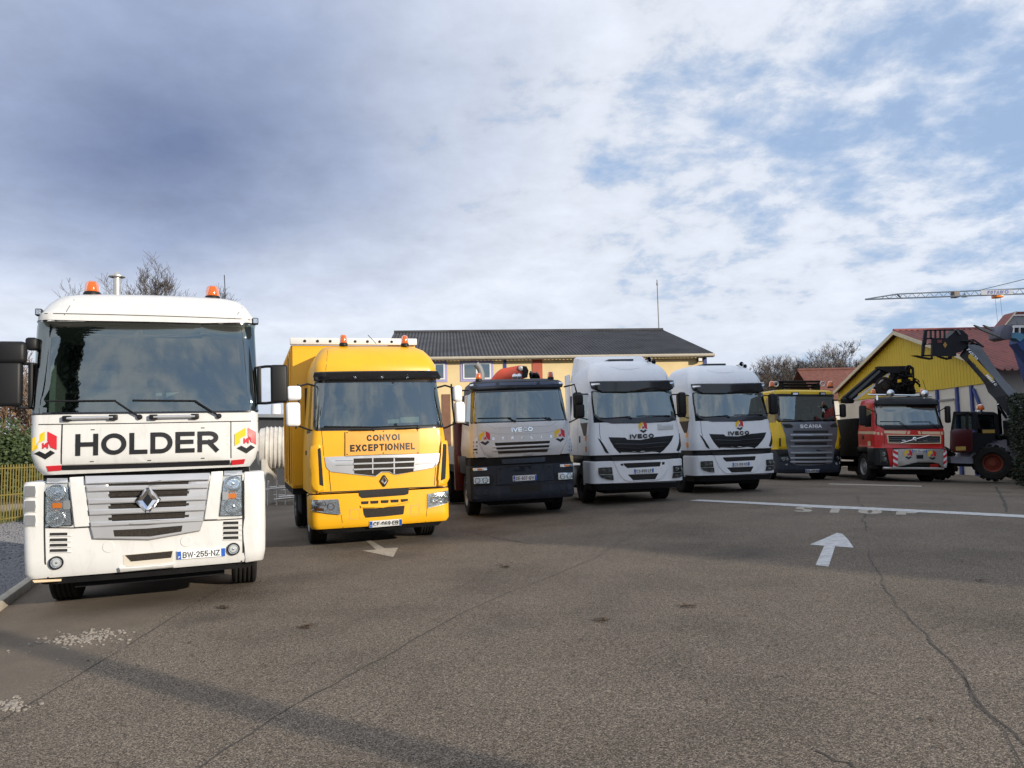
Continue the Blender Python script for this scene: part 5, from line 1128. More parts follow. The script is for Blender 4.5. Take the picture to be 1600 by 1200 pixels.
# ---------------------------------------------------------------- yellow and grey truck
def build_scania():
    T = Truck('yellow_grey_truck', 10.91, 28.33, -9, -.02, 'yellow truck with grey slatted grille and dark windscreen, rack of bars on its roof', 'truck', zoff=-.03)
    T.zooms = [(1170, 570, 1 / 6)]
    S = Skin([(.3, 1.2, .06, .2, .08), (.4, 1.245, .0, .22, .1), (1.12, 1.25, 0, .22, .1), (1.18, 1.24, .03, .2, .1), (1.6, 1.25, .0, .18, .1), (2.16, 1.18, .05, .18, .1), (3.1, 1.15, .14, .18, .1), (3.3, 1.14, .16, .2, .1), (3.36, 1.08, .24, .24, .1), (3.39, .95, .5, .26, .1)], 1.9)
    T.skin = S; q = T.q; P = T.panel
    LEM = mat('lemon_yellow_paint', (.70, .47, .012), .4, coat=.12, var=.06, dirt=.12); T.loft('bumper', M_NAVY, .31, 1.14, yr=.85); T.loft('cab', LEM, 1.16, 2.16); T.loft('roof', LEM, 3.1, 3.39)
    gl = q(0, [(262, 292), (550, 290), (832, 290), (845, 522), (580, 528), (285, 520)])
    greenhouse(T, LEM, 2.16, 3.1, (1.1, 1.06), (1.1, 1.06), gl, frame=.05, rr=.05, pillar_mat=M_GLOSSB)
    for pts in ([(402, 258), (470, 256), (470, 284), (406, 286)], [(666, 256), (722, 255), (722, 283), (668, 285)]):
        b = P('roof_lamp', q(0, pts), M_BLACK, off=.05, th=.06, bev=.01, r=.01); cxm = sum(p[0] for p in pts) / 4; cym = sum(p[1] for p in pts) / 4
        P('lens', q(0, [(cxm + (x - cxm) * .7, cym + (y - cym) * .6) for x, y in pts], off=.05), M_REFL, off=.053, th=.005, bev=0, parent=b)
    P('visor_trim', q(0, [(220, 276), (550, 276), (832, 268), (832, 290), (550, 296), (240, 300)]), M_BLACK, off=.03, th=.03, bev=.006)
    nz = P('nose_panel', q(0, [(300, 540), (590, 534), (840, 532), (832, 600), (812, 780), (800, 800), (795, 880), (770, 930), (590, 945), (470, 945), (405, 925), (378, 860), (365, 790), (340, 640)]), mat('dark_slate_paint', (.13, .14, .16), .4, metal=.3, coat=.2, var=.1), off=.015, th=.02, bev=.006, r=.02)
    for pts in ([(315, 556), (390, 556), (418, 575), (405, 592), (340, 594)], [(760, 572), (790, 550), (838, 546), (832, 582), (775, 588)]): P('air_slot', q(0, pts, off=.015), M_SEAM, off=.017, th=.004, bev=0, parent=nz, r=.015)
    A, C = q(0, [(480, 577), (682, 574)], off=.015); T.text('lettering', 'SCANIA', mid(A, C), span(A, C), .14, M_PLATE, off=.024, slope=math.atan2(C[1] - A[1], C[0] - A[0]), bold=.24, parent=nz)
    for i, (y0, y1) in enumerate(((617, 640), (674, 698), (728, 752), (780, 812), (838, 866), (886, 900), (918, 932))):
        x0, x1 = (415, 745) if i < 2 else (425 + i * 2, 740 - i * 3)
        P('grille_slot', q(0, [(x0, y0), (x1, y0 - 2), (x1, y1), (x0, y1)], off=.015), M_SEAM, off=.017, th=.004, bev=0, parent=nz)
    for y in (657, 712, 767, 825, 874, 910): P('grille_bar', q(0, [(385, y - 8), (580, y - 9), (785, y - 10), (785, y + 6), (580, y + 9), (395, y + 9)]), M_SGREY, off=.05, th=.04, bev=.01, parent=nz)
    P('corner_vane', q(0, [(840, 600), (850, 515), (866, 560), (870, 655), (882, 665), (880, 770), (870, 778), (812, 778)]), LEM, off=.04, th=.05, bev=.012, r=.015)
    P('corner_vane', q(0, [(250, 520), (290, 545), (320, 590), (342, 660), (358, 785), (270, 785), (262, 660)]), LEM, off=.04, th=.05, bev=.012, r=.015)
    P('vane_slot', q(0, [(850, 678), (868, 676), (866, 762), (848, 764)], off=.04), M_SEAM, off=.043, th=.004, bev=0); P('vane_slot', q(0, [(284, 690), (300, 685), (302, 768), (284, 766)], off=.04), M_SEAM, off=.043, th=.004, bev=0)
    P('bumper_top', q(0, [(250, 792), (360, 792), (375, 850), (280, 855)]), M_BLACK, off=.02, th=.02, bev=.005); P('bumper_top', q(0, [(806, 786), (868, 792), (880, 845), (800, 848)]), M_BLACK, off=.02, th=.02, bev=.005)
    hlamp(T, 0, [(285, 868), (368, 862), (372, 902), (300, 902)], [(325, 885), (352, 884)], .06, None, M_GLOSSB, .015); hlamp(T, 0, [(806, 850), (884, 845), (884, 890), (806, 892)], [(830, 872), (860, 870)], .06, None, M_GLOSSB, .015)
    for c in ((352, 938), (822, 928), (850, 922)): T.lamp('fog_lamp', q(0, [c])[0], .045, off=.02)
    T.line('panel_gap', q(0, [(275, 990), (480, 992), (700, 990), (880, 978)]), .02)
    plate(T, q(0, [(532, 980), (664, 978), (662, 1010), (535, 1013)]), 'FA-408-BQ', off=.02)
    wiper(T, 0, (520, 528), (470, 515), (300, 508), (500, 520)); wiper(T, 0, (750, 525), (700, 512), (540, 520), (740, 515))
    # roof rack: bars with rings and beacons
    bm = bnew(); ra, rb = T.xyz(0, (270, 160), .7), T.xyz(0, (655, 158), .7)
    rk = None
    for i, (y0, y1) in enumerate(((160, 157), (186, 184), (212, 210))):
        o = tube('rack_bar', M_CHAS, T.root, [T.xyz(0, (262, y0), .7 + i * .12), T.xyz(0, (665, y1), .7 + i * .12)], .045, 8)
    for c in ((255, 180), (690, 180)):
        n = 14; cc = T.xyz(0, c, .6); tube('rack_ring', M_STEEL, T.root, [cc + Vector((math.cos(2 * math.pi * k / n) * .09, 0, math.sin(2 * math.pi * k / n) * .09)) for k in range(n + 1)], .025, 6)
    for x in (300, 640): p = T.xyz(0, (x, 222), .75); box('rack_foot', M_CHAS, T.root, p.x - .04, p.x + .04, .6, 1.1, 3.36, p.z + .2)
    beacon(T, T.xyz(0, (217, 205), .6), .1, .2); beacon(T, T.xyz(0, (765, 205), .6), .1, .2)
    p = T.xyz(0, (246, 370), .1); mirror(T, p, .2, .18, .72, M_BLACK, [[(-1.12, .4, 2.95), (p.x, p.y, p.z + .3)]], .07)
    p = T.xyz(0, (890, 335), .15); mirror(T, p, .18, .16, .2, M_BLACK, [[(1.12, .4, 3.0), (p.x, p.y, p.z)]], .05)
    p = T.xyz(0, (882, 430), .15); mirror(T, p, .2, .18, .5, M_BLACK, [[(1.12, .4, 2.4), (p.x, p.y, p.z - .15)]], .06)
    box('load_bed', M_CHAS, T.root, -1.25, 1.25, 2.2, 8.5, .95, 1.15); box('load_stack', M_CHAS, T.root, -1.2, 1.2, 2.3, 3.4, 1.15, 2.9, .05)
    chassis(T, .5, 8.4, (1.4, 5.6, 6.95)); underbody(T, .5, 1.9, 1.0, .45, 1.2)
    for sx in (-1, 1): wheel(T, sx * 1.03, 1.4, .52); wheel(T, sx * .95, 5.6, .52, .58); wheel(T, sx * .95, 6.95, .52, .58)
build_scania()
# ---------------------------------------------------------------- red truck with black loading crane
def build_volvo():
    T = Truck('red_truck', 13.89, 26.93, 3, -.03, 'red truck with cream stripe, steel front plate and black folded loading crane', 'truck', zoff=-.02)
    T.zooms = [(1300, 560, 1 / 6)]
    S = Skin([(.55, 1.2, .1, .2, .05), (.6, 1.24, .05, .2, .05), (1.18, 1.25, .03, .22, .06), (1.22, 1.22, .04, .3, .08), (1.75, 1.23, .03, .3, .08), (1.95, 1.2, .05, .3, .09), (2.6, 1.13, .22, .3, .09), (2.75, 1.13, .2, .3, .09), (2.9, 1.08, .26, .3, .09), (2.96, 1.0, .4, .3, .09), (2.98, .9, .7, .3, .08)], 1.65)
    T.skin = S; q = T.q; P = T.panel
    T.loft('bumper', M_BLACK, .57, 1.2, yr=.8); T.loft('cab', M_RED, 1.2, 1.95); T.loft('roof', M_RED, 2.6, 2.98)
    gl = q(0, [(402, 442), (700, 440), (1008, 436), (1045, 622), (720, 630), (418, 628)])
    greenhouse(T, M_RED, 1.95, 2.6, (1.08, 1.02), (1.08, 1.02), gl, frame=.05, rr=.05, yw0=.5, yw1=1.2, pillar_mat=M_RED)
    P('paper', q(0, [(428, 566), (472, 562), (474, 578), (430, 582)], off=-.03), M_PAPER, off=-.03, th=.002, bev=0)
    P('sun_visor', q(0, [(372, 372), (700, 358), (960, 372), (995, 400), (1005, 436), (700, 438), (400, 440), (378, 430)]), M_BLACK, off=.12, th=.12, bev=.03, r=.03)
    P('cowl', q(0, [(425, 628), (720, 632), (1048, 624), (1050, 652), (800, 668), (500, 668)]), M_BLACK, off=.02, th=.02, bev=.006)
    wiper(T, 0, (715, 655), (630, 598), (450, 592), (635, 592)); wiper(T, 0, (990, 658), (915, 598), (730, 595), (920, 594))
    # light bar
    a, b = T.xyz(0, (332, 340), .35), T.xyz(0, (934, 350), .35); lb = tube('light_bar', M_CHROME, T.root, [a, b], .03, 10)
    for x in (420, 860): p = T.xyz(0, (x, 344), .35); box('bar_foot', M_CHROME, lb, p.x - .03, p.x + .03, .33, .5, 2.85, p.z)
    for c in ((550, 326), (870, 330)):
        p = T.xyz(0, c, .28); L = lathe('spot_lamp', M_BLACK, lb, [(.04, .12), (.12, .05), (.135, 0)], p, (0, 1, 0), 18); lathe('spot_lens', M_REFL, lb, [(.13, 0), (.1, .02), (.001, .03)], p, (0, -1, 0), 18)
    beacon(T, T.xyz(0, (388, 334), .5), .085, .16); beacon(T, T.xyz(0, (845, 332), .5), .08, .16)
    tube('antenna', M_BLACK, T.root, [T.xyz(0, (882, 300), .5), T.xyz(0, (850, 200), .5)], .008, 6)
    # cream stripe and grille
    P('stripe', q(0, [(490, 678), (700, 680), (690, 708), (490, 702)]), M_CREAM, off=.006, th=.006, bev=0); P('stripe', q(0, [(712, 682), (735, 682), (728, 708), (704, 708)]), M_CREAM, off=.006, th=.006, bev=0); P('stripe', q(0, [(804, 683), (828, 683), (836, 710), (812, 709)]), M_CREAM, off=.006, th=.006, bev=0); P('stripe', q(0, [(840, 684), (1050, 688), (1084, 664), (1084, 695), (1060, 715), (846, 711)]), M_CREAM, off=.006, th=.006, bev=0)
    P('stripe', [(-S.side(1.6, 1.85), 1.80), (-S.side(.3, 1.8), 1.78), (-1.0, 1.73), (-1.0, 1.64), (-S.side(.3, 1.7), 1.68), (-S.side(1.6, 1.75), 1.71)], M_CREAM, off=.005, th=.005, bev=0)
    g = P('grille', q(0, [(512, 716), (770, 718), (1025, 722), (1024, 800), (770, 803), (524, 796)]), M_CREAM, off=.025, th=.03, bev=.006, r=.015)
    P('grille_mesh', q(0, [(528, 724), (770, 726), (1012, 730), (1012, 790), (770, 793), (534, 786)], off=.025), M_BLACK, off=.027, th=.004, bev=0, parent=g)
    for y in (742, 760, 776): P('grille_bar', q(0, [(530, y), (770, y + 2), (1012, y + 4), (1012, y + 8), (770, y + 6), (530, y + 4)], off=.025), M_GRIP, off=.036, th=.01, bev=.002, parent=g)
    A, C = q(0, [(640, 795), (910, 722)], off=.04); T.bar('grille_slash', [(*A, .05), (*C, .05)], .02, M_CHROME, parent=g); p = q(0, [(775, 757)], off=.04)[0]
    lathe('badge', M_CHROME, g, [(.07, .03), (.075, .06), (.05, .07), (.045, .05), (.001, .05)], S.pt(p[0], p[1], 0), S.nrm(*p), 18)
    for x in (672, 874): P('grille_lamp', q(0, [(x - 20, 762), (x + 20, 764), (x + 18, 774), (x - 18, 772)], off=.03), M_REFL, off=.042, th=.01, bev=.002, parent=g)
    T.line('panel_gap', q(0, [(490, 690), (490, 825)]), .01)
    # steel front plate with hazard stripes
    st = P('steel_plate', q(0, [(620, 852), (800, 848), (1045, 855), (1045, 1030), (1000, 985), (950, 976), (800, 974), (660, 976), (620, 1015)]), M_STEEL, off=.09, th=.05, bev=.006)
    plate(T, q(0, [(748, 853), (888, 857), (888, 888), (750, 886)], off=.09), 'FN-704-XB', off=.105, parent=st)
    for c in ((715, 900), (938, 906)): logo(T, q(0, [c], off=.09)[0], .27, parent=st, off=.096)
    P('tow_eye', q(0, [(790, 905), (855, 905), (852, 940), (794, 940)], off=.09), M_BLACK, off=.11, th=.02, bev=.004, parent=st)
    for k, (x0, x1, ya, yb) in enumerate(((572, 618, 856, 1024), (1045, 1075, 860, 1025))):
        hz = P('hazard_board', q(0, [(x0, ya), (x1, ya - 2), (x1, yb), (x0, yb)]), M_PLATE, off=.1, th=.03, bev=.003, parent=st); n = 3
        for i in range(n):
            y0 = ya + (yb - ya) * i / n; hh = (yb - ya) / n; sg = 1 if k == 0 else -1
            pts = [(x0, y0), (x1, y0 + sg * hh * .45), (x1, y0 + hh * .5 + sg * hh * .45), (x0, y0 + hh * .5)]; pts = [(x, min(max(y, ya), yb)) for x, y in pts]
            P('hazard_stripe', q(0, pts, off=.1), M_LRED, off=.103, th=.004, bev=0, parent=hz)
    P('red_panel', q(0, [(512, 845), (568, 846), (568, 1015), (545, 1020)]), M_RED, off=.03, th=.03, bev=.005); P('red_panel', q(0, [(920, 995), (990, 985), (1008, 1020), (925, 1025)]), M_RED, off=.02, th=.02, bev=.004)
    hlamp(T, 0, [(446, 865), (505, 858), (525, 975), (452, 975)], [(478, 895), (488, 945)], (.075, .07), None, M_GLOSSB, .02)
    T.loft('undertray', M_CHAS, .34, .58, Skin([(.34, .9, .3, .1, .02), (.58, 1.0, .2, .1, .02)], .8))
    tube('front_guard', M_STEEL, T.root, [(-1.0, .1, .5), (1.05, .1, .5)], .05, 10)
    for sg in (-1, 1):
        T.line('door_gap', [(sg * S.side(.5, 1.3), 1.25), (sg * S.side(.5, 1.95), 1.95)], .012)
        P('door_handle', [(sg * S.side(1.1, 1.6), 1.5), (sg * S.side(1.25, 1.6), 1.5), (sg * S.side(1.25, 1.6), 1.64), (sg * S.side(1.1, 1.6), 1.64)], M_BLACK, off=.012, th=.012, bev=.004)
    p = T.xyz(0, (290, 535), .2); mirror(T, p, .22, .2, .72, M_BLACK, [[(-1.1, .5, 2.5), (p.x, p.y, p.z + .3)]], .06)
    p = T.xyz(0, (1085, 525), .2); mirror(T, p, .15, .18, .6, M_BLACK, [[(1.1, .4, 2.5), (1.18, .25, 2.58), (p.x, p.y, p.z + .28)]], .05)
    P('door_decal', [(-S.side(.55, 1.3), 1.12 + .14), (-S.side(.8, 1.3), 1.26), (-S.side(.8, 1.3), 1.44), (-S.side(.55, 1.3), 1.44)], M_CREAM, off=.004, th=.003, bev=0, r=.06)
    # crane: inclined black boom and a cluster of folded arms with hoses
    yc = 2.3
    def pr(name, px, d, m, y=yc, parent=None):
        pts = [T.xyz(0, p, y) for p in px]; return prism(name, m, parent or T.root, [(p.x, p.z) for p in pts], d, lambda a, b, c: Vector((a, y + c, b)))
    cr = pr('crane_boom', ((120, 360), (440, 85), (560, 78), (545, 125), (250, 330), (200, 420), (150, 420)), .3, M_CHAS)
    pr('crane_boom', ((150, 365), (445, 105), (455, 125), (170, 385)), .05, M_GLOSSB, yc - .06, cr); pr('crane_boom', ((200, 385), (540, 135), (548, 150), (220, 400)), .05, M_STEEL, yc - .08, cr)
    pr('crane_arm', ((430, 75), (700, 70), (740, 90), (730, 130), (560, 140), (440, 100)), .3, M_BLACK, yc - .1, cr)
    pr('crane_arm', ((560, 120), (730, 110), (770, 250), (780, 335), (560, 335)), .25, M_CHAS, yc + .05, cr)
    for c, r_ in (((497, 262), .36), ((730, 220), .2), ((640, 200), .14), ((600, 290), .12)):
        p = T.xyz(0, c, yc - .1); lathe('winch_drum', M_DARKM, cr, [(r_, .2), (r_, 0), (r_ * .8, -.02), (r_ * .75, .03), (r_ * .4, .02), (r_ * .35, -.04), (.001, -.05)], p, (0, 1, 0), 22)
    for c in ((632, 212), (738, 195)): p = T.xyz(0, c, yc - .2); box('crane_valve', M_LYEL, cr, p.x - .07, p.x + .07, p.y, p.y + .08, p.z - .06, p.z + .06, .01)
    n = 16; cc = [(700 + 18 * math.cos(t) * 2 + 20, 120 + 50 * math.sin(t)) for t in [math.pi * 2 * k / n for k in range(n + 1)]]
    tube('crane_hose', M_BLACK, cr, [T.xyz(0, p, yc - .15) for p in cc], .04, 8)
    tube('crane_hose', M_BLACK, cr, [T.xyz(0, p, yc - .1) for p in ((690, 85), (730, 68), (760, 90), (764, 160), (760, 250), (780, 330))], .035, 8)
    bm = bnew()
    for i in range(46):
        p = T.xyz(0, (random.uniform(560, 775), random.uniform(150, 330)), yc - .12); d = Vector((random.uniform(-.25, .25), random.uniform(-.1, .1), random.uniform(-.3, .3)))
        add_tube(bm, [p, p + d * .5 + Vector((random.uniform(-.1, .1), -.06, random.uniform(-.1, .1))), p + d], random.uniform(.018, .045), 6)
    make('crane_hoses', bm, M_CHAS, cr); box('crane_column', M_CHAS, cr, -.4, .4, yc, yc + .5, .95, 2.9, .03); box('crane_base', M_CHAS, cr, -1.25, 1.25, yc - .1, yc + .5, .9, 1.5, .03)
    box('flatbed', M_CHAS, T.root, -1.25, 1.25, 3, 8, .95, 1.15); box('crane_housing', M_CHAS, T.root, -1.27, 1.2, 1.8, 3.9, .85, 2.3, .05)
    chassis(T, .5, 8, (1.35, 5.4, 6.7)); underbody(T, .5, 1.7, 1.0, .45, 1.15)
    for sx in (-1, 1):
        wheel(T, sx * 1.03, 1.35, .52); wheel(T, sx * .95, 5.4, .52, .58); wheel(T, sx * .95, 6.7, .52, .58); box('mudguard', M_BLACK, T.root, min(sx * 1.24, sx * 1.0), max(sx * 1.24, sx * 1.0), .8, 1.9, 1.04, 1.25, .05)
        box('cab_step', M_BLACK, T.root, min(sx * 1.22, sx * 1.0), max(sx * 1.22, sx * 1.0), .35, .8, .45, 1.15, .04)
build_volvo()
# ---------------------------------------------------------------- buildings
M_YWALL = mat('yellow_render', (.72, .57, .31), .85, var=.08, vscale=1.2, bump=.1, bscale=60)
M_ROOFD = mat('dark_fibre_cement', (.055, .055, .06), .8, var=.5, vscale=.8)
M_FASC = mat('beige_fascia', (.42, .38, .30), .7, var=.1)
M_BLUE = mat('blue_post_paint', (.03, .055, .22), .5, var=.1)
M_WRED = mat('brick_red_paint', (.42, .10, .06), .7, var=.1)
M_VIOL = mat('lilac_surround', (.36, .34, .58), .7, var=.05)
M_WFRAME = mat('white_window_frame', (.78, .78, .76), .45)
M_SHUT = mat('brown_shutter', (.20, .10, .06), .7, var=.2)
M_OCHRE = mat('ochre_cladding', (.60, .44, .03), .6, var=.08, vscale=1.0)
M_WWALL = mat('white_wall', (.62, .59, .53), .8, var=.1, vscale=1.2)
M_RROOF = mat('oxide_red_sheet', (.23, .055, .045), .55, var=.35, vscale=1.5)
M_TILE = mat('clay_tile', (.15, .055, .04), .8, var=.35, vscale=4)
M_GSHEET = mat('grey_sheet', (.26, .28, .30), .5, var=.15)
M_VERGE = mat('cream_verge', (.60, .54, .40), .6, var=.08)
def corr(name, m, parent, o, eu, L, ev, W, pitch, amp, per=6, prof=None):
    """corrugated sheet: origin o, along unit eu for L (waves), along unit ev for W"""
    n = eu.cross(ev).normalized(); n = n if n.z > 0 else -n
    bm = bnew(); k = int(L / pitch * per); A = []
    for i in range(k + 1):
        s = L * i / k; h = amp * math.sin(2 * math.pi * s / pitch) if prof is None else amp * prof((s / pitch) % 1)
        p = o + eu * s + n * h; A.append((bm.verts.new(p), bm.verts.new(p + ev * W)))
    for a, b in zip(A, A[1:]): bm.faces.new((a[0], b[0], b[1], a[1]))
    return make(name, bm, m, parent, ang=70)
# long yellow building with a dark roof
be = Vector((math.cos(R_(4.8)), math.sin(R_(4.8)), 0)); bd = Vector((-be.y, be.x, 0)); UP = Vector((0, 0, 1))
E1 = at_depth(1115, 552, 39.); E1 = E1 - bd * 0.; RH = 2.55; HD = 9.0; BL = 16.75
g0 = gz(8); BR = Vector((E1.x, E1.y, g0))
b1 = empty('yellow_building', BR, 0, 'long pale yellow building with dark corrugated roof behind the trucks', 'building')
def bl(s, d, z): return be * s + bd * d + UP * (z - g0)            # s along facade (0 at right eave end, negative left), d depth
ez = E1.z
sl_ = math.hypot(HD, RH)
roof = corr('roof', M_ROOFD, b1, bl(-BL, 0, ez), be, BL, (bd * HD + UP * RH) / sl_, sl_, .19, .03)
corr('roof', M_ROOFD, b1, bl(-BL, 2 * HD, ez), be, BL, (-bd * HD + UP * RH) / sl_, sl_, .19, .03)
tube('ridge_cap', M_ROOFD, roof, [bl(-BL, HD, ez + RH + .02), bl(0, HD, ez + RH + .02)], .12, 8)
tube('gutter', M_FASC, roof, [bl(-BL, -.06, ez - .09), bl(.02, -.06, ez - .09)], .085, 8)
def bpr(name, m, s0, s1, d0, d1, z0, z1, parent=None):
    bm = bnew(); V = [bm.verts.new(bl(s, d, z)) for z in (z0, z1) for s, d in ((s0, d0), (s1, d0), (s1, d1), (s0, d1))]
    for f in ((3, 2, 1, 0), (4, 5, 6, 7), (0, 1, 5, 4), (1, 2, 6, 5), (2, 3, 7, 6), (3, 0, 4, 7)): bm.faces.new([V[i] for i in f])
    return make(name, bm, m, parent or b1, smooth=False)
bpr('fascia', M_FASC, -BL, 0, .0, .03, ez - .2, ez - .03)
def bpent(name, m, s0, s1):
    poly = [(.4, g0 - .2), (.4, ez - .02 + .4 * RH / HD - .08), (HD, ez + RH - .12), (2 * HD - .4, ez - .1 + .4 * RH / HD), (2 * HD - .4, g0 - .2)]
    return prism(name, m, b1, poly, s1 - s0, lambda a, b, c: bl(s0 + c, a, b))
wall = bpent('wall', M_YWALL, -BL + .35, -.35)
for i in range(2): prism('verge', M_FASC, b1, [(0, ez - .16), (HD, ez + RH - .16), (HD, ez + RH + .0), (0, ez + .0)], .03, lambda a, b, c, i=i: bl((-BL, -.03)[i] + c, a, b))
def bs(u):                                                          # pixel column -> s on the facade
    d = ray(u, 580); o = BR + bd * .4; n = bd; t = (o - CO).dot(n) / d.dot(n); return ((CO + d * t) - BR).dot(be)
def bz(u, v):
    d = ray(u, v); o = BR + bd * .4; t = (o - CO).dot(bd) / d.dot(bd); return (CO + d * t).z
bpr('corner_post', M_BLUE, bs(1099), bs(1105), .38, .4 - .0, g0, ez - .1)
bpr('pilaster', M_BLUE, bs(787), bs(791.5), .36, .4, g0, ez - .1); bpr('pilaster', M_WRED, bs(832), bs(847.5), .36, .4, g0, ez - .1)
for (u0, u1) in ((659, 699), (719.5, 771), (612, 640)):
    s0, s1 = bs(u0), bs(u1); z1, z0 = bz(745, 563.5), bz(745, 596)
    fr = bpr('window', M_VIOL, s0, s1, .37, .405, z0, z1); w0, w1, y0, y1 = s0 + .13, s1 - .13, z0 + .12, z1 - .12
    bpr('window_recess', M_INT, w0, w1, .362, .37, y0, y1, fr)
    for a, b, c, d in ((w0, w1, y1 - .06, y1), (w0, w1, y0, y0 + .06), (w0, w0 + .06, y0 + .06, y1 - .06), (w1 - .06, w1, y0 + .06, y1 - .06), ((w0 + w1) / 2 - .05, (w0 + w1) / 2 + .05, y0 + .06, y1 - .06)): bpr('window_bar', M_WFRAME, a, b, .34, .362, c, d, fr)
    for a, b in ((w0 + .06, (w0 + w1) / 2 - .05), ((w0 + w1) / 2 + .05, w1 - .06)):
        bpr('blind', mat('window_blind', (.62, .63, .60), .8, var=.08), a, b, .356, .361, y0 + .06, y1 - .06, fr); bpr('pane', G_BLDG, a, b, .345, .35, y0 + .06, y1 - .06, fr)
bpr('shutter', M_SHUT, bs(690), bs(703), .36, .4, g0, bz(698, 616))
s0, z0 = bs(1088), bz(1088, 566); fl = bpr('floodlight', M_BLACK, s0, s0 + .24, .05, .28, z0, z0 + .2); bpr('lamp_glass', M_WFRAME, s0 + .03, s0 + .21, .045, .05, z0 + .03, z0 + .17, fl); bpr('lamp_bracket', M_BLACK, s0 + .1, s0 + .14, .28, .4, z0 + .08, z0 + .12, fl)
mp_ = bl(-.25, HD, ez + RH) + BR; mt = empty('roof_mast', mp_, 0, 'thin grey mast rising from the right end of the dark roof', 'mast')
top = at_depth(1035, 437, mp_.y); M_GALV = mat('galvanised', (.13, .135, .14), .5, metal=.6, var=.2)
tube('pole', M_GALV, mt, [(0, 0, -.3), (0, 0, top.z - mp_.z)], .035, 8); lathe('pole_tip', M_GALV, mt, [(.06, -.35), (.06, -.2), (.03, -.18)], (0, 0, top.z - mp_.z), (0, 0, 1), 8)
# ochre gabled shed at right
X0 = 20.
def onx(u, v, X=X0): d = ray(u, v); return CO + d * (X / d.x)
ap = onx(1405, 517.5); ef = onx(1309, 613)
Ya, Yf = ap.y, ef.y; Yn = 2 * Ya - Yf + .4; za = ap.z; ze = ef.z; gs = gz(20); XL = 32.
sh = empty('gabled_shed', (X0, Ya, gs), 0, 'large shed with ochre gable, white lower wall with blue posts and red sheet roof', 'building')
def sv(x, y, z): return Vector((x - X0, y - Ya, z - gs))
gb = prism('gable_cladding', M_OCHRE, sh, [(Yf, 3.85), (Yf, ze - .08), (Ya, za - .1), (Yn, ze - .08), (Yn, 3.85)], .2, lambda a, b, c: sv(X0 + c, a, b))
n = int((Yf - Yn) / .25)
for i in range(n):
    y = Yn + .12 + i * .25; zt = ze + (za - ze) * (1 - abs(y - Ya) / (Yf - Ya)) - .15
    if zt > 3.95: bm = bnew(); add_box(bm, -.01, 0, y - .02 - Ya, y + .02 - Ya, 3.87 - gs, zt - gs); make('cladding_rib', bm, M_OCHRE, gb, smooth=False)
prism('lower_wall', M_WWALL, sh, [(Yf, gs - .2), (Yf, 3.84), (Yn, 3.84), (Yn, gs - .2)], .15, lambda a, b, c: sv(X0 + .05 + c, a, b))
for u in (1421, 1466, 1497, 1520):
    y = onx(u, 640).y; box('post', M_BLUE, sh, -.06, .05, y - .07 - Ya, y + .07 - Ya, -.2, 3.85 - gs)
y0, y1 = onx(1522, 610).y, onx(1532, 633).y; tube('brace', M_BLUE, sh, [sv(X0 - .03, onx(1522, 608).y, onx(1522, 608).z), sv(X0 - .03, onx(1532, 634).y, onx(1532, 634).z)], .07, 6)
y0, y1 = onx(1495, 640).y, onx(1468, 640).y; dr = box('sliding_door', M_WWALL, sh, -.03, .05, y0 + .1 - Ya, y1 - .1 - Ya, 0, 3.35 - gs); box('door_track', M_GRIP, dr, -.07, -.031, y0 + .1 - Ya, y1 - .1 - Ya, 3.27 - gs, 3.36 - gs)
box('near_wall', M_WWALL, sh, .06, XL, Yn - Ya - .0, Yn + .15 - Ya, -.2, ze - gs - .05)
hs = Yf - Ya; rs = math.hypot(hs, za - ze); ex = Vector((1, 0, 0)); ovn = .75
trap = lambda t: 1. if .1 < t < .3 else (0. if t > .4 else (t / .1 if t <= .1 else (.4 - t) / .1))
for sg in (-1, 1):
    dv = Vector((0, sg * hs, ze - za)).normalized()
    rf = corr('roof', M_RROOF, sh, sv(X0 - .3, Ya, za), ex, XL, dv, rs + (ovn if sg < 0 else .2), .30, .075, 10, trap)
    prism('verge', M_VERGE, rf, [(0, -.17), (rs + .2, -.17), (rs + .2, .02), (0, .02)], .04, lambda a, b, c, dv=dv: sv(X0 - .34 + c, Ya, za) + dv * a + Vector((0, 0, b)))
tube('ridge_cap', M_RROOF, sh, [sv(X0 - .3, Ya, za + .03), sv(X0 + XL, Ya, za + .03)], .1, 8)
p = sv(X0 + 4.2, Ya, za) + Vector((0, -hs, ze - za)).normalized() * (rs + ovn)
box('eaves_fascia', M_OCHRE, sh, p.x, XL, p.y - .04, p.y, p.z - .2, p.z + .02); box('gutter', M_BLUE, sh, p.x - .1, XL, p.y - .16, p.y - .045, p.z - .36, p.z - .18)
# raised roof light on the shed's near slope
yd = Ya - 2.4; d0 = at_depth(1561, 519, yd); d1 = at_depth(1587, 487, yd + .0); d2 = at_depth(1580, 493.5, yd - .3)
dm = prism('roof_monitor', M_RROOF, sh, [(d0.x, d0.z), (d1.x, d1.z), (XL + X0 - 4, d1.z), (XL + X0 - 4, d0.z)], .9, lambda a, b, c: sv(a, yd + c, b))
z1_, z0_ = at_depth(1590, 494, yd).z, at_depth(1590, 507.5, yd).z
pa = [at_depth(*q_, yd - .04) for q_ in ((1582.5, 494), (1640, 494), (1640, 507.5), (1573, 507.5))]
prism('grey_cladding', M_GSHEET, dm, [(a.x, a.z) for a in pa], .03, lambda a, b, c: sv(a, yd - .05 + c, b))
for i in range(6): x = pa[3].x + .5 + i * .42; box('cladding_rib', M_GSHEET, dm, x - X0, x + .06 - X0, yd - .09 - Ya, yd - .05 - Ya, z0_ - gs, z1_ - gs - (.0 if i else .25))
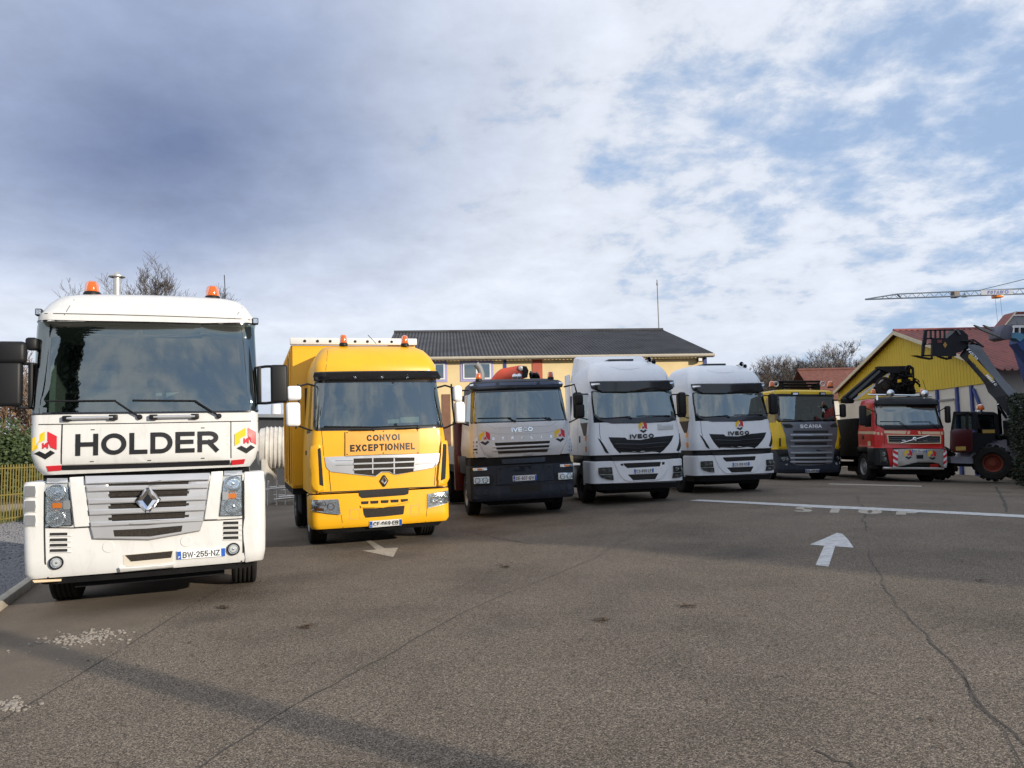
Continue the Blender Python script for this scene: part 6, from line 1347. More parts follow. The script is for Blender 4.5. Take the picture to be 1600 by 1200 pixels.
tube('monitor_verge', M_VERGE, dm, [sv(d0.x, yd - .06, d0.z), sv(d1.x, yd - .06, d1.z)], .035, 6); box('white_trim', M_WFRAME, dm, pa[0].x - X0, XL - 4, yd - .1 - Ya, yd - .051 - Ya, z1_ - gs + .0, z1_ - gs + .07)
# house with clay tile roof beyond
hy = 72.; h0, h1 = at_depth(1246, 579, hy), at_depth(1420, 575, hy); hz = gz(40); hh = empty('tiled_house', (h0.x, hy, hz), 0, 'house with clay tile roof half hidden behind bare trees', 'building')
hl = h1.x - h0.x + 3; rise, dep = 3.0, 4.2; zr = h0.z - hz
box('wall', M_WWALL, hh, .3, hl - .3, -dep + .3, dep - .3, -.3, zr - rise + .2)
for sg in (-1, 1):
    bm = bnew(); nn = 14; rows = []
    for i in range(nn):
        a, b = i / nn, (i + 1) / nn
        for t, o_ in ((a, .05), (b, .0)): rows.append((bm.verts.new((0, sg * dep * t, zr - rise * t + o_)), bm.verts.new((hl, sg * dep * t, zr - rise * t + o_))))
    for a, b in zip(rows, rows[1:]): bm.faces.new((a[0], a[1], b[1], b[0]))
    make('roof', bm, M_TILE, hh, smooth=False)
tube('ridge_cap', M_TILE, hh, [(0, 0, zr + .05), (hl, 0, zr + .05)], .14, 8)
# low dark shed, striped chimney, ribbed tank between the first two trucks
p0, p1 = at_depth(380, 649, 42), at_depth(470, 655, 42); ls = empty('low_shed', (p0.x, 42, gz(p0.x)), 0, 'low dark grey shed behind the ribbed tank', 'building')
box('wall', mat('dark_cladding', (.055, .058, .065), .6, var=.15), ls, 0, 8, 0, 5, 0, p0.z - gz(p0.x) - .1); prism('roof', M_GSHEET, ls, [(-.2, p0.z - gz(p0.x) - .1), (8.2, p0.z - gz(p0.x) - .35), (8.2, p0.z - gz(p0.x) - .2), (-.2, p0.z - gz(p0.x) + .08)], 5.6, lambda a, b, c: Vector((a, -.3 + c, b)))
p = at_depth(431, 632, 120); tw = empty('striped_chimney', (p.x, 120, gz(p.x)), 0, 'distant red and white striped chimney between the first two trucks', 'chimney'); zt = p.z - gz(p.x)
for i in range(6): lathe('chimney_band', M_PLATE if i % 2 else M_WRED, tw, [(.75 + .03 * (5 - i), zt * i / 6), (.72 + .03 * (5 - i), zt * (i + 1) / 6)], (0, 0, 0), (0, 0, 1), 16, False, i == 5)
ty = 27.; tp = at_depth(406, 744, ty); t0 = at_depth(408, 668, ty); tz = gz(tp.x)
tk = empty('ribbed_tank', (tp.x, ty, tz), 0, 'white ribbed cylindrical tank lying beyond the white truck', 'tank'); R0 = .72; zc = t0.z - tz - R0; M_TANK = mat('dirty_white_steel', (.58, .55, .50), .6, var=.2, vscale=2, dirt=.6)
prof = [(.001, 0), (R0 * .7, .02), (R0 * .95, .12)]; x = .3
while x < 5: prof += [(R0, x), (R0 + .03, x + .02), (R0 + .03, x + .05), (R0, x + .07)]; x += .14
lathe('drum', M_TANK, tk, prof + [(R0 * .9, 5.1), (.001, 5.2)], (-.1, 0, zc), Vector((1, .25, 0)), 32)
for x in (.25, 2.2, 4.2): box('cradle', M_TANK, tk, x, x + .14, -.65 + x * .2, .65 + x * .2, -.05, zc - R0 * .55)
tube('pipe_fitting', M_TANK, tk, [(.15, -.75, zc + .5), (.15, -.78, zc - .1)], .06, 8); tube('pipe_fitting', M_TANK, tk, [(-.15, -.5, zc + .4), (-.25, -.5, zc - .2), (-.2, -.5, .1)], .045, 8)
bm = bnew()
for i in range(34):
    a = Vector((random.uniform(.5, 3.2), random.uniform(-1.1, -.85), random.uniform(.05, .62))); add_tube(bm, [a, a + Vector((random.uniform(.4, 1.2), random.uniform(-.1, .2), random.uniform(-.1, .12)))], .025, 6)
for i in range(10): x = .6 + i * .3; add_tube(bm, [(x, -1.0, -.02), (x + .02, -1.0, .85)], .03, 6)
rs_ = make('scaffold_rack', bm, M_STEEL, None); rs_.location = (tp.x, ty, tz); tag(rs_, 'rack of old scaffold tubes in front of the ribbed tank', 'scaffold tubes')
M_SAND = mat('sandy_ground', (.36, .29, .21), .9, var=.2, vscale=2)
o = gpoly('sandy_strip', [ground(330, 757), ground(520, 757), ground(520, 738), ground(330, 738)], M_SAND, .006); o['kind'] = 'structure'
# ---------------------------------------------------------------- tower crane
M_CRN = mat('crane_grey_blue', (.12, .15, .19), .5, var=.1)
CY = 85.
def cpt(u, v, dy=0.): return at_depth(u, v, CY + dy)
tc_ = cpt(1950, 452); ck = empty('tower_crane', (tc_.x, CY, gz(60)), 0, 'tower crane jib with POTAIN sign against the sky', 'crane'); co_ = Vector((tc_.x, CY, gz(60)))
def ctube(name, pts, r, n=5, m=None): return tube(name, m or M_CRN, ck, [p - co_ for p in pts], r, n)
bot = lambda u: 468 - (u - 1352) * .0355; topv = lambda u: 459.5 - (u - 1402) * .043
for dy in (-.45, .45): ctube('jib_chord', [cpt(1352, 468), cpt(1402, bot(1402), dy), cpt(1950, bot(1950), dy)], .085)
ctube('jib_chord', [cpt(1352, 467.5), cpt(1402, topv(1402)), cpt(1950, topv(1950))], .075)
u = 1376.; bm = bnew()
while u < 1940:
    for dy in (-.45, .45):
        tv = topv(u + 7) if u > 1394 else 467.5 - (u + 7 - 1352) * .16
        add_tube(bm, [cpt(u, bot(u), dy) - co_, cpt(u + 7, tv) - co_, cpt(u + 14, bot(u + 14), dy) - co_], .038, 4)
    u += 14
make('jib_lacing', bm, M_CRN, ck)
ctube('jib_frame', [cpt(1402, topv(1402)), cpt(1408, bot(1408))], .11); ctube('pendant', [cpt(1528, topv(1528)), cpt(1600, 436.5), cpt(1950, 350)], .045)
a, b = cpt(1488, 456) - co_, cpt(1497, 465) - co_; box('jib_joint', mat('crane_rust', (.20, .17, .15), .7, var=.3), ck, a.x, b.x, -.4, .4, b.z, a.z); a, b = cpt(1502, 458) - co_, cpt(1512, 464.5) - co_
prism('jib_gusset', M_CRN, ck, [(a.x, b.z), (b.x, b.z), (b.x - .25, a.z)], .1, lambda x, z, c: Vector((x, c, z)))
a, b = cpt(1528, 455) - co_, cpt(1578, 461.2) - co_; sg = box('sign_board', mat('sign_grey', (.36, .38, .43), .6), ck, a.x, b.x, -.56, -.5, b.z, a.z)
bm = strokebm('POTAIN', (b.x - a.x) * .5, (a.z - b.z) * .72, .3, .25)
for v in bm.verts: v.co = Vector(((a.x * .55 + b.x * .45) + v.co.x, -.565 - v.co.z, (a.z + b.z) / 2 + v.co.y))
make('sign_lettering', bm, M_BLUE, sg, smooth=False); c = cpt(1568, 457.5) - co_; lathe('sign_mark', M_PBLUE, sg, [(.22, 0), (.22, .01), (.12, .012)], (c.x, -.565, c.z), (0, -1, 0), 12)
a, b = cpt(1552.5, 460.5) - co_, cpt(1564.5, 465.5) - co_; tr_ = box('trolley', M_ORANGE, ck, a.x, b.x, -.5, .5, b.z, a.z, .08)
for x in (a.x + .15, b.x - .1): tube('hoist_rope', M_GALV, tr_, [(x, 0, b.z), (x + .1, 0, cpt(1560, 515).z - co_.z)], .018, 4)
lathe('hook_block', M_CRN, tr_, [(.05, .3), (.2, .1), (.15, -.3), (.03, -.5)], ((a.x + b.x) / 2, 0, cpt(1560, 516).z - co_.z), (0, 0, 1), 10)
for sx in (-.8, .8):
    for sy in (-.8, .8): tube('mast_leg', M_CRN, ck, [(sx, sy, 0), (sx, sy, tc_.z - co_.z + 4)], .1, 5)
bm = bnew()
for i in range(12):
    z = i * 1.8
    for sx, sy, ex_, ey in ((-.8, -.8, .8, -.8), (.8, -.8, .8, .8), (.8, .8, -.8, .8), (-.8, .8, -.8, -.8)): add_tube(bm, [(sx, sy, z), (ex_, ey, z + 1.8)], .05, 4)
make('mast_lacing', bm, M_CRN, ck)
# ---------------------------------------------------------------- telehandlers
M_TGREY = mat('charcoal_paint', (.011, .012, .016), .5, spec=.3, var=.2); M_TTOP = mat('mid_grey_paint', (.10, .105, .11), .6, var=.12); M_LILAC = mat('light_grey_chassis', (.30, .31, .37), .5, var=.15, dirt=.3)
M_ORIM = mat('orange_rim', (.17, .026, .010), .7, var=.2); M_MAROON = mat('maroon_door', (.06, .010, .012), .3, coat=.4)
TY = 27.
def tag_tele():
    g_ = at_depth(1545, 740, TY); O = Vector((g_.x, TY, gz(g_.x)))
    r = empty('telehandler', O, 0, 'dark telehandler with raised boom and empty pallet forks beside the hedge', 'telehandler')
    K = lambda u, v, dy=0.: at_depth(u, v, TY + dy) - O
    zc = lambda x, y: (1440 + x * 160 / 1200, 590 + y * 160 / 1200)
    def pr(name, px, d, m, dy=0., parent=None, bev=0.):
        pts = [K(u, v, dy) for u, v in px]; return prism(name, m, parent or r, [(p.x, p.z) for p in pts], d, lambda a, b, c: Vector((a, dy + c, b)), bev=bev)
    # chassis
    pr('chassis', [zc(*p) for p in ((340, 930), (570, 930), (600, 875), (780, 760), (1040, 720), (1120, 900), (1100, 1010), (660, 1010), (440, 1005), (345, 1000))], .9, M_LILAC, .35)
    pr('underframe', [zc(*p) for p in ((360, 960), (1150, 960), (1150, 1060), (380, 1040))], .7, M_CHAS, .45)
    # wheels with lugs
    def wl(u, v, dy, R=.62, wd=.48, yaw=.5):
        c = K(u, v, dy); ax = Vector((-math.sin(yaw), -math.cos(yaw), 0)); h = wd / 2
        w_ = lathe('wheel', M_RUB, r, [(R * .5, h * .75), (R * .62, h), (R * .88, h), (R * .95, h * .85), (R * .95, -h * .85), (R * .88, -h), (R * .62, -h), (R * .5, -h * .75)], c, ax, 32)
        lathe('rim', M_ORIM, w_, [(R * .5, h * .8), (R * .44, h * .72), (R * .38, h * .05), (R * .2, h * .15), (R * .18, h * .3), (.001, h * .3)], c, ax, 24)
        s_, t_ = frame_of(ax); bm = bnew()
        for k in range(18):
            a = 2 * math.pi * k / 18; sg = 1 if k % 2 else -1; d_ = s_ * math.cos(a) + t_ * math.sin(a); e_ = s_ * math.cos(a + .16) + t_ * math.sin(a + .16)
            A, B = c + d_ * R * .97 + ax * sg * h, c + e_ * R * .985 - ax * sg * h * .1; add_tube(bm, [A, B], .045, 4)
        make('tyre_lugs', bm, M_RUB, w_)
    wl(*zc(830, 1000), .2); wl(*zc(1130, 1000), 1.9); wl(*zc(170, 985), 1.5, yaw=.5); wl(*zc(215, 1000), 2.6)
    # cab
    cabm = M_TGREY
    pr('cab_base', [zc(*p) for p in ((560, 640), (860, 640), (910, 720), (780, 760), (700, 870), (570, 870))], 1.0, cabm, .2)
    pr('cab_roof', [zc(*p) for p in ((560, 402), (640, 395), (850, 402), (900, 430), (900, 445), (560, 432))], 1.0, cabm, .2, bev=.03)
    for px in (((620, 430), (655, 430), (700, 640), (660, 640)), ((855, 430), (900, 440), (920, 720), (870, 720)), ((655, 600), (870, 600), (870, 645), (655, 645))): pr('cab_post', [zc(*p) for p in px], .09, cabm, .2)
    for px in (((640, 430), (670, 430), (700, 640), (670, 640)), ((860, 430), (895, 440), (915, 700), (880, 700))): pr('cab_post', [zc(*p) for p in px], .09, cabm, 1.1)
    pr('cab_window', [zc(*p) for p in ((650, 440), (860, 440), (872, 600), (675, 600))], .02, G_SIDE, .23); pr('cab_window', [zc(*p) for p in ((650, 440), (860, 440), (872, 600), (675, 600))], .02, G_SIDE, 1.12)
    s_ = pr('seat', [zc(*p) for p in ((720, 520), (790, 500), (810, 640), (730, 640))], .4, M_SEAT, .5)
    # open door swung to the left
    d = pr('door', [zc(*p) for p in ((345, 625), (360, 600), (540, 600), (600, 600), (600, 860), (545, 878), (380, 880), (340, 840))], .06, M_MAROON, -.05, bev=.01)
    for px in (((352, 610), (372, 610), (402, 420), (382, 410)), ((380, 398), (560, 398), (560, 425), (384, 425)), ((528, 410), (552, 410), (552, 610), (528, 610)), ((600, 430), (625, 430), (640, 620), (612, 620))): pr('door_frame', [zc(*p) for p in px], .06, cabm, -.05, d)
    pr('door_window', [zc(*p) for p in ((372, 610), (402, 430), (528, 430), (528, 610))], .015, G_SIDE, -.03, d); pr('door_window', [zc(*p) for p in ((555, 430), (605, 430), (615, 600), (555, 600))], .015, G_SIDE, .0, d)
    pr('door_plate', [zc(*p) for p in ((402, 808), (518, 806), (518, 852), (402, 856))], .01, mat('dull_yellow_plate', (.40, .27, .06), .6, var=.2), -.07, d); pr('window_sticker', [zc(*p) for p in ((715, 612), (860, 610), (858, 650), (715, 652))], .01, mat('dull_yellow_plate', (.4, .27, .06), .6), .17)
    b = K(*zc(692, 378), .6); lathe('beacon', M_BLACK, r, [(.06, -.08), (.06, 0)], b, (0, 0, 1), 14); lathe('beacon_dome', M_AMBER, r, [(.12, 0), (.13, .06), (.11, .16), (.05, .2), (.001, .205)], b, (0, 0, 1), 16)
    p = K(*zc(660, 402), .25); box('work_lamp', M_REFL, r, p.x - .07, p.x + .07, p.y - .06, p.y + .02, p.z - .07, p.z + .06, .01)
    pr('engine_cover', [zc(*p) for p in ((880, 690), (1060, 660), (1180, 700), (1180, 900), (1100, 860), (1040, 730), (880, 730))], .8, M_CHAS, .5)
    pr('lift_cylinder', [zc(*p) for p in ((895, 315), (910, 305), (1010, 470), (995, 485))], .08, M_CHROME, .0)
    pr('boom_pivot', [zc(*p) for p in ((1100, 500), (1300, 420), (1330, 800), (1120, 800))], .7, M_TGREY, -.2)
    # boom, traced on its side face (near) and its upper face (farther edge)
    A = [(1499, 556), (1511, 567), (1531, 590), (1539, 601), (1544, 613), (1553, 622), (1573, 647), (1625, 712)]
    B = [(1511, 538), (1518, 548), (1545, 582), (1553, 591), (1559, 598), (1566, 607), (1574, 616.5), (1640, 690)]
    C = [(1530, 536), (1536, 546), (1556, 576), (1563, 585), (1569, 593), (1577, 601), (1586, 611), (1655, 680)]
    bm = bnew(); rows = []
    for i, (a, b_, c) in enumerate(zip(A, B, C)):
        dy = .9 - 1.3 * i / 7; pa, pb, pc = K(*a, dy), K(*b_, dy), K(*c, dy + .45); rows.append([bm.verts.new(q) for q in (pa, pb, pc, pa + (pc - pb))])
    top_f = []
    for a, b_ in zip(rows, rows[1:]):
        for k in range(4):
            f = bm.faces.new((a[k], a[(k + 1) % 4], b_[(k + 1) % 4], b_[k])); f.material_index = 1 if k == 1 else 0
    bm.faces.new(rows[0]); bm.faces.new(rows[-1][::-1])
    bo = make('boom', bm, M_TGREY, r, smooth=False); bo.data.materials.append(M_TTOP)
    def btext(txt, u0, v0, u1, v1, hpx, m, sw, dy0):
        p0, p1 = K(u0, v0, dy0), K(u1, v1, dy0 - .25); ax = (p1 - p0); L = ax.length; ax.normalize(); nn = Vector((0, -1, -.0)); up = ax.cross(nn).normalized() * -1
        if up.z < 0: up = -up
        bm = strokebm(txt, L, hpx * TY / FPX, sw); c = (p0 + p1) / 2
        for v in bm.verts: v.co = c + ax * v.co.x + up * v.co.y + Vector((0, -.06 - v.co.z, 0))
        make('lettering', bm, m, bo, smooth=False)
    btext('T40170', 1510, 545, 1525, 562, 5, M_PLATE, .2, .75); btext('BOBCAT 41', 1540, 586, 1555, 602, 4.6, M_PLATE, .24, .2)
    q0 = [K(u, v, .5) + Vector((0, -.07, 0)) for u, v in ((1510, 555), (1513, 554), (1541, 592), (1541, 597), (1537, 597), (1510, 560))]
    bd_ = prism('badge', mat('badge_yellow', (.55, .36, .03), .5), bo, [(p.x, p.z) for p in q0], .02, lambda a, b, c: Vector((a, .36 - .28 * (a - q0[0].x) / (q0[2].x - q0[0].x) + c, b)))
    btext('LOCATION', 1514, 561, 1536, 591, 3.6, M_LBLK, .25, .42)
    # head, carriage and forks
    z4 = lambda x, y: (1420 + x / 16, 500 + y / 16); H_ = .75
    pr('boom_head', [z4(*p) for p in ((1180, 240), (1340, 250), (1480, 380), (1500, 600), (1420, 700), (1300, 800), (1100, 820), (1000, 620), (900, 560), (960, 450), (1100, 330))], .45, M_TGREY, H_)
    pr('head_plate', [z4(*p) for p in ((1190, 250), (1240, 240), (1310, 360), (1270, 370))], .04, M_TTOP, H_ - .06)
    cg = pr('carriage', [z4(*p) for p in ((590, 450), (900, 450), (1080, 480), (1090, 900), (580, 900))], .1, M_TGREY, H_ - .15)
    pr('carriage_opening', [z4(*p) for p in ((720, 500), (830, 505), (830, 560), (720, 575))], .02, M_RROOF, H_ - .172, cg)
    pr('warning_sticker', [z4(*p) for p in ((855, 620), (910, 545), (960, 620), (910, 700))], .01, mat('dull_orange', (.40, .22, .05), .6), H_ - .165, cg)
    for px in (((400, 245), (470, 245), (440, 620), (345, 620)), ((345, 600), (415, 600), (390, 900), (325, 900)), ((330, 870), (580, 870), (580, 905), (330, 905)), ((400, 590), (590, 585), (590, 610), (395, 615)), ((440, 445), (600, 440), (600, 475), (440, 480)), ((450, 240), (1150, 232), (1150, 262), (450, 268)),
               ((545, 250), (575, 250), (575, 460), (545, 460)), ((660, 250), (690, 250), (690, 460), (660, 460)), ((780, 250), (810, 250), (810, 460), (780, 460)), ((890, 250), (920, 250), (920, 460), (890, 460)), ((1040, 700), (1190, 720), (1190, 900), (1140, 910), (1090, 900))):
        pr('guard_bar', [z4(*p) for p in px], .07, M_TGREY, H_ - .12, cg)
    for px in (((80, 885), (200, 880), (560, 955), (600, 900), (610, 975), (560, 990), (330, 950)), ((720, 905), (800, 905), (1000, 955), (1030, 900), (1085, 900), (1080, 975), (990, 990), (850, 955))): pr('fork', [z4(*p) for p in px], .12, M_CHAS, H_ - .3, cg)
    bm = bnew()
    for i in range(5): p = K(1502 + i * 3.2, 533 + i * 1.2 + random.uniform(-3, 3), H_ - .1); add_tube(bm, [p, p + Vector((.25, -.05, random.uniform(-.05, .05))), p + Vector((.5, 0, -.12))], .03, 6)
    make('head_hoses', bm, M_BLACK, bo)
tag_tele()
def blue_loader():
    Y = 29.; O = at_depth(1700, 740, Y); O.z = gz(O.x)
    M_LB = mat('loader_blue', (.02, .06, .22), .4, coat=.2, var=.15); M_LB2 = mat('loader_light_blue', (.10, .27, .42), .4, var=.15)
    r = empty('blue_loader', O, 0, 'blue telescopic loader with two raised fork tines at the right edge', 'loader')
    K = lambda x, y, dy=0.: at_depth(1500 + x / 16, 470 + y / 16, Y + dy) - O
    def pr(name, px, d, m, dy=0., parent=None, bev=0.):
        pts = [K(u, v, dy) for u, v in px]; return prism(name, m, parent or r, [(p.x, p.z) for p in pts], d, lambda a, b, c: Vector((a, dy + c, b)), bev=bev)
    for px, dy in ((((365, 600), (430, 620), (720, 740), (1000, 860), (1000, 905), (700, 790), (520, 715)), -.25), (((595, 600), (680, 630), (1010, 770), (1010, 825), (860, 760), (700, 680)), .35)): pr('fork', px, .12, M_GRIP, dy)
    c = pr('carriage', ((1000, 800), (1090, 600), (1290, 595), (1340, 680), (1330, 760), (1270, 950), (1130, 970), (990, 920)), .7, mat('carriage_grey', (.11, .11, .15), .6, var=.35), -.2, bev=.03)
    pr('boom_tip', ((1290, 800), (1470, 790), (1600, 850), (1620, 930), (1500, 1020), (1400, 940), (1280, 930)), .35, M_LB2, -.05)
    pr('boom', ((1480, 830), (1700, 840), (3300, 2600), (2900, 2900), (1430, 1060)), .5, M_LB, .0)
    pr('cab_frame', ((1335, 610), (2200, 600), (2200, 665), (1360, 670)), .1, M_WFRAME, .7); pr('cab_glass', ((1365, 680), (1900, 680), (1900, 810), (1365, 800)), .05, M_GLOSSB, .75)
    for x in (1340, 1490): pr('cab_frame', ((x, 660), (x + 25, 660), (x + 20, 810), (x, 810)), .1, M_WFRAME, .68)
    pr('cab_support', ((1400, 800), (2200, 800), (2300, 2200), (1900, 2300)), .5, M_LB, .7)
    box('chassis', M_LB, r, -.6, 3.4, -.3, 1.6, .5, 1.4, .05)
    for x, y in ((0, -.4), (2.8, -.4), (0, 1.7), (2.8, 1.7)): lathe('wheel', M_RUB, r, [(.3, -.2), (.58, -.2), (.6, -.1), (.6, .1), (.58, .2), (.3, .2)], (x, y, .6), (0, 1, 0), 28)
blue_loader()
# ---------------------------------------------------------------- vegetation
M_BARK = mat('bare_bark', (.115, .095, .08), .9, var=.3, vscale=2); M_BARKB = mat('brown_twigs', (.20, .125, .075), .9, var=.35, vscale=2)
def tree_mesh(seed, h, spread=.5, depth=5, twig=.012, up=.55, r0=None, n0=7, nkid=(3, 4), straight=True):
    rnd = random.Random(seed); V, F = [], []
    def seg(p, q, r, s, n):
        d = q - p; a, b = frame_of(d); k = len(V)
        for c, rr in ((p, r), (q, s)):
            for i in range(n): t = 2 * math.pi * i / n; v = c + (a * math.cos(t) + b * math.sin(t)) * rr; V.append((v.x, v.y, v.z))
        for i in range(n): F.append([k + i, k + (i + 1) % n, k + n + (i + 1) % n, k + n + i])
    def grow(p, d, L, r, lvl):
        n = n0 if lvl == 0 else (5 if lvl == 1 else 3); m = 4 if lvl < 2 else 3; pts = [p]; dd = d.copy()
        for i in range(m):
            dd = (dd + Vector((rnd.uniform(-1, 1), rnd.uniform(-1, 1), rnd.uniform(-.4, 1) * up)) * (.035 if lvl == 0 else .2)).normalized(); pts.append(pts[-1] + dd * L / m)
        for i in range(m): seg(pts[i], pts[i + 1], max(twig, r * (1 - .75 * i / m)), max(twig * .8, r * (1 - .75 * (i + 1) / m)), n)
        if lvl >= depth: return
        nk = rnd.randint(*nkid) + (4 if lvl == 0 else 0)
        for j in range(nk):
            t = rnd.uniform(.28 if lvl == 0 else .2, 1.0); i = min(m - 1, int(t * m)); q = pts[i] + (pts[i + 1] - pts[i]) * (t * m - i)
            a = rnd.uniform(0, 6.3); s_, t_ = frame_of(dd); out = s_ * math.cos(a) + t_ * math.sin(a)
            nd_ = (dd * (1 - spread) + out * spread + Vector((0, 0, up * .35))).normalized()
            grow(q, nd_, L * rnd.uniform(.42, .68) * (1.15 - .4 * t if lvl == 0 else 1), r * .5 * (1.1 - .5 * t), lvl + 1)
    grow(Vector((0, 0, 0)), Vector((0, 0, 1)), h * .62, r0 or h * .017, 0)
    return V, F
def bare_tree(name, loc, h, seed, label, m=None, group=None, wide=0, **kw):
    V, F = tree_mesh(seed, h, **kw); zt = max(v[2] for v in V); k = h / zt; V = [(x * k, y * k, z * k) for x, y, z in V]
    if wide:                                                        # straight poplar: crown centred over its foot
        T_ = [v for v in V if v[2] > h * .7]; cx_, cy_ = sum(v[0] for v in T_) / len(T_), sum(v[1] for v in T_) / len(T_)
        V = [((x - cx_ * z / h / .85) * wide, (y - cy_ * z / h / .85) * wide, z) for x, y, z in V]
    # trunk = first limb's faces, crown = the rest
    nt_ = 4 * kw.get('n0', 7); vt = 4 * 2 * kw.get('n0', 7)
    r = empty(name, loc, random.uniform(0, 6.3), label, 'tree', group)
    soup('trunk', V[:vt], F[:nt_], m or M_BARK, r, True); soup('crown', V[vt:], [[i - vt for i in f] for f in F[nt_:]], m or M_BARK, r)
    return r
def copy_tree(src, loc, sc, rz, label):
    r = src.copy(); COL.objects.link(r); r.location = loc; r.scale = (sc, sc, sc); r.rotation_euler = (0, 0, rz); r['label'] = label
    for c in src.children: d = c.copy(); COL.objects.link(d); d.parent = r
    return r
def plant_at(u, Y): p = at_depth(u, 700, Y); return Vector((p.x, Y, gz(p.x)))
for u, vt, seed, lab in ((205, 398, 11, 'tall bare poplar behind the white truck, left of its pair'), (283, 402, 23, 'tall bare poplar behind the white truck, right of its pair')):
    Y = 58.; P0 = plant_at(u, Y); h = at_depth(u, vt, Y).z - P0.z
    bare_tree('bare_tree', P0, h, seed, lab, None, 'bare trees behind the white truck', wide=1.45, spread=.41, depth=5, twig=.009, up=.95, nkid=(4, 6))
# wood edge on the right
protos = []
for i, s_ in enumerate((3, 8, 15, 31)):
    us = (1192, 1232, 1268, 1300); Y = 96.; P0 = plant_at(us[i], Y + i * 2)
    protos.append(bare_tree('bare_tree', P0, 11.2 + i * .3, s_, 'bare tree in the row beyond the tiled house at right', None, 'row of bare trees beyond the house', spread=.5, depth=5, twig=.013, up=.6, nkid=(4, 5)))
for i in range(26):
    u = 1172 + i * 8 + random.uniform(-3, 3); Y = 92 + random.uniform(0, 26); sc = random.uniform(.8, 1.12) * (.85 + .2 * min(1, i / 12)) * Y / 98
    copy_tree(protos[i % 4], plant_at(u, Y), sc, random.uniform(0, 6.3), 'bare tree in the row beyond the tiled house at right')
# leafy cloud helper: many small leaf faces
def leaves(n, fn, size, rnd, V, F):
    for _ in range(n):
        c = fn(); a, b = rnd.uniform(0, 6.3), rnd.uniform(-1, 1); d = Vector((math.cos(a), math.sin(a), b)).normalized(); s_, t_ = frame_of(d); w_ = size * rnd.uniform(.6, 1.3); k = len(V)
        for q in (c - s_ * w_ * .5, c + t_ * w_ * .35, c + s_ * w_ * .5, c - t_ * w_ * .35): V.append((q.x, q.y, q.z))
        F.append([k, k + 1, k + 2, k + 3])
def bush(name, loc, rx, ry, h, n, size, m, label, cat, seed, group=None, lobes=7, trunk=True):
    rnd = random.Random(seed); V, F = [], []; L = [(Vector((rnd.uniform(-.6, .6) * rx, rnd.uniform(-.6, .6) * ry, h * rnd.uniform(.3, .8))), rnd.uniform(.35, .6)) for _ in range(lobes)]
    def pick():
        c, r = rnd.choice(L); d = Vector((rnd.gauss(0, 1), rnd.gauss(0, 1), rnd.gauss(0, 1))).normalized() * (rnd.random() ** .4) * r
        return Vector((c.x + d.x * rx, c.y + d.y * ry, max(.05, c.z + d.z * h * .55)))
    leaves(n, pick, size, rnd, V, F); r = empty(name, loc, 0, label, cat, group); soup('foliage', V, F, m, r)
    bm = bnew()
    for c, _ in L: add_tube(bm, [(0, 0, -.05), Vector((c.x * .4, c.y * .4, c.z * .5)), c], [.05, .035, .015], 5)
    make('stems', bm, M_BARK, r); return r
M_EVG = mat('evergreen_leaf', (.055, .085, .028), .7, var=.5, vscale=1.5); M_HEDGE = mat('dark_hedge_leaf', (.020, .032, .012), .7, var=.5, vscale=2); M_OLV = mat('olive_scrub', (.12, .11, .045), .8, var=.4, vscale=2); M_CONI = mat('conifer_needle', (.022, .034, .02), .75, var=.4, vscale=1)
# dark hedge at the right edge
h0_ = at_depth(1577, 614, 22.); hz_ = gz(h0_.x); rnd = random.Random(5); V, F = [], []; HX, HY, HH = 4.5, 2.4, h0_.z - hz_
def pk_():
    f = rnd.random(); e = rnd.uniform(-.14, .14)
    if f < .4: return Vector((rnd.uniform(0, HX), e, rnd.uniform(0, HH)))
    if f < .65: return Vector((rnd.uniform(0, HX), rnd.uniform(0, HY), HH + e * .7))
    if f < .85: return Vector((e, rnd.uniform(0, HY), rnd.uniform(0, HH)))
    return Vector((rnd.uniform(.1, HX), rnd.uniform(.1, HY), rnd.uniform(0, HH)))
leaves(26000, pk_, .085, rnd, V, F)
hg = empty('hedge', (h0_.x + 1.55, 22., hz_), 0, 'tall dark clipped hedge at the right edge of the yard', 'hedge'); soup('foliage', V, F, M_HEDGE, hg); bm = bnew()
add_box(bm, .25, HX - .2, .25, HY - .2, 0, HH - .25); make('inner_growth', bm, M_CHAS, hg)
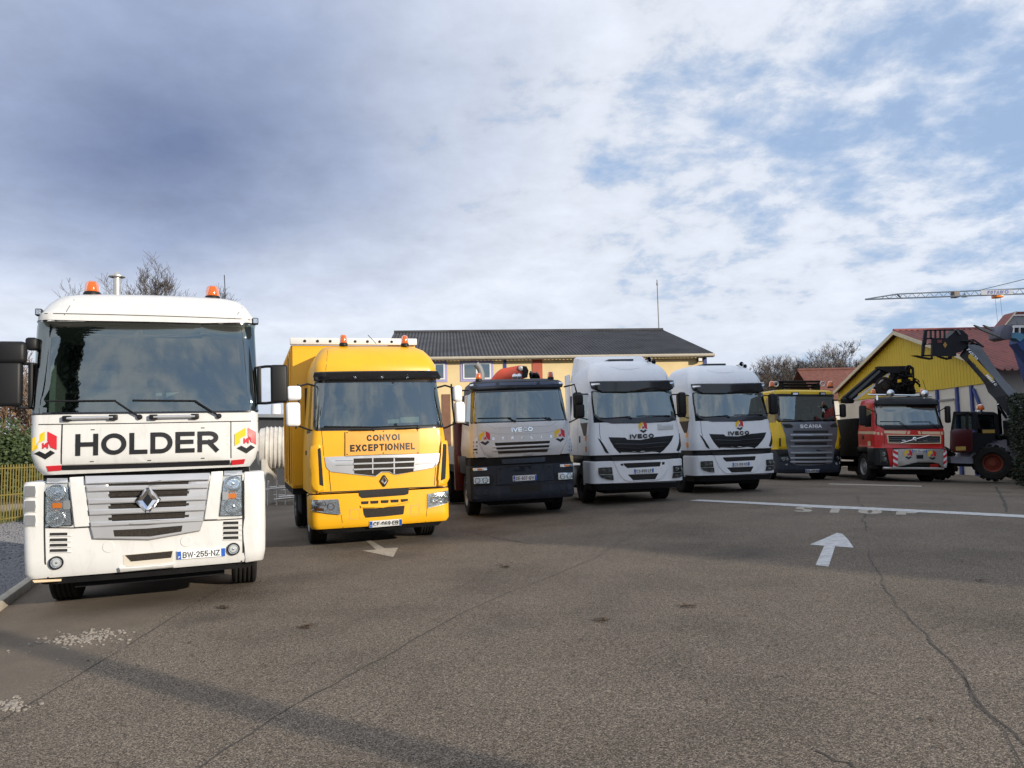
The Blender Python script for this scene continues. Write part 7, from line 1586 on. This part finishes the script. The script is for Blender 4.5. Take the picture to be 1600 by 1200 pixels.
# thicket beyond the fence at left
for i, (u, Y, rx, h, n, m, lab, cat) in enumerate(((-6, 33, 2.2, 3.4, 6000, M_EVG, 'rounded evergreen bush beyond the yellow fence at the left edge', 'bush'), (14, 36, 1.6, 2.9, 4200, M_EVG, 'evergreen bush beyond the fence beside the white truck', 'bush'), (40, 35, 1.7, 2.0, 2600, M_OLV, 'low olive scrub beyond the fence next to the white truck cab', 'bush'), (-50, 31, 3, 4.0, 4000, M_EVG, 'evergreen bush outside the left of the view', 'bush'))):
    bush('bush', plant_at(u, Y), rx, rx * .8, h, n, .16, m, lab, cat, 40 + i, 'bushes beyond the fence')
pt = None
for i, (u, Y, h, lab) in enumerate(((4, 40, 7.6, 'brown leafless tree behind the mirror of the white truck, leftmost'), (26, 42, 8.0, 'brown leafless tree seen between mirror and cab of the white truck'), (46, 39, 6.4, 'brown leafless tree touching the white truck cab in view'), (-30, 41, 8, 'brown leafless tree just outside the left of the view'))):
    bare_tree('thicket_tree', plant_at(u, Y), h, 60 + i, lab, M_BARKB, 'brown thicket beyond the fence', spread=.5, depth=4, twig=.014, up=.5, nkid=(4, 6), n0=6)
V, F = [], []; rnd = random.Random(9)
leaves(9000, lambda: Vector((rnd.uniform(-46, -20), rnd.uniform(39, 46), -.2 + 4.2 * rnd.random() ** 1.2)), .22, rnd, V, F)
tag(soup('undergrowth', V, F, mat('brown_undergrowth', (.16, .095, .05), .9, var=.4, vscale=1)), 'brown winter undergrowth behind the fence bushes', 'undergrowth', kind='stuff')
# far tree line between the first two trucks and along the horizon
V, F = [], []
for i in range(42):
    x = -75 + i * 2.6; tv, tf = tree_mesh(200 + i % 5, 8, .5, 3, .03, .5, n0=4, nkid=(3, 5)); k0_ = len(V); s_ = rnd.uniform(.8, 1.2); yy = 125 + rnd.uniform(-5, 8)
    V += [(x + a * s_, yy + b * s_, -.2 + c * s_) for a, b, c in tv]; F += [[k0_ + j for j in f] for f in tf]
tag(soup('far_wood', V, F, M_BARK), 'far leafless wood on the horizon behind the trucks', 'wood', kind='stuff')
# conifers behind the photographer, seen mirrored in the windscreens
def conifer(loc, h, r0, seed, label):
    rnd = random.Random(seed); V, F = [], []
    def pk():
        t = rnd.random() ** .8; z = h * (.08 + .92 * t); rr = r0 * (1 - t) * (.8 + .2 * math.sin(z * 3.1 + math.sin(a0_ := rnd.uniform(0, 6.3)))) + .15; a = rnd.uniform(0, 6.3); q = rr * rnd.random() ** .35
        return Vector((math.cos(a) * q, math.sin(a) * q, z - q * .25))
    leaves(16000, pk, .34, rnd, V, F); r = empty('conifer', loc, 0, label, 'tree', 'conifers behind the photographer'); soup('crown', V, F, M_CONI, r); tube('trunk', M_BARK, r, [(0, 0, -.2), (0, 0, h * .95)], [.22, .03], 8)
conifer((-4.3, -15, gz(-4.3)), 14.5, 3.2, 1, 'tall dark conifer behind the photographer mirrored in the windscreens'); conifer((-11, -19, gz(-11)), 12, 3.4, 2, 'shorter dark conifer farther left behind the photographer')
